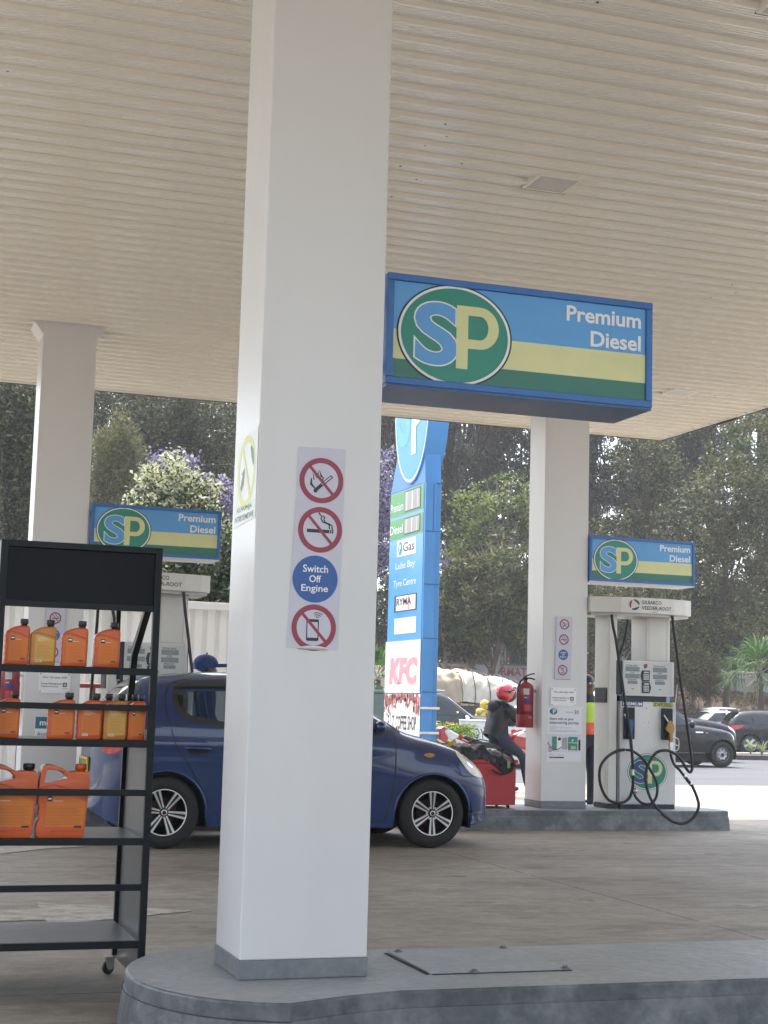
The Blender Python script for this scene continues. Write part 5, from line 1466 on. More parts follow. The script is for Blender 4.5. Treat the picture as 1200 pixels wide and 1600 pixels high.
# cabin
CAB = mat('cabin_charcoal', (.025, .025, .028), .8, var=.1)
b = MB(); b.box(-.35, 1.95, -.66, .66, .25, .78); b.box(1.6, 2.0, -.62, .62, .78, .93); b.build('cabin_floor', CAB, car, world=False)
for (x, y, z0) in ((.05, -.40, .55), (.05, .35, .55), (.95, -.36, .5), (.95, .36, .5)):
    b = MB(); b.rbox(x-.02, x+.12, y-.20, y+.20, z0, 1.10, .05); b.box(x+.02, x+.5, y-.2, y+.2, z0, z0+.12)
    b.sphere((x+.06, y, 1.21), .11, 0, None, 14, 10, (.5, 1.1, 1)); b.tube([(x+.05, y-.05, 1.08), (x+.05, y-.05, 1.15)], .01, 6); b.build('seat', CAB, car, world=False)
underbody(hc, car)
for xw, rt in ((0, .15), (2.37, .52)):
    wheel(car, xw, -.815, .30, .19, 'alloy', -1, rt, .64); wheel(car, xw, .815, .30, .19, 'alloy', 1, rt, .64)
# wing mirror
b = MB(); b.sphere((1.84, -.89, 1.04), .070, 0, None, 16, 10, (.75, .9, .75)); b.tube([(1.88, -.80, 1.0), (1.87, -.88, 1.03)], .02, 8); b.build('wing_mirror', PB, car, world=False)

# ---- simpler road vehicles with the same body builder
def road_car(name, label, cat, loc, rz, top, hw, paint, wheels, rw, belt, roof, polys, front=None, rear=None, tails=None, heads=None, style='five', sill=.28, extras=None, Rf=.5, Rr=.3, zm=.4, handles=(), n=5, rimf=.62, tum=.15):
    t = empty(name, label, cat, loc, rz)
    c = Car(top, hw, sill, wheels, rw, rw*1.16, belt=belt, roof=roof, Rf=Rf, Rr=Rr, zm=zm, n=n, tum=tum)
    c.body('body', paint, t, step=.06, nz=18, nt=8)
    for sd_ in (-1, 1):
        for pl in polys:
            b = MB(); c.patch(b, grow(pl, .02), .004, 0, sd_, .12); w_ = b.build('window', RUBBER, t, world=False)
            b = MB(); c.patch(b, pl, .009, 0, sd_, .12); b.build('pane', GLASSD, w_, world=False)
    if front: b = MB(); c.deck(b, *front, .9, .008); b.build('windscreen', GLASSD, t, world=False)
    if rear: b = MB(); c.deck(b, *rear, .85, .008); b.build('rear_window', GLASSD, t, world=False)
    for nm, L_, mm in (('tail_light', tails, TAILR), ('headlight', heads, LAMPC)):
        for pl in (L_ or []):
            for sd_ in (-1, 1): b = MB(); c.patch(b, pl, .012, 0, sd_, .05); b.build(nm, mm, t, world=False)
    for xw in wheels:
        for sd_ in (-1, 1):
            wheel(t, xw, sd_*(hw-.03), rw, .22, style, sd_, .3, rimf)
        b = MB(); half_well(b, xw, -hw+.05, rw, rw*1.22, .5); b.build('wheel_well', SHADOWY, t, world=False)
    underbody(c, t)
    for x, z in handles:
        b = MB(); b.tube([(x-.09, -c.y(x, z)-.004, z), (x-.07, -c.y(x, z)-.03, z), (x+.07, -c.y(x, z)-.03, z), (x+.09, -c.y(x, z)-.004, z)], .014, 6); b.build('door_handle', CHROME, t, world=False)
    if extras: extras(c, t)
    return t
# dark green off-roader beyond the totem (x=0 at rear axle)
PG_ = mat('paint_dark_green', (.010, .022, .022), .28, var=.1, coat=.45, spec=.35)
def suvx(c, t):
    b = MB(); c.line(b, [(-.5, .98), (1.2, .98), (3.0, .97)], .05, .006); c.line(b, [(-.5, .62), (1.2, .60), (2.2, .60)], .06, .008); b.build('side_moulding', mat('moulding_grey', (.06, .075, .075), .4), t, world=False)
    b = MB(); b.sphere((2.05, -1.02, 1.22), .13, 0, None, 12, 8, (.6, .9, .75)); b.build('wing_mirror', CHROME, t, world=False)
    b = MB(); b.tube([(-.3, -.70, 1.96), (.6, -.70, 2.0), (1.5, -.70, 1.97)], .02, 6); b.build('roof_rail', STEEL, t, world=False)
    b = MB(); c.line(b, [(1.62, 1.80), (1.95, 1.55), (2.3, 1.28)], .035, .012); b.build('pillar_trim', STEEL, t, world=False)
    b = MB(); c.line(b, [(1.02, 1.75), (1.0, 1.2), (1.0, .5)], .012); c.line(b, [(2.2, 1.2), (2.22, .8), (2.1, .5)], .012); b.build('shut_lines', DK, t, world=False)
    b = MB(); c.patch(b, [(2.42, 1.0), (2.55, 1.0), (2.55, 1.04), (2.42, 1.04)], .01); b.build('side_repeater', WHITE_V, t, world=False)
road_car('off_roader', 'dark green off-roader with chrome handle passing behind the totem', 'car', (14.05, 41.4, -.35), 0,
         [(-1.0, .6), (-.99, 1.2), (-.90, 1.7), (-.75, 1.88), (-.3, 1.96), (.6, 2.0), (1.3, 1.97), (1.62, 1.88), (1.9, 1.68), (2.3, 1.38), (2.42, 1.33), (3.0, 1.28), (3.5, 1.2), (3.68, 1.05), (3.75, .6)],
         .95, PG_, [0, 2.79], .38, 1.30, 1.98, [[(-.55, 1.78), (-.1, 1.80), (-.1, 1.33), (-.6, 1.33)], [(0, 1.80), (.92, 1.81), (.92, 1.33), (0, 1.33)], [(1.06, 1.81), (1.5, 1.76), (1.85, 1.5), (2.08, 1.30), (1.06, 1.32)]],
         front=(1.68, 2.32), handles=((1.2, 1.13), (.2, 1.13)), extras=suvx, heads=[[(3.45, 1.05), (3.68, 1.0), (3.70, .85), (3.45, .88)]])
# black pickup at the right
PK = mat('paint_black', (.004, .005, .006), .28, var=.1, coat=.35, spec=.3)
def pkx(c, t):
    b = MB(); b.sphere((1.98, -.98, 1.22), .13, 0, None, 12, 8, (.6, .9, .85)); b.build('wing_mirror', PK, t, world=False)
    b = MB(); c.patch(b, [(2.15, .98), (2.40, .98), (2.40, 1.02), (2.15, 1.02)], .01); b.build('badge', CHROME, t, world=False)
    b = MB(); c.patch(b, [(2.48, .97), (2.56, .97), (2.56, 1.01), (2.48, 1.01)], .01); b.build('side_repeater', AMBER, t, world=False)
    b = MB(); c.line(b, [(1.0, 1.65), (1.0, .5)], .012); c.line(b, [(2.1, 1.2), (2.1, .8), (1.98, .5)], .012); c.line(b, [(1.1, .70), (2.0, .70)], .02); b.build('shut_lines', DK, t, world=False)
    b = MB(); b.tube([(.4, -.95, .40), (2.4, -.95, .40)], .04, 8); b.build('side_step', TRIM, t, world=False)
road_car('black_pickup', 'black pickup truck driving right beyond the fuel pump, steel wheels', 'pickup', (20.93, 41.0, -.35), 0,
         [(-1.1, .5), (-1.08, 1.12), (-.9, 1.14), (.0, 1.15), (.32, 1.16), (.42, 1.5), (.55, 1.72), (.9, 1.78), (1.3, 1.77), (1.6, 1.68), (1.95, 1.42), (2.18, 1.24), (2.5, 1.20), (3.1, 1.12), (3.45, 1.02), (3.62, .85), (3.68, .5)],
         .90, PK, [0, 3.05], .375, 1.18, 1.78, [[(.55, 1.58), (.92, 1.62), (.92, 1.2), (.55, 1.2)], [(1.06, 1.62), (1.38, 1.60), (1.7, 1.42), (1.98, 1.2), (1.06, 1.2)]],
         front=(1.62, 2.12), heads=[[(3.38, 1.02), (3.55, .95), (3.60, .78), (3.42, .80)]], style='steel', extras=pkx, sill=.42, rimf=.56)
# black people carrier just beyond it
road_car('black_estate', 'glossy black car partly hidden behind the black pickup', 'car', (22.9, 45.0, -.35), 0,
         [(-.9, .6), (-.88, 1.2), (-.7, 1.75), (.2, 1.93), (1.1, 1.93), (1.7, 1.80), (2.15, 1.56), (2.5, 1.40), (3.0, 1.36), (3.6, 1.25), (4.0, 1.08), (4.15, .9), (4.2, .6)],
         .9, PK, [0, 3.1], .34, 1.30, 1.9, [[(0, 1.78), (1.3, 1.80), (1.9, 1.5), (2.1, 1.38), (0, 1.38)]], front=(1.75, 2.4), heads=[[(3.75, 1.20), (3.98, 1.12), (4.1, .98), (3.95, .93), (3.72, 1.08)]], style='steel')
# white cars far off
PW = mat('paint_white', (.66, .67, .68), .3, var=.05, coat=.6)
sed = [(-1.0, .5), (-.98, .95), (-.85, 1.06), (-.35, 1.12), (0, 1.36), (.45, 1.50), (1.1, 1.52), (1.6, 1.45), (2.1, 1.18), (2.3, 1.08), (3.0, .98), (3.35, .85), (3.45, .5)]
sedw = [[(.1, 1.38), (.75, 1.42), (.75, 1.08), (-.1, 1.08)], [(.85, 1.42), (1.35, 1.40), (1.85, 1.08), (.85, 1.08)]]
wc_ = road_car('white_saloon', 'white saloon car on the far road left of the dark hatchback', 'car', (34.9, 57.4, -.22), math.pi, sed, .85, PW, [0, 2.6], .31, 1.05, 1.5, sedw, front=(1.55, 2.15), rear=(-.3, .1), tails=[[(-.95, .95), (-.75, .98), (-.75, .8), (-.95, .8)]], heads=[[(3.1, .85), (3.35, .8), (3.38, .68), (3.12, .72)]])
wc_.scale = (1, -1, 1)
road_car('white_estate', 'pale car whose roof shows over the dark hatchback', 'car', (35.2, 60.6, -.25), 0, [(p[0], p[1]*1.12) for p in sed], .85, PW, [0, 2.6], .31, 1.15, 1.7, [[(x, z*1.12) for x, z in p] for p in sedw], front=(1.55, 2.15), rear=(-.3, .1))
# dark hatchback at the right edge
PD = mat('paint_dark_slate', (.012, .016, .020), .28, var=.1, coat=.45, spec=.35)
def hx(c, t):
    b = MB(); c.patch(b, [(-.80, .62), (-.55, .60), (-.55, .52), (-.80, .54)], .012); b.build('reflector', TAILR, t, world=False)
    b = MB(); c.line(b, [(-.75, 1.02), (.2, 1.08), (1.4, 1.06), (2.4, .98)], .02, .006); b.build('crease', PD, t, world=False)
    b = MB(); b.box(-.86, -.40, -.6, .6, 1.66, 1.70); b.build('spoiler', PD, t, world=False, bevel=.02)
road_car('dark_hatchback', 'dark slate hatchback with red tail light driving off the right edge', 'car', (33.35, 54.2, -.33), -.30,
         [(-.92, .5), (-.90, .9), (-.84, 1.15), (-.70, 1.36), (-.50, 1.56), (-.2, 1.66), (.5, 1.70), (1.3, 1.66), (1.8, 1.48), (2.3, 1.18), (2.6, 1.08), (3.2, .98), (3.45, .8), (3.5, .5)],
         .92, PD, [0, 2.64], .36, 1.10, 1.68, [[(-.38, 1.42), (.05, 1.50), (.05, 1.16), (-.2, 1.20), (-.42, 1.32)], [(.15, 1.50), (.85, 1.52), (.85, 1.12), (.15, 1.16)], [(.95, 1.52), (1.4, 1.46), (2.0, 1.12), (.95, 1.12)]],
         front=(1.7, 2.3), rear=(-.78, -.5), tails=[[(-.84, 1.06), (-.60, 1.08), (-.18, 1.10), (-.42, .96), (-.62, .88), (-.86, .90)]], extras=hx, rimf=.68, Rr=.38)

# ---- white pickup with its tailgate towards us
t = empty('white_pickup', 'white pickup with TOYOTA lettered on its tailgate behind the motorcyclist', 'pickup', (0, 0, 0))
t.location = (15.68, 37.95, -.35); t.rotation_euler = (0, 0, R(38))
# local: x forward, tailgate at x = 0
b = MB(); b.box(-.02, .03, -.80, .80, .62, 1.18); tg = b.build('tailgate', PW, t, world=False, bevel=.02)
Mg = Matrix.Translation((-.0215, .0, 0)) @ Matrix.Rotation(R(-90), 4, 'Z') @ Matrix.Rotation(R(90), 4, 'X')
b = MB(); b.text('TOYOTA', -.56, .74, .56, 1.0, 0, 0, Mg, .0); b.build('lettering', BLACK_V, tg, world=False)
b = MB(); b.tube([(-.03, -.8, 1.20), (-.03, .8, 1.20)], .025, 8); b.build('rail', PW, tg, world=False)
for y in (-.83, .80):
    b = MB(); b.box(.031, 2.25, y, y+.05, .62, 1.18); b.build('bed_side', PW, t, world=False, bevel=.02)
    b = MB(); b.box(-.03, .03, y-.04, y+.08, .70, 1.0); b.build('tail_light', TAILR, t, world=False)
b = MB(); b.box(.031, 2.25, -.78, .80, .58, .66); b.box(-.12, 4.6, -.6, .6, .42, .56); b.box(-.2, -.12, -.8, .8, .42, .54); b.build('chassis', TRIM, t, world=False)
c = Car([(2.3, .6), (2.31, 1.3), (2.4, 1.62), (2.8, 1.70), (3.3, 1.68), (3.7, 1.4), (3.95, 1.2), (4.4, 1.12), (4.85, 1.0), (4.95, .6)], .84, .45, [4.3], .33, .40, belt=1.15, roof=1.7, zm=.5)
c.body('cab', PW, t, step=.08, nz=12, nt=6)
b = MB(); b.add([(2.295, -.58, 1.2), (2.295, .58, 1.2), (2.30, .5, 1.55), (2.30, -.5, 1.55)], [(3, 2, 1, 0)]); b.build('rear_window', GLASSD, t, world=False)
for sd_ in (-1, 1):
    b = MB(); c.patch(b, [(2.5, 1.55), (3.15, 1.55), (3.55, 1.2), (2.5, 1.2)], .006, 0, sd_, .15); b.build('window', GLASSD, t, world=False)
    for xw in (1.2, 4.3): wheel(t, xw, sd_*.78, .33, .2, 'steel', sd_)

# ---- truck under a roped tarpaulin
TARP = dirtmat('tarp_cream', (.62, .57, .47), (.48, .42, .33), .75, 1.2, bump=.9, bscale=5)
TARP2 = dirtmat('tarp_tan', (.42, .34, .24), (.30, .25, .19), .75, 1.2, bump=.6, bscale=3)
t = empty('loaded_truck', 'truck with a lumpy load under a roped cream tarpaulin on the far road', 'truck', (23, 55.5, -.35))
def load(nm, x0, x1, prof, m, seed, zb):
    b = MB(); nx, nv = 60, 26; V = []; F = []
    for i in range(nx+1):
        x = x0+(x1-x0)*i/nx; h = lerp(prof, x); zb_ = zb(x)
        for j in range(nv+1):
            a = math.pi*j/nv; y = -math.cos(a)*1.15; zz = zb_+(h-zb_)*abs(math.sin(a))**.45
            wv = .035*math.sin(x*5+a*2+seed)+.025*math.sin(x*13+a*5)*math.sin(a)
            V.append((x, 55.5+y*(1+wv*.5)+.03*math.sin(x*9+zz*6), zz+wv*(1 if 0 < j < nv else 0)))
    for i in range(nx):
        for j in range(nv): a = i*(nv+1)+j; F.append((a, a+nv+1, a+nv+2, a+1))
    b.add(V, F, 0, None, True); b.add(V[:nv+1], [tuple(range(nv+1))]); b.add(V[-nv-1:], [tuple(range(nv, -1, -1))])
    return wrinkle(bm_fix(b.build(nm, m, t)), .16, .45)
pf = [(21.5, 2.55), (21.75, 2.62), (22.4, 2.42), (23.2, 2.38), (23.7, 2.25), (24.2, 2.05), (25.2, 1.95), (27.5, 1.9), (28, 1.4)]
load('tarpaulin', 21.5, 28.0, pf, TARP, 1.0, lambda x: 1.38-.07*(x-21.5))
load('tan_sheet', 16.5, 21.48, [(16.5, 2.5), (18, 2.65), (21.48, 2.6)], TARP2, 2.0, lambda x: 1.35)
b = MB()
for x in (21.95, 22.55, 23.15, 23.8, 24.4, 25.1):
    h = lerp(pf, x); b.tube(spline([(x, 54.30, 1.25-.07*(x-21.5)), (x+.03, 54.33, (1.3+h)/2-.1), (x-.02, 54.55, h-.10), (x, 54.9, h+.03), (x, 55.5, h+.05)], 5), .018, 6)
b.build('ropes', TRIM, t)
b = MB(); b.box(16.5, 28, 54.45, 56.5, .15, 1.22); b.build('bed', mat('truck_bed_dark', (.05, .045, .04), .7, var=.2), t)
b = MB(); b.box(28.4, 30.2, 54.4, 56.6, .4, 2.2); b.build('cab', mat('truck_cab', (.1, .2, .35), .4), t, bevel=.12)
for x in (18, 19.2, 27, 29.3):
    wheel(t, x-23, -1.05, .48, .3, 'steel', -1)

# ================================================================== PLANTS
def leaf_mesh(name, cent, size, wid, mats, mi=None, droop=0.0, up=0.0, seed=0):
    """one mesh of many small leaf faces; cent = (n,3) positions"""
    g = np.random.default_rng(seed); n = len(cent)
    d = g.normal(size=(n, 3)); d[:, 2] = d[:, 2]*(1-abs(droop))-droop*1.2+up; d /= np.linalg.norm(d, axis=1)[:, None]
    q = g.normal(size=(n, 3)); s = np.cross(d, q); s /= np.linalg.norm(s, axis=1)[:, None]
    L = (size*g.uniform(.6, 1.35, n))[:, None]; W = (wid*g.uniform(.7, 1.3, n))[:, None]
    bend = np.cross(d, s)*L*.12
    v = np.empty((n, 4, 3)); v[:, 0] = cent-d*L*.5; v[:, 1] = cent+s*W*.5+bend; v[:, 2] = cent+d*L*.5; v[:, 3] = cent-s*W*.5+bend
    me = bpy.data.meshes.new(name); me.vertices.add(4*n); me.vertices.foreach_set('co', v.astype(np.float32).ravel())
    me.loops.add(4*n); me.loops.foreach_set('vertex_index', np.arange(4*n, dtype=np.int32))
    me.polygons.add(n); me.polygons.foreach_set('loop_start', np.arange(0, 4*n, 4, dtype=np.int32))
    for m in mats: me.materials.append(m)
    if mi is not None: me.polygons.foreach_set('material_index', np.asarray(mi, dtype=np.int32))
    me.update(calc_edges=True); return me
def clumps(blobs, ncl, nper, spread, seed=0, shell=.55, flat=1.0):
    """leaf positions in clumps spread through ellipsoids; blobs = (x,y,z,rx,ry,rz)"""
    g = np.random.default_rng(seed); B = np.array(blobs, float); vol = (B[:, 3]*B[:, 4]*B[:, 5])**.75; pr = vol/vol.sum()
    k = g.choice(len(B), ncl, p=pr); u = g.normal(size=(ncl, 3)); u /= np.linalg.norm(u, axis=1)[:, None]
    r = g.uniform(shell**3, 1, ncl)**(1/3)*g.uniform(.8, 1.1, ncl); c = B[k, :3]+u*r[:, None]*B[k, 3:]
    sz = g.uniform(.6, 1.5, ncl)
    p = np.repeat(c, nper, 0)+g.normal(size=(ncl*nper, 3))*spread*np.repeat(sz, nper)[:, None]*np.array([1, 1, flat])
    return p, c
def tone(frac, seed=0, f=1.0):
    def fn(p):
        q = np.sin(p[:, 0]*2.9*f+seed)+np.sin(p[:, 1]*3.3*f+seed*2)+np.sin(p[:, 2]*2.5*f+1.3*seed)+np.random.default_rng(seed).normal(size=len(p))*.7
        return (q > np.quantile(q, 1-frac)).astype(int)
    return fn
def obj_from(me, name, parent):
    o = bpy.data.objects.new(name, me); C.objects.link(o); o.parent = parent; return o
BARK = dirtmat('bark_brown', (.10, .075, .055), (.055, .042, .032), .9, 5, stretch=(1, 1, .2), bump=.8, bscale=20)
BARKD = dirtmat('bark_dark', (.045, .038, .032), (.025, .022, .02), .9, 5, stretch=(1, 1, .2), bump=.6, bscale=20)
BARKP = dirtmat('bark_pale', (.30, .26, .21), (.20, .17, .14), .9, 5, stretch=(1, 1, .2), bump=.5, bscale=20)
def limbs(b, base, top, r, targets, seed=0, thin=.012, wig=.15):
    g = random.Random(seed); base = Vector(base); top = Vector(top); n = 7
    tr = [base.lerp(top, i/n)+Vector((g.uniform(-wig, wig), g.uniform(-wig, wig), 0))*(0 if i == 0 else 1) for i in range(n+1)]
    b.tube(spline(tr, 3), [r*(1-.75*i/(3*n)) for i in range(3*n+1)], 9)
    for t in targets:
        t = Vector(t); f = g.uniform(.35, .95); k = min(n-1, int(f*n)); s = tr[k].lerp(tr[k+1], f*n-k)
        mid = s.lerp(t, .5)+Vector((g.uniform(-.3, .3), g.uniform(-.3, .3), g.uniform(0, .5)))*(t-s).length*.25
        P = spline([s, mid, t], 4); m = len(P); r0 = r*(.42-.2*f)
        b.tube(P, [max(thin, r0*(1-i/m)) for i in range(m)], 6)
    return b
LD = leafmat('leaf_dark_evergreen', [(.014, .022, .011), (.030, .040, .020), (.055, .065, .032), (.12, .13, .075)], .3)
LO = leafmat('leaf_olive', [(.030, .040, .014), (.068, .080, .025), (.12, .125, .045), (.24, .225, .10)], .32)
LL = leafmat('leaf_lime', [(.06, .09, .018), (.13, .18, .035), (.22, .27, .06), (.34, .37, .11)], .42)
LG = leafmat('leaf_green', [(.014, .032, .010), (.030, .055, .016), (.055, .085, .025), (.11, .14, .05)], .28)
LC = leafmat('leaf_cream_tips', [(.34, .38, .20), (.50, .50, .32), (.64, .62, .46)], .3)
LP = leafmat('jacaranda_flower', [(.15, .12, .24), (.24, .20, .36), (.34, .30, .47)], .4)
LY = leafmat('leaf_pale_conifer', [(.07, .078, .03), (.13, .135, .05), (.21, .205, .09)], .35)
LR = leafmat('leaf_rusty', [(.10, .05, .025), (.15, .085, .04), (.09, .09, .03)], .3)

# tall evergreens of the wood behind the wall: four shapes, copied
def tall_tree(seed, h, r, base):
    g = random.Random(seed); t = empty('evergreen_tree', 'x', 'tree'); blobs = []
    z = base
    while z < h:
        f = (z-base)/(h-base); rr = r*(1.0-.55*f**1.6)*g.uniform(.7, 1.1); a = g.uniform(0, 6.28)
        blobs.append((math.cos(a)*rr*.45, math.sin(a)*rr*.45, z, rr*.75, rr*.75, g.uniform(.9, 1.6))); z += g.uniform(.7, 1.25)
    p, c = clumps(blobs, 400, 52, .22, seed, .4, .6)
    b = MB(); limbs(b, (0, 0, -.3), (g.uniform(-.5, .5), 0, h-1), .32, [tuple(c[i]) for i in range(0, 400, 7)], seed, .02, .2); b.build('trunk', BARKD, t, world=False)
    obj_from(leaf_mesh('crown', p, .27, .105, [LD], None, .15, 0, seed), 'crown', t)
    return t
tt = [tall_tree(1, 29, 3.6, 5.5), tall_tree(2, 31, 3.0, 8.5), tall_tree(3, 27, 4.2, 4.5), tall_tree(4, 33, 3.4, 10.5)]
spots = []; g = random.Random(21)
for row, (dep, n, du) in enumerate(((96, 13, 104), (108, 11, 122), (124, 8, 168))):
    for i in range(n): spots.append((-50+du*i+g.uniform(-32, 32)+row*45, dep+g.uniform(-4, 4), row))
used = set()
for i, (u, dep, row) in enumerate(spots):
    k = (i*7+row) % 4; o = tt[k] if k not in used else copy_tree(tt[k]); used.add(k)
    P = at(u, 1000, dep); o.location = (P.x, P.y, 2.1); o.rotation_euler = (0, 0, g.uniform(0, 6.28)); s_ = g.uniform(.88, 1.12); o.scale = (s_, s_, s_*g.uniform(.95, 1.08))
    o['label'] = 'dark tall evergreen tree in the wood behind the boundary wall'; o['category'] = 'tree'; o['group'] = 'dark evergreens of the wood behind the wall'

def tree(name, label, base, blobs, trunk_r, mats, ncl, nper, spread, ln, wd, seed, droop=0, bark=None, shell=.45, up=0, group=None, top=None, mi=None, extra=None, thin=.012, flat=1.0):
    base = Vector(base); t = empty(name, label, 'tree' if 'tree' in name or name in ('jacaranda', 'conifer') else 'shrub', base, 0, group)
    p, c = clumps([(b_[0]-base.x, b_[1]-base.y, b_[2]-base.z, *b_[3:]) for b_ in blobs], ncl, nper, spread, seed, shell, flat)
    if top is None: top = max(b_[2] for b_ in blobs)-base.z
    b = MB(); limbs(b, (0, 0, -.2), (blobs[0][0]-base.x, blobs[0][1]-base.y, top), trunk_r, [tuple(c[i]) for i in range(0, ncl, max(1, ncl//34))], seed, thin, trunk_r); b.build('trunk', bark or BARK, t, world=False)
    M_ = None
    if mi: M_ = mi(p)
    obj_from(leaf_mesh('crown', p, ln, wd, mats, M_, droop, up, seed), 'crown', t)
    if extra: extra(t, base, c)
    return t
def bl(u, v, dep, rx, rz=None, ry=None):
    P = at(u, v, dep); return (P.x, P.y, P.z, rx, ry or rx, rz or rx*.8)
def gbase(u, dep, z=None):
    P = at(u, 1000, dep); return (P.x, P.y, zg(P.y) if z is None else z)

# round lime green tree behind the wall
tree('lime_green_tree', 'round topped lime green tree between the totem and the right column', gbase(790, 84), [bl(785, 775, 84, 1.9, 1.5), bl(740, 790, 84, 1.5, 1.0), bl(820, 800, 84, 1.5, 1.2), bl(720, 830, 84, 1.4, .8), bl(785, 830, 84, 2.2, .9), bl(850, 850, 84, 1.8, .9), bl(700, 860, 84, 1.2, .6)],
     .22, [LL, LG], 230, 34, .17, .22, .12, 31, .1, BARKP, .6, mi=tone(.3, 3, .8), flat=.55)
# olive trees in front of the wall
for i, (u, dep, blobs) in enumerate((
        (763, 70, [(790, 930, 1.7, 1.2), (745, 940, 1.5, 1.1), (775, 880, 1.5, .9), (800, 985, 1.6, .9), (740, 990, 1.3, .8)]),
        (692, 71, [(700, 950, 1.2, 1.2), (690, 1000, 1.2, .7), (730, 900, 1.2, .7)]),
        (735, 72, [(730, 1010, 1.1, .6), (760, 960, 1.3, .9), (715, 970, 1.1, .9)]),
        (845, 70, [(850, 940, 1.7, 1.3), (880, 900, 1.6, 1.1), (840, 1000, 1.4, .8)]),
        (960, 72, [(960, 960, 1.8, 1.4), (1000, 920, 1.9, 1.3), (940, 1010, 1.3, .9), (1010, 1000, 1.4, .9)]))):
    tree('olive_tree', ['leafy olive green tree on the bank right of the totem', 'thin olive tree close beside the totem edge', 'twin stemmed small tree before the painted wall letters',
         'olive tree mostly behind the right white column', 'drooping olive tree behind the right fuel pump header'][i], gbase(u, dep),
         [bl(a, c_, dep, r_, z_) for a, c_, r_, z_ in blobs], .13, [LO, LG], 170, 34, .19, .34, .085, 40+i, .55, BARKP if i else BARK, .3, group='olive trees on the bank', mi=tone(.3, i+1))
# big trees at the right
for i, (u, dep, blobs, mt) in enumerate((
        (1140, 74, [(1130, 760, 2.4, 2.0), (1080, 820, 2.2, 1.6), (1170, 850, 2.3, 1.8), (1100, 900, 2.5, 1.6), (1060, 960, 1.9, 1.3), (1150, 960, 2.4, 1.3), (1190, 780, 1.8, 1.7), (1110, 1000, 1.6, .7)], [LO, LD]),
        (1225, 78, [(1190, 700, 2.2, 2.2), (1240, 820, 2.6, 2.4), (1215, 930, 2.4, 1.8), (1200, 1000, 1.6, 1.2)], [LO, LG]),
        (1030, 80, [(1010, 720, 2.2, 1.9), (1050, 780, 2.2, 1.6), (990, 840, 2.0, 1.3), (1030, 900, 2.0, 1.3), (1040, 980, 2.0, 1.2)], [LD, LO]))):
    tree('spreading_tree', ['big olive tree with a straight brown trunk left of the palm', 'feathery tree filling the right edge above the palm', 'dense dark tree above the black pickup'][i], gbase(u, dep),
         [bl(a, c_, dep, r_, z_) for a, c_, r_, z_ in blobs], .19, mt, 300, 46, .21, .24, .09, 60+i, .25, BARK, .3, group='large trees at the right', mi=tone(.45, i+1, .7))
# scrubby bushes hanging in front of the wall
for i, (u, v, r_) in enumerate(((1085, 1035, 1.0), (1055, 1050, .9), (1110, 1060, .6), (905, 1030, 1.0))):
    tree('bank_shrub', ['twiggy shrub over the painted wall behind the pump hoses', 'low tangled shrub at the foot of the painted wall', 'small dry shrub on the bank left of the palm', 'shrub on the bank between the column and the pump'][i], gbase(u, 71.5), [bl(u, v, 71.5, r_, r_*.8), bl(u-12, v+12, 71.5, r_*.8, r_*.6)], .05, [LO, LR], 120, 26, .2, .2, .06, 170+i, .2, BARK, .2, mi=tone(.35, i))
# bushes behind the wall
g = random.Random(77)
for i in range(15):
    u = 600+44*i+g.uniform(-12, 12); dep = 87+g.uniform(-2, 2)
    tree('wall_shrub', 'dusty green bush growing behind the iron railings', gbase(u, dep), [bl(u, 985, dep, 1.7, 1.5), bl(u+14, 940, dep, 1.4, 1.3), bl(u-14, 1020, dep, 1.5, 1.0)], .08, [LO if i % 3 else LG, LD], 200, 30, .24, .28, .11, 90+i, .1, BARKD, .3,
         group='bushes behind the railings', mi=lambda p: (np.random.default_rng(6).random(len(p)) < .45).astype(int))
# left side: conifer, white tipped tree, jacaranda, dark trees
tree('conifer', 'pale yellowish conifer with a pointed top beside the left column', gbase(190, 56), [bl(192, 668, 56, .38, .7), bl(192, 700, 56, .62, .8), bl(188, 740, 56, .85, .9), bl(190, 790, 56, 1.1, 1.1), bl(185, 860, 56, 1.3, 1.6), bl(160, 700, 56, .45, .8), bl(158, 745, 56, .6, .9), bl(160, 800, 56, .8, 1.1)],
     .14, [LY], 700, 34, .16, .20, .04, 101, -.5, BARK, .2, up=.3)
for i, (u, dep, blobs) in enumerate(((10, 48, [(15, 640, 1.3, 1.5), (-10, 720, 1.5, 1.4), (25, 790, 1.2, 1.2), (0, 870, 1.4, 1.4), (10, 950, 1.3, 1.2)]), (250, 64, [(240, 640, 2.2, 1.6), (320, 660, 2.0, 1.6), (280, 720, 2.0, 1.5), (340, 760, 1.8, 1.5), (230, 800, 2.0, 1.6), (170, 640, 1.6, 1.5)]),
                                     (110, 66, [(90, 640, 1.8, 1.9), (130, 760, 1.8, 1.8), (150, 880, 1.8, 1.8), (60, 850, 1.8, 1.8)]))):
    tree('dark_tree', ['dark tree with feathery branches at the left photo edge', 'dark green tree rising behind the white flowering tree', 'dark tree behind the left column'][i], gbase(u, dep), [bl(a, c_, dep, r_, z_) for a, c_, r_, z_ in blobs],
         .16, [LD, LO], 620, 34, .22, .22, .07, 110+i, .2, BARKP if i == 0 else BARKD, .3, mi=lambda p: (np.random.default_rng(7).random(len(p)) < .22).astype(int))
def tipsel(p):
    z = p[:, 2]; r_ = np.random.default_rng(3).random(len(p)); zt = (z-z.min())/(z.max()-z.min())
    return (r_ < np.clip(.22+.9*(zt-.30), .15, .85)).astype(int)
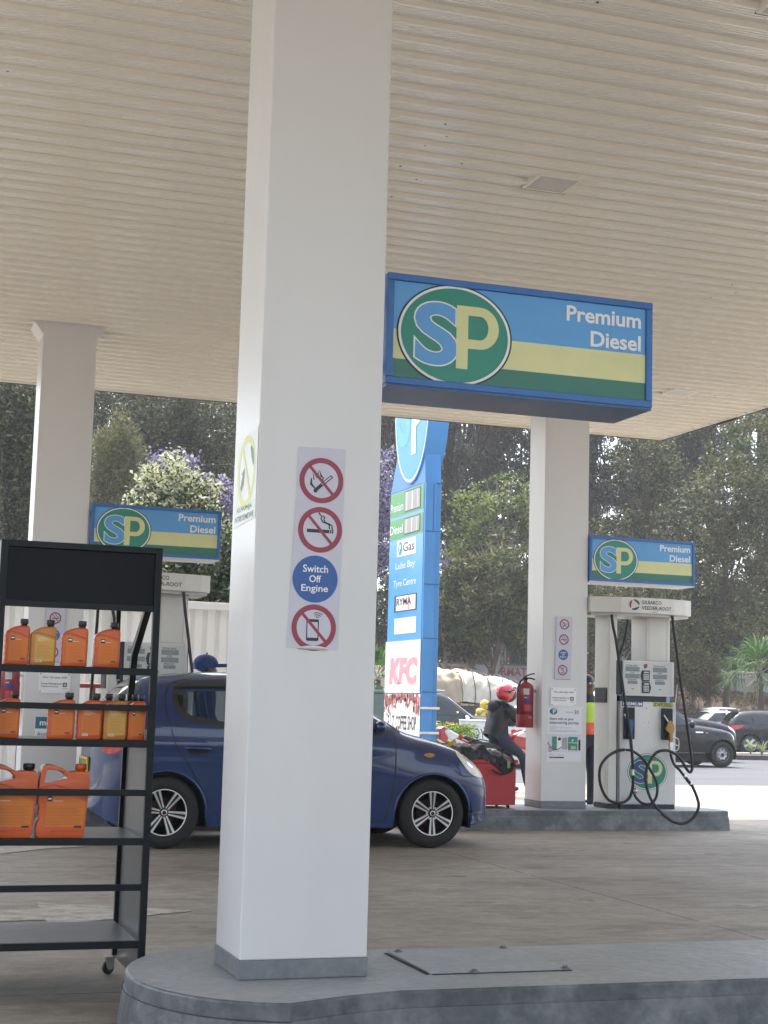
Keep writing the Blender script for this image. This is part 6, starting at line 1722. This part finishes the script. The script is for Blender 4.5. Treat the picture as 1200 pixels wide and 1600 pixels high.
tree('white_tipped_tree', 'rounded tree covered in cream tipped leaves above the left fuel sign', gbase(285, 35), [bl(268, 755, 35, .72, .62), bl(235, 790, 35, .55, .5), bl(305, 785, 35, .62, .6), bl(268, 810, 35, 1.0, .7), bl(330, 850, 35, .75, .7), bl(225, 850, 35, .7, .6), bl(290, 900, 35, 1.2, .8), bl(350, 910, 35, .7, .7)],
     .10, [LG, LC], 620, 40, .09, .115, .062, 120, .25, BARKD, .4, mi=tipsel)
tree('jacaranda', 'purple flowering jacaranda half hidden behind the near column', gbase(470, 58), [bl(470, 800, 58, 2.6, 2.0), bl(375, 790, 58, .85, 1.3), bl(370, 840, 58, .8, 1.0), bl(590, 760, 58, 1.0, 1.6), bl(600, 850, 58, .95, 1.3), bl(675, 870, 58, .5, .8), bl(270, 722, 58, 1.05, .42), bl(320, 760, 58, .8, .5), bl(240, 740, 58, .5, .4)],
     .2, [LP, LG], 900, 30, .13, .13, .08, 130, 0, BARKD, .4, mi=lambda p: (np.random.default_rng(8).random(len(p)) < .22).astype(int))
for i, u in enumerate((250, 330, 400)):
    tree('garden_shrub', ['dark green shrub behind the white fence left part', 'dark green shrub behind the white fence under the white tipped tree', 'dark shrub behind the fence hidden by the near column'][i], gbase(u, 30), [bl(u, 930, 30, .9, .9), bl(u+20, 900, 30, .7, .6)], .06, [LG, LD], 260, 26, .12, .15, .07, 140+i, .3, BARKD, .3, mi=lambda p: (np.random.default_rng(9).random(len(p)) < .5).astype(int))
# clipped hedge with yellow flowers by the totem
t = empty('hedge', 'bright green hedge with yellow flowers between the totem and the motorcyclist', 'hedge', (10.6, 28.2, zg(28)))
g2 = np.random.default_rng(12); n = 9000
p = np.stack([g2.uniform(-1.3, .72, n), g2.uniform(-.5, .5, n), g2.uniform(.05, 1.16, n)+.05*np.sin(g2.uniform(0, 9, n))], 1)
obj_from(leaf_mesh('foliage', p, .085, .045, [leafmat('leaf_hedge', [(.07, .13, .02), (.14, .22, .04), (.22, .32, .08)], .4)], None, 0, .3, 5), 'foliage', t)
n = 60; c = np.stack([g2.uniform(-1.2, .7, n), g2.uniform(-.5, .4, n), g2.uniform(1.12, 1.22, n)+(g2.random(n) < .15)*.28], 1)
obj_from(leaf_mesh('flowers', np.repeat(c, 5, 0)+g2.normal(size=(n*5, 3))*.014, .04, .026, [mat('flower_yellow', (.65, .45, .05), .6)], None, 0, .5, 6), 'flowers', t)
b = MB()
for k in range(0, n, 6): b.tube([(c[k][0], c[k][1], .8), tuple(c[k])], .006, 5)
b.build('stalks', LG, t, world=False)
# strap-leaved tufts along the median
def tuft(seed):
    t = empty('grass_tuft', 'x', 'plant'); g = random.Random(seed); b = MB()
    for k in range(46):
        a = g.uniform(0, 6.28); r_ = g.uniform(.25, .55); h = g.uniform(.35, .75); w_ = g.uniform(.012, .022); d = Vector((math.cos(a), math.sin(a), 0)); s = Vector((-d.y, d.x, 0)); V = []
        for i in range(5):
            f = i/4; p_ = d*r_*f**1.4+Vector((0, 0, h*(1.5*f-.75*f*f))); ww = w_*(1-f*.85); V += [tuple(p_+s*ww), tuple(p_-s*ww)]
        b.add(V, [(2*i, 2*i+1, 2*i+3, 2*i+2) for i in range(4)], 0, None, True)
    b.build('leaves', leafmat('leaf_tuft', [(.10, .15, .06), (.20, .26, .12), (.30, .33, .18)], .35), t, world=False); return t
tp = [tuft(1), tuft(2), tuft(3)]; used = set(); g = random.Random(9)
for i in range(44):
    x = 14+.62*i+g.uniform(-.15, .15); k = i % 3; o = tp[k] if k not in used else copy_tree(tp[k]); used.add(k)
    o.location = (x, 47.6+g.uniform(-.2, 1.9), -.23); o.rotation_euler = (0, 0, g.uniform(0, 6)); s_ = g.uniform(.8, 1.25); o.scale = (s_, s_, s_)
    o['label'] = 'pale green strap leaved tuft in the planted strip beside the road'; o['category'] = 'plant'; o['group'] = 'plants in the road median'
# fan palm
def palm(u, v, dep, label, r, seed, n=24):
    P = at(u, v, dep); t = empty('fan_palm', label, 'palm', (P.x, P.y, zg(P.y)), 0, 'palms'); h = P.z-zg(P.y); g = random.Random(seed)
    b = MB(); b.tube([(0, 0, -.1), (.03, 0, h*.5), (0, 0, h)], [.16, .13, .12], 10); b.build('trunk', BARK, t, world=False)
    for k in range(n):
        a = 6.283*k/n*1.0+g.uniform(-.2, .2)+k*1.3; el_ = g.uniform(-.45, 1.25) if k > 5 else g.uniform(1.0, 1.4); L = r*g.uniform(.55, .8)
        d = Vector((math.cos(a)*math.cos(el_), math.sin(a)*math.cos(el_), math.sin(el_))); o = Vector((0, 0, h)); hub = o+d*L*.62+Vector((0, 0, -.05*L))
        s = d.cross(Vector((0, 0, 1))); s = s.normalized() if s.length > .05 else Vector((1, 0, 0)); nn = s.cross(d).normalized(); b = MB()
        b.tube([tuple(o), tuple(hub)], .018, 5, 1); V = []; F = []
        for i in range(17):
            f = (i/16-.5)*2; an = f*1.35; dd = (d*math.cos(an)+s*math.sin(an)).normalized(); ln = L*(.95-.25*abs(f)); tip = hub+dd*ln+Vector((0, 0, -.16*L-.14*L*abs(f))); mid = hub+dd*ln*.55+nn*.02
            w_ = dd.cross(nn).normalized()*.035; V = [tuple(hub), tuple(mid+w_), tuple(tip), tuple(mid-w_)]; b.add(V, [(0, 1, 2, 3)], 0)
        b.build('frond', [leafmat('leaf_palm', [(.03, .08, .02), (.07, .14, .035), (.14, .22, .08)], .35), BARKP], t, world=False)
    b = MB()
    for k in range(14):
        a = g.uniform(0, 6.28); rr = g.uniform(.25, .55)*r; b.add([(0, 0, h-.05), (math.cos(a)*rr*.6+.04, math.sin(a)*rr*.6, h-.25*r), (math.cos(a)*rr, math.sin(a)*rr, h-.75*r), (math.cos(a)*rr*.6-.04, math.sin(a)*rr*.6, h-.3*r)], [(0, 1, 2, 3)])
    b.build('dead_fronds', leafmat('leaf_dead', [(.22, .17, .09), (.34, .28, .16)], .3), t, world=False)
palm(1187, 1052, 66, 'green fan palm above the dark hatchback at the right edge', 1.95, 3, 30)
palm(588, 1062, 44, 'spiky fan palm left of the totem by the near column', 1.3, 4, 16)
# dry litter on the bank
g2 = np.random.default_rng(15); n = 16000; X = g2.uniform(24, 60, n); Y = g2.uniform(65, 74.8, n); keep = g2.random(n) < .5+.5*np.sin(X*.9+Y)*np.cos(X*.37-Y*.8)
X, Y = X[keep], Y[keep]; p = np.stack([X, Y, np.array([zg(y) for y in Y])+.10+g2.uniform(0, .10, len(X))], 1)
o = obj_from(leaf_mesh('leaf_litter', p, .22, .13, [LR, LO], (g2.random(len(p)) < .25).astype(int), 0, 0, 16), 'leaf_litter', None); tag(o, 'rusty dry leaves and low weeds covering the bank below the wall', 'leaf litter', None, 'stuff')

# ================================================================== AIR
HZ = bpy.data.materials.new('haze_air'); HZ.use_nodes = True; hn = HZ.node_tree; hn.nodes.remove(hn.nodes['Principled BSDF'])
pv = hn.nodes.new('ShaderNodeVolumePrincipled'); pv.inputs['Color'].default_value = (.93, .95, 1, 1); pv.inputs['Density'].default_value = HAZE; pv.inputs['Anisotropy'].default_value = .2
hn.links.new(pv.outputs[0], hn.nodes['Material Output'].inputs['Volume'])
b = MB(); b.box(-160, 240, -40, 180, -1.36, 42); o = b.build('haze', HZ); o['kind'] = 'stuff'; o['label'] = 'thin pale haze in the air over the whole place'

# ================================================================== PEOPLE
def figure(name, nodes, edges, root_, parent, mats, pick, sub=2):
    me = bpy.data.meshes.new(name); keys = list(nodes)
    me.from_pydata([nodes[k][0] for k in keys], [(keys.index(a), keys.index(b_)) for a, b_ in edges], [])
    o = bpy.data.objects.new(name, me); C.objects.link(o); md = o.modifiers.new('skin', 'SKIN'); md.use_smooth_shade = True
    ly = me.skin_vertices[0] if me.skin_vertices else None
    if ly is None:
        bm = bmesh.new(); bm.from_mesh(me); bm.verts.layers.skin.verify(); bm.to_mesh(me); bm.free(); ly = me.skin_vertices[0]
    for i, k in enumerate(keys):
        r = nodes[k][1]; ly.data[i].radius = r if isinstance(r, tuple) else (r, r); ly.data[i].use_root = (k == root_)
    sb = o.modifiers.new('sub', 'SUBSURF'); sb.levels = sb.render_levels = sub
    dg = bpy.context.evaluated_depsgraph_get(); m2 = bpy.data.meshes.new_from_object(o.evaluated_get(dg)); bpy.data.objects.remove(o)
    m2.materials.clear()
    for m in mats: m2.materials.append(m)
    for p in m2.polygons: p.material_index = pick(p.center); p.use_smooth = True
    q = bpy.data.objects.new(name, m2); C.objects.link(q); q.parent = parent; return q
SKIN = mat('skin_brown', (.10, .052, .032), .5, var=.08, scale=10)
JEANS = mat('jeans_navy', (.013, .018, .034), .8, var=.2, scale=10, bump=.7, bscale=18)
JACK = mat('jacket_charcoal', (.009, .0085, .010), .7, var=.2, scale=8, bump=.9, bscale=11)
SHOE = mat('shoe_black', (.02, .018, .017), .5, var=.1)
HELR = mat('helmet_red', (.50, .02, .04), .15, var=.08, coat=1.0)
HELY = mat('helmet_yellow', (.62, .40, .03), .2, var=.08, coat=.8)
YEJ = mat('yellow_jacket', (.62, .48, .10), .6, var=.15, scale=10, bump=.6, bscale=12)
def hand(parent, wrist, dirv, mt):
    w_ = Vector(wrist); d = Vector(dirv).normalized(); s = d.cross(Vector((0, 0, 1))).normalized(); u = s.cross(d); nodes = {'w': (tuple(w_), .026), 'p': (tuple(w_+d*.06), (.040, .022))}; ed = [('w', 'p')]
    for i, (o_, L) in enumerate(((-.03, .065), (-.01, .078), (.01, .073), (.03, .058))):
        k = w_+d*.085+s*o_; nodes[f'a{i}'] = (tuple(k), .010); nodes[f'b{i}'] = (tuple(k+d*L*.5-u*.012), .009); nodes[f'c{i}'] = (tuple(k+d*L*.7-u*.045), .008); ed += [('p', f'a{i}'), (f'a{i}', f'b{i}'), (f'b{i}', f'c{i}')]
    nodes['t'] = (tuple(w_+d*.04-s*.045-u*.01), .011); nodes['t2'] = (tuple(w_+d*.08-s*.055-u*.03), .009); ed += [('p', 't'), ('t', 't2')]
    return figure('hand', nodes, ed, 'p', parent, [mt], lambda c: 0, 1)
def rider(loc, rz, label, hel, jk, tr, s=1.0, leg=True):
    t = empty('person', label, 'person', loc, rz); t.scale = (s, s, s)
    N = {'pel': ((0, 0, .86), (.165, .15)), 'sp': ((.02, 0, 1.02), (.15, .135)), 'ch': ((.05, 0, 1.24), (.175, .14)), 'nk': ((.09, 0, 1.42), .065), 'hd': ((.12, 0, 1.53), (.085, .09)), 'ht': ((.13, 0, 1.62), .07)}
    E_ = [('pel', 'sp'), ('sp', 'ch'), ('ch', 'nk'), ('nk', 'hd'), ('hd', 'ht')]
    for q, sg in (('r', -1), ('l', 1)):
        N.update({q+'s': ((.08, sg*.19, 1.34), .085), q+'e': ((.30, sg*.29, 1.12), .065), q+'w': ((.56, sg*.30, 1.10), .045), q+'h': ((.02, sg*.11, .83), .12), q+'k': ((.34, sg*.24, .60), .078), q+'a': ((.40, sg*.30, .12), .048), q+'f': ((.44, sg*.30, .05), (.048, .04)), q+'t': ((.56, sg*.31, .035), (.042, .03))})
        E_ += [('ch', q+'s'), (q+'s', q+'e'), (q+'e', q+'w'), ('pel', q+'h'), (q+'h', q+'k'), (q+'k', q+'a'), (q+'a', q+'f'), (q+'f', q+'t')]
    figure('body', N, E_, 'pel', t, [tr, SKIN, SHOE], lambda c: 1 if c.z > 1.40 else (2 if c.z < .10 else 0))
    J = {k: (v[0], tuple(x*1.28+.014 for x in (v[1] if isinstance(v[1], tuple) else (v[1], v[1])))) for k, v in N.items() if k in ('pel', 'sp', 'ch', 'rs', 're', 'rw', 'ls', 'le', 'lw')}
    J['hoodb'] = ((.04, 0, 1.40), (.14, .10)); J['hem'] = ((-.05, 0, .86), (.165, .175)); del J['pel']; J['pel'] = ((-.02, 0, .95), (.17, .165))
    jo = figure('jacket', J, [('hem', 'pel'), ('pel', 'sp'), ('sp', 'ch'), ('ch', 'hoodb'), ('ch', 'rs'), ('rs', 're'), ('re', 'rw'), ('ch', 'ls'), ('ls', 'le'), ('le', 'lw')], 'sp', t, [jk], lambda c: 0)
    wrinkle(jo, .05, .13, 0)
    b = MB(); b.sphere((-.01, 0, 1.37), .12, 0, None, 16, 10, (.75, 1.1, .95)); b.tube(spline([(.17, -.12, 1.36), (.06, -.13, 1.42), (-.03, 0, 1.44), (.06, .13, 1.42), (.17, .12, 1.36)], 5), .04, 8); b.build('hood', jk, t, world=False)
    # open face helmet
    b = MB(); V = []; F = []; n, k = 28, 16
    b.sphere((.195, 0, 1.585), .150, 0, None, 28, 16, (1.05, .92, 1.0)); b.build('helmet', hel, t, world=False)
    b = MB(); b.sphere((.255, 0, 1.55), .125, 0, None, 20, 12, (1.05, .86, .98)); b.tube([(.11, -.145, 1.60), (.20, -.150, 1.61), (.30, -.12, 1.63)], .014, 6); b.sphere((.205, -.14, 1.60), .028, 0, None, 10, 6); b.tube(spline([(.33, -.09, 1.66), (.36, 0, 1.67), (.33, .09, 1.66)], 4), .014, 6); b.build('visor', RUBBER, t, world=False)
    for ch in t.children:
        if ch.name.split('.')[0] in ('helmet', 'visor', 'hood'): ch.location.x -= .055
    hand(t, (.57, -.30, 1.10), (1, .1, -.1), SKIN); hand(t, (.57, .30, 1.10), (1, -.1, -.1), SKIN)
    return t
RL = at(778, 1160, 25.0)
mc = empty('motorcycle', 'red and white motorcycle standing beyond the red cabinet', 'motorcycle', (RL.x-.02, RL.y, zg(RL.y)), .06)
MR = mat('bike_red', (.38, .015, .03), .2, var=.1, coat=.8); MW = mat('bike_white', (.65, .64, .64), .3, var=.05, coat=.4)
for x, r_ in ((-.52, .30), (.78, .30)):
    b = MB(); b.lathe([(r_-.08, -.04), (r_-.03, -.055), (r_, -.03), (r_, .03), (r_-.03, .055), (r_-.08, .04)], 36, 0, Matrix.Translation((x, 0, r_)), 'y'); w_ = b.build('wheel', TYRE, mc, world=False)
    b = MB(); b.lathe([(r_-.08, -.03), (r_-.10, 0), (r_-.08, .03)], 36, 0, Matrix.Translation((x, 0, r_)), 'y'); b.lathe([(0, -.05), (.05, -.05), (.05, .05), (0, .05)], 16, 0, Matrix.Translation((x, 0, r_)), 'y')
    for k in range(12): a = math.pi*k/6; b.tube([(x, 0, r_), (x+math.cos(a)*(r_-.09), 0, r_+math.sin(a)*(r_-.09))], .006, 5)
    b.build('rim', STEEL, w_, world=False)
b = MB(); b.tube(spline([(.60, 0, .95), (.35, 0, .85), (.1, 0, .62), (0, 0, .38), (-.2, 0, .36)], 4), .025, 8); b.tube([(-.52, -.06, .3), (-.1, -.08, .42)], .02, 8); b.tube([(-.52, .06, .3), (-.1, .08, .42)], .02, 8); b.tube([(-.40, -.12, .35), (-.30, -.12, .70)], .025, 8)
for y in (-.07, .07): b.tube([(.78, y, .3), (.60, y, .95)], .02, 8)
b.build('frame', TRIM, mc, world=False)
b = MB(); b.prism([(.18, .78), (.25, .93), (.45, 1.0), (.60, .95), (.62, .85), (.70, .62), (.62, .50), (.50, .66), (.30, .72)], -.12, .12); b.build('fairing', MR, mc, world=False, bevel=.04)
b = MB(); b.prism([(.28, .90), (.42, .97), (.58, .93), (.52, .87), (.40, .88)], -.125, .125); b.prism([(.62, .72), (.70, .60), (.95, .68), (.98, .60), (.66, .50)], -.06, .06); b.build('fairing_panel', MW, mc, world=False, bevel=.01)
b = MB(); b.prism([(.25, .82), (.0, .78), (-.3, .80), (-.62, .90), (-.68, .86), (-.35, .70), (.1, .68), (.25, .74)], -.13, .13); b.build('seat', RUBBER, mc, world=False, bevel=.04)
b = MB(); b.prism([(-.05, .70), (-.45, .78), (-.92, 1.0), (-.98, .95), (-.90, .84), (-.45, .62), (.0, .56)], -.11, .11); b.build('tail_cowl', MW, mc, world=False, bevel=.03)
b = MB(); b.prism([(-.86, .985), (-.98, 1.03), (-1.06, .98), (-1.04, .82), (-.93, .76), (-.88, .86)], -.10, .10); b.prism([(-.35, .73), (-.75, .87), (-.78, .84), (-.38, .69)], -.118, .118); b.build('tail_light', MR, mc, world=False, bevel=.02)
b = MB(); b.prism([(-.05, .55), (-.6, .62), (-.95, .52), (-.93, .45), (-.6, .50), (-.1, .45)], -.08, .08); b.box(-.15, .2, -.13, .13, .25, .55); b.tube([(-.1, -.14, .3), (-.6, -.17, .34), (-.85, -.17, .42)], .035, 10); b.build('engine', mat('engine_grey', (.12, .12, .12), .4, metal=.5), mc, world=False, bevel=.01)
b = MB(); b.tube(spline([(.50, -.36, 1.07), (.56, -.2, 1.08), (.60, 0, 1.02), (.56, .2, 1.08), (.50, .36, 1.07)], 4), .013, 8); b.tube([(.54, -.24, 1.08), (.62, -.3, 1.22)], .006, 6); b.sphere((.63, -.31, 1.25), .05, 0, None, 10, 6, (.4, 1, .7)); b.build('handlebar', RUBBER, mc, world=False)
b = MB(); b.sphere((.72, 0, .93), .08, 0, None, 14, 8, (.7, 1, 1)); b.build('headlight', LAMPC, mc, world=False)
rd = rider((RL.x-.02, RL.y, zg(RL.y)+.0), .06, 'motorcyclist in a red helmet, charcoal hooded jacket and navy trousers', HELR, JACK, JEANS, 1.0)
YP = at(762, 1140, 39.0)
m2 = copy_tree(mc); m2.location = (YP.x, YP.y, zg(YP.y)+.0); m2.rotation_euler = (0, 0, .3); m2['label'] = 'second motorcycle mostly hidden behind the white pickup tailgate'
YP = at(751, 1140, 45.0); m2.location = (YP.x, YP.y, -.35)
rider((YP.x, YP.y, -.28), .3, 'person in a yellow helmet and yellow jacket above the white pickup tailgate', HELY, YEJ, JEANS, .98)

def standing(loc, rz, label, top_, trou, cap=None, vest=None, s=1.0):
    t = empty('person', label, 'person', loc, rz); t.scale = (s, s, s)
    N = {'pel': ((0, 0, .95), (.15, .11)), 'sp': ((0, 0, 1.12), (.14, .10)), 'ch': ((.01, 0, 1.33), (.17, .115)), 'nk': ((.02, 0, 1.50), .058), 'hd': ((.035, 0, 1.60), (.078, .09)), 'ht': ((.03, 0, 1.69), (.07, .075))}
    E_ = [('pel', 'sp'), ('sp', 'ch'), ('ch', 'nk'), ('nk', 'hd'), ('hd', 'ht')]
    for q, sg in (('r', -1), ('l', 1)):
        N.update({q+'s': ((0, sg*.19, 1.42), .06), q+'e': ((.02, sg*.24, 1.14), .045), q+'w': ((.14, sg*.24, .92), .032), q+'h': ((0, sg*.09, .90), .09), q+'k': ((.01, sg*.11, .50), .062), q+'a': ((-.02, sg*.12, .09), .042), q+'f': ((.0, sg*.12, .045), .045), q+'t': ((.15, sg*.13, .03), (.042, .028))})
        E_ += [('ch', q+'s'), (q+'s', q+'e'), (q+'e', q+'w'), ('pel', q+'h'), (q+'h', q+'k'), (q+'k', q+'a'), (q+'a', q+'f'), (q+'f', q+'t')]
    figure('body', N, E_, 'pel', t, [trou, SKIN, SHOE, top_], lambda c: 1 if c.z > 1.49 else (2 if c.z < .08 else (3 if c.z > .96 or abs(c.y) > .205 else 0)))
    hand(t, (.145, -.24, .915), (.5, 0, -1), SKIN); hand(t, (.145, .24, .915), (.5, 0, -1), SKIN)
    b = MB()
    for sg in (-1, 1): b.sphere((.105, sg*.032, 1.625), .011, 0, None, 8, 6); 
    b.build('eyes', WHITE_V, t, world=False)
    b = MB(); b.prism([(.10, 1.62), (.135, 1.585), (.10, 1.578)], -.014, .014); b.build('nose', SKIN, t, world=False)
    for sg in (-1, 1): b = MB(); b.sphere((.03, sg*.082, 1.61), .02, 0, None, 8, 6, (1, .4, 1.5)); b.build('ear', SKIN, t, world=False)
    if cap:
        b = MB(); V = []; F = []
        b.sphere((.0, 0, 1.668), .115, 0, None, 24, 14, (1.18, .92, .86)); b.prism([(-.13, 1.60), (-.14, 1.67), (.12, 1.69), (.12, 1.63)], -.09, .09)
        b.prism([(.10, 1.655), (.14, 1.668), (.23, 1.668), (.275, 1.682), (.268, 1.655), (.22, 1.632), (.10, 1.628)], -.072, .072); b.sphere((.01, 0, 1.776), .012, 0, None, 8, 5); b.build('cap', cap, t, world=False, bevel=.006)
        b = MB(); b.sphere((.02, 0, 1.63), .083, 0, None, 16, 10); b.build('hair', BLACK_V, t, world=False)
    else:
        b = MB(); b.sphere((.01, 0, 1.655), .095, 0, None, 18, 10, (1, .9, .9)); b.build('hair', BLACK_V, t, world=False)
    if vest:
        J = {'a': ((0, 0, 1.0), (.185, .15)), 'b': ((0, 0, 1.15), (.18, .14)), 'c': ((.01, 0, 1.33), (.20, .145)), 'd': ((.01, 0, 1.42), (.15, .11))}
        figure('vest', J, [('a', 'b'), ('b', 'c'), ('c', 'd')], 'b', t, list(vest), lambda c: 1 if (c.z < 1.12 or abs(c.z-1.25) < .0) else 0)
    return t
CAPB = mat('cap_blue', (.02, .05, .17), .75, var=.1, scale=20, bump=.3)
OVB = mat('overall_blue', (.015, .11, .30), .7, var=.2, scale=8, bump=.7, bscale=14)
standing((3.50, 16.2, 0), .0, 'pump attendant in a blue cap and blue overalls behind the blue hatchback', OVB, OVB, cap=CAPB, s=.965)
standing((8.27, 16.95, 0), -1.2, 'attendant in a lime and orange vest standing behind the right fuel pump', mat('shirt_dark', (.02, .022, .03), .7, bump=.4), JEANS, vest=(mat('vest_lime', (.42, .60, .05), .6, bump=.4), mat('vest_orange', (.65, .10, .04), .6, bump=.4)), s=.95)
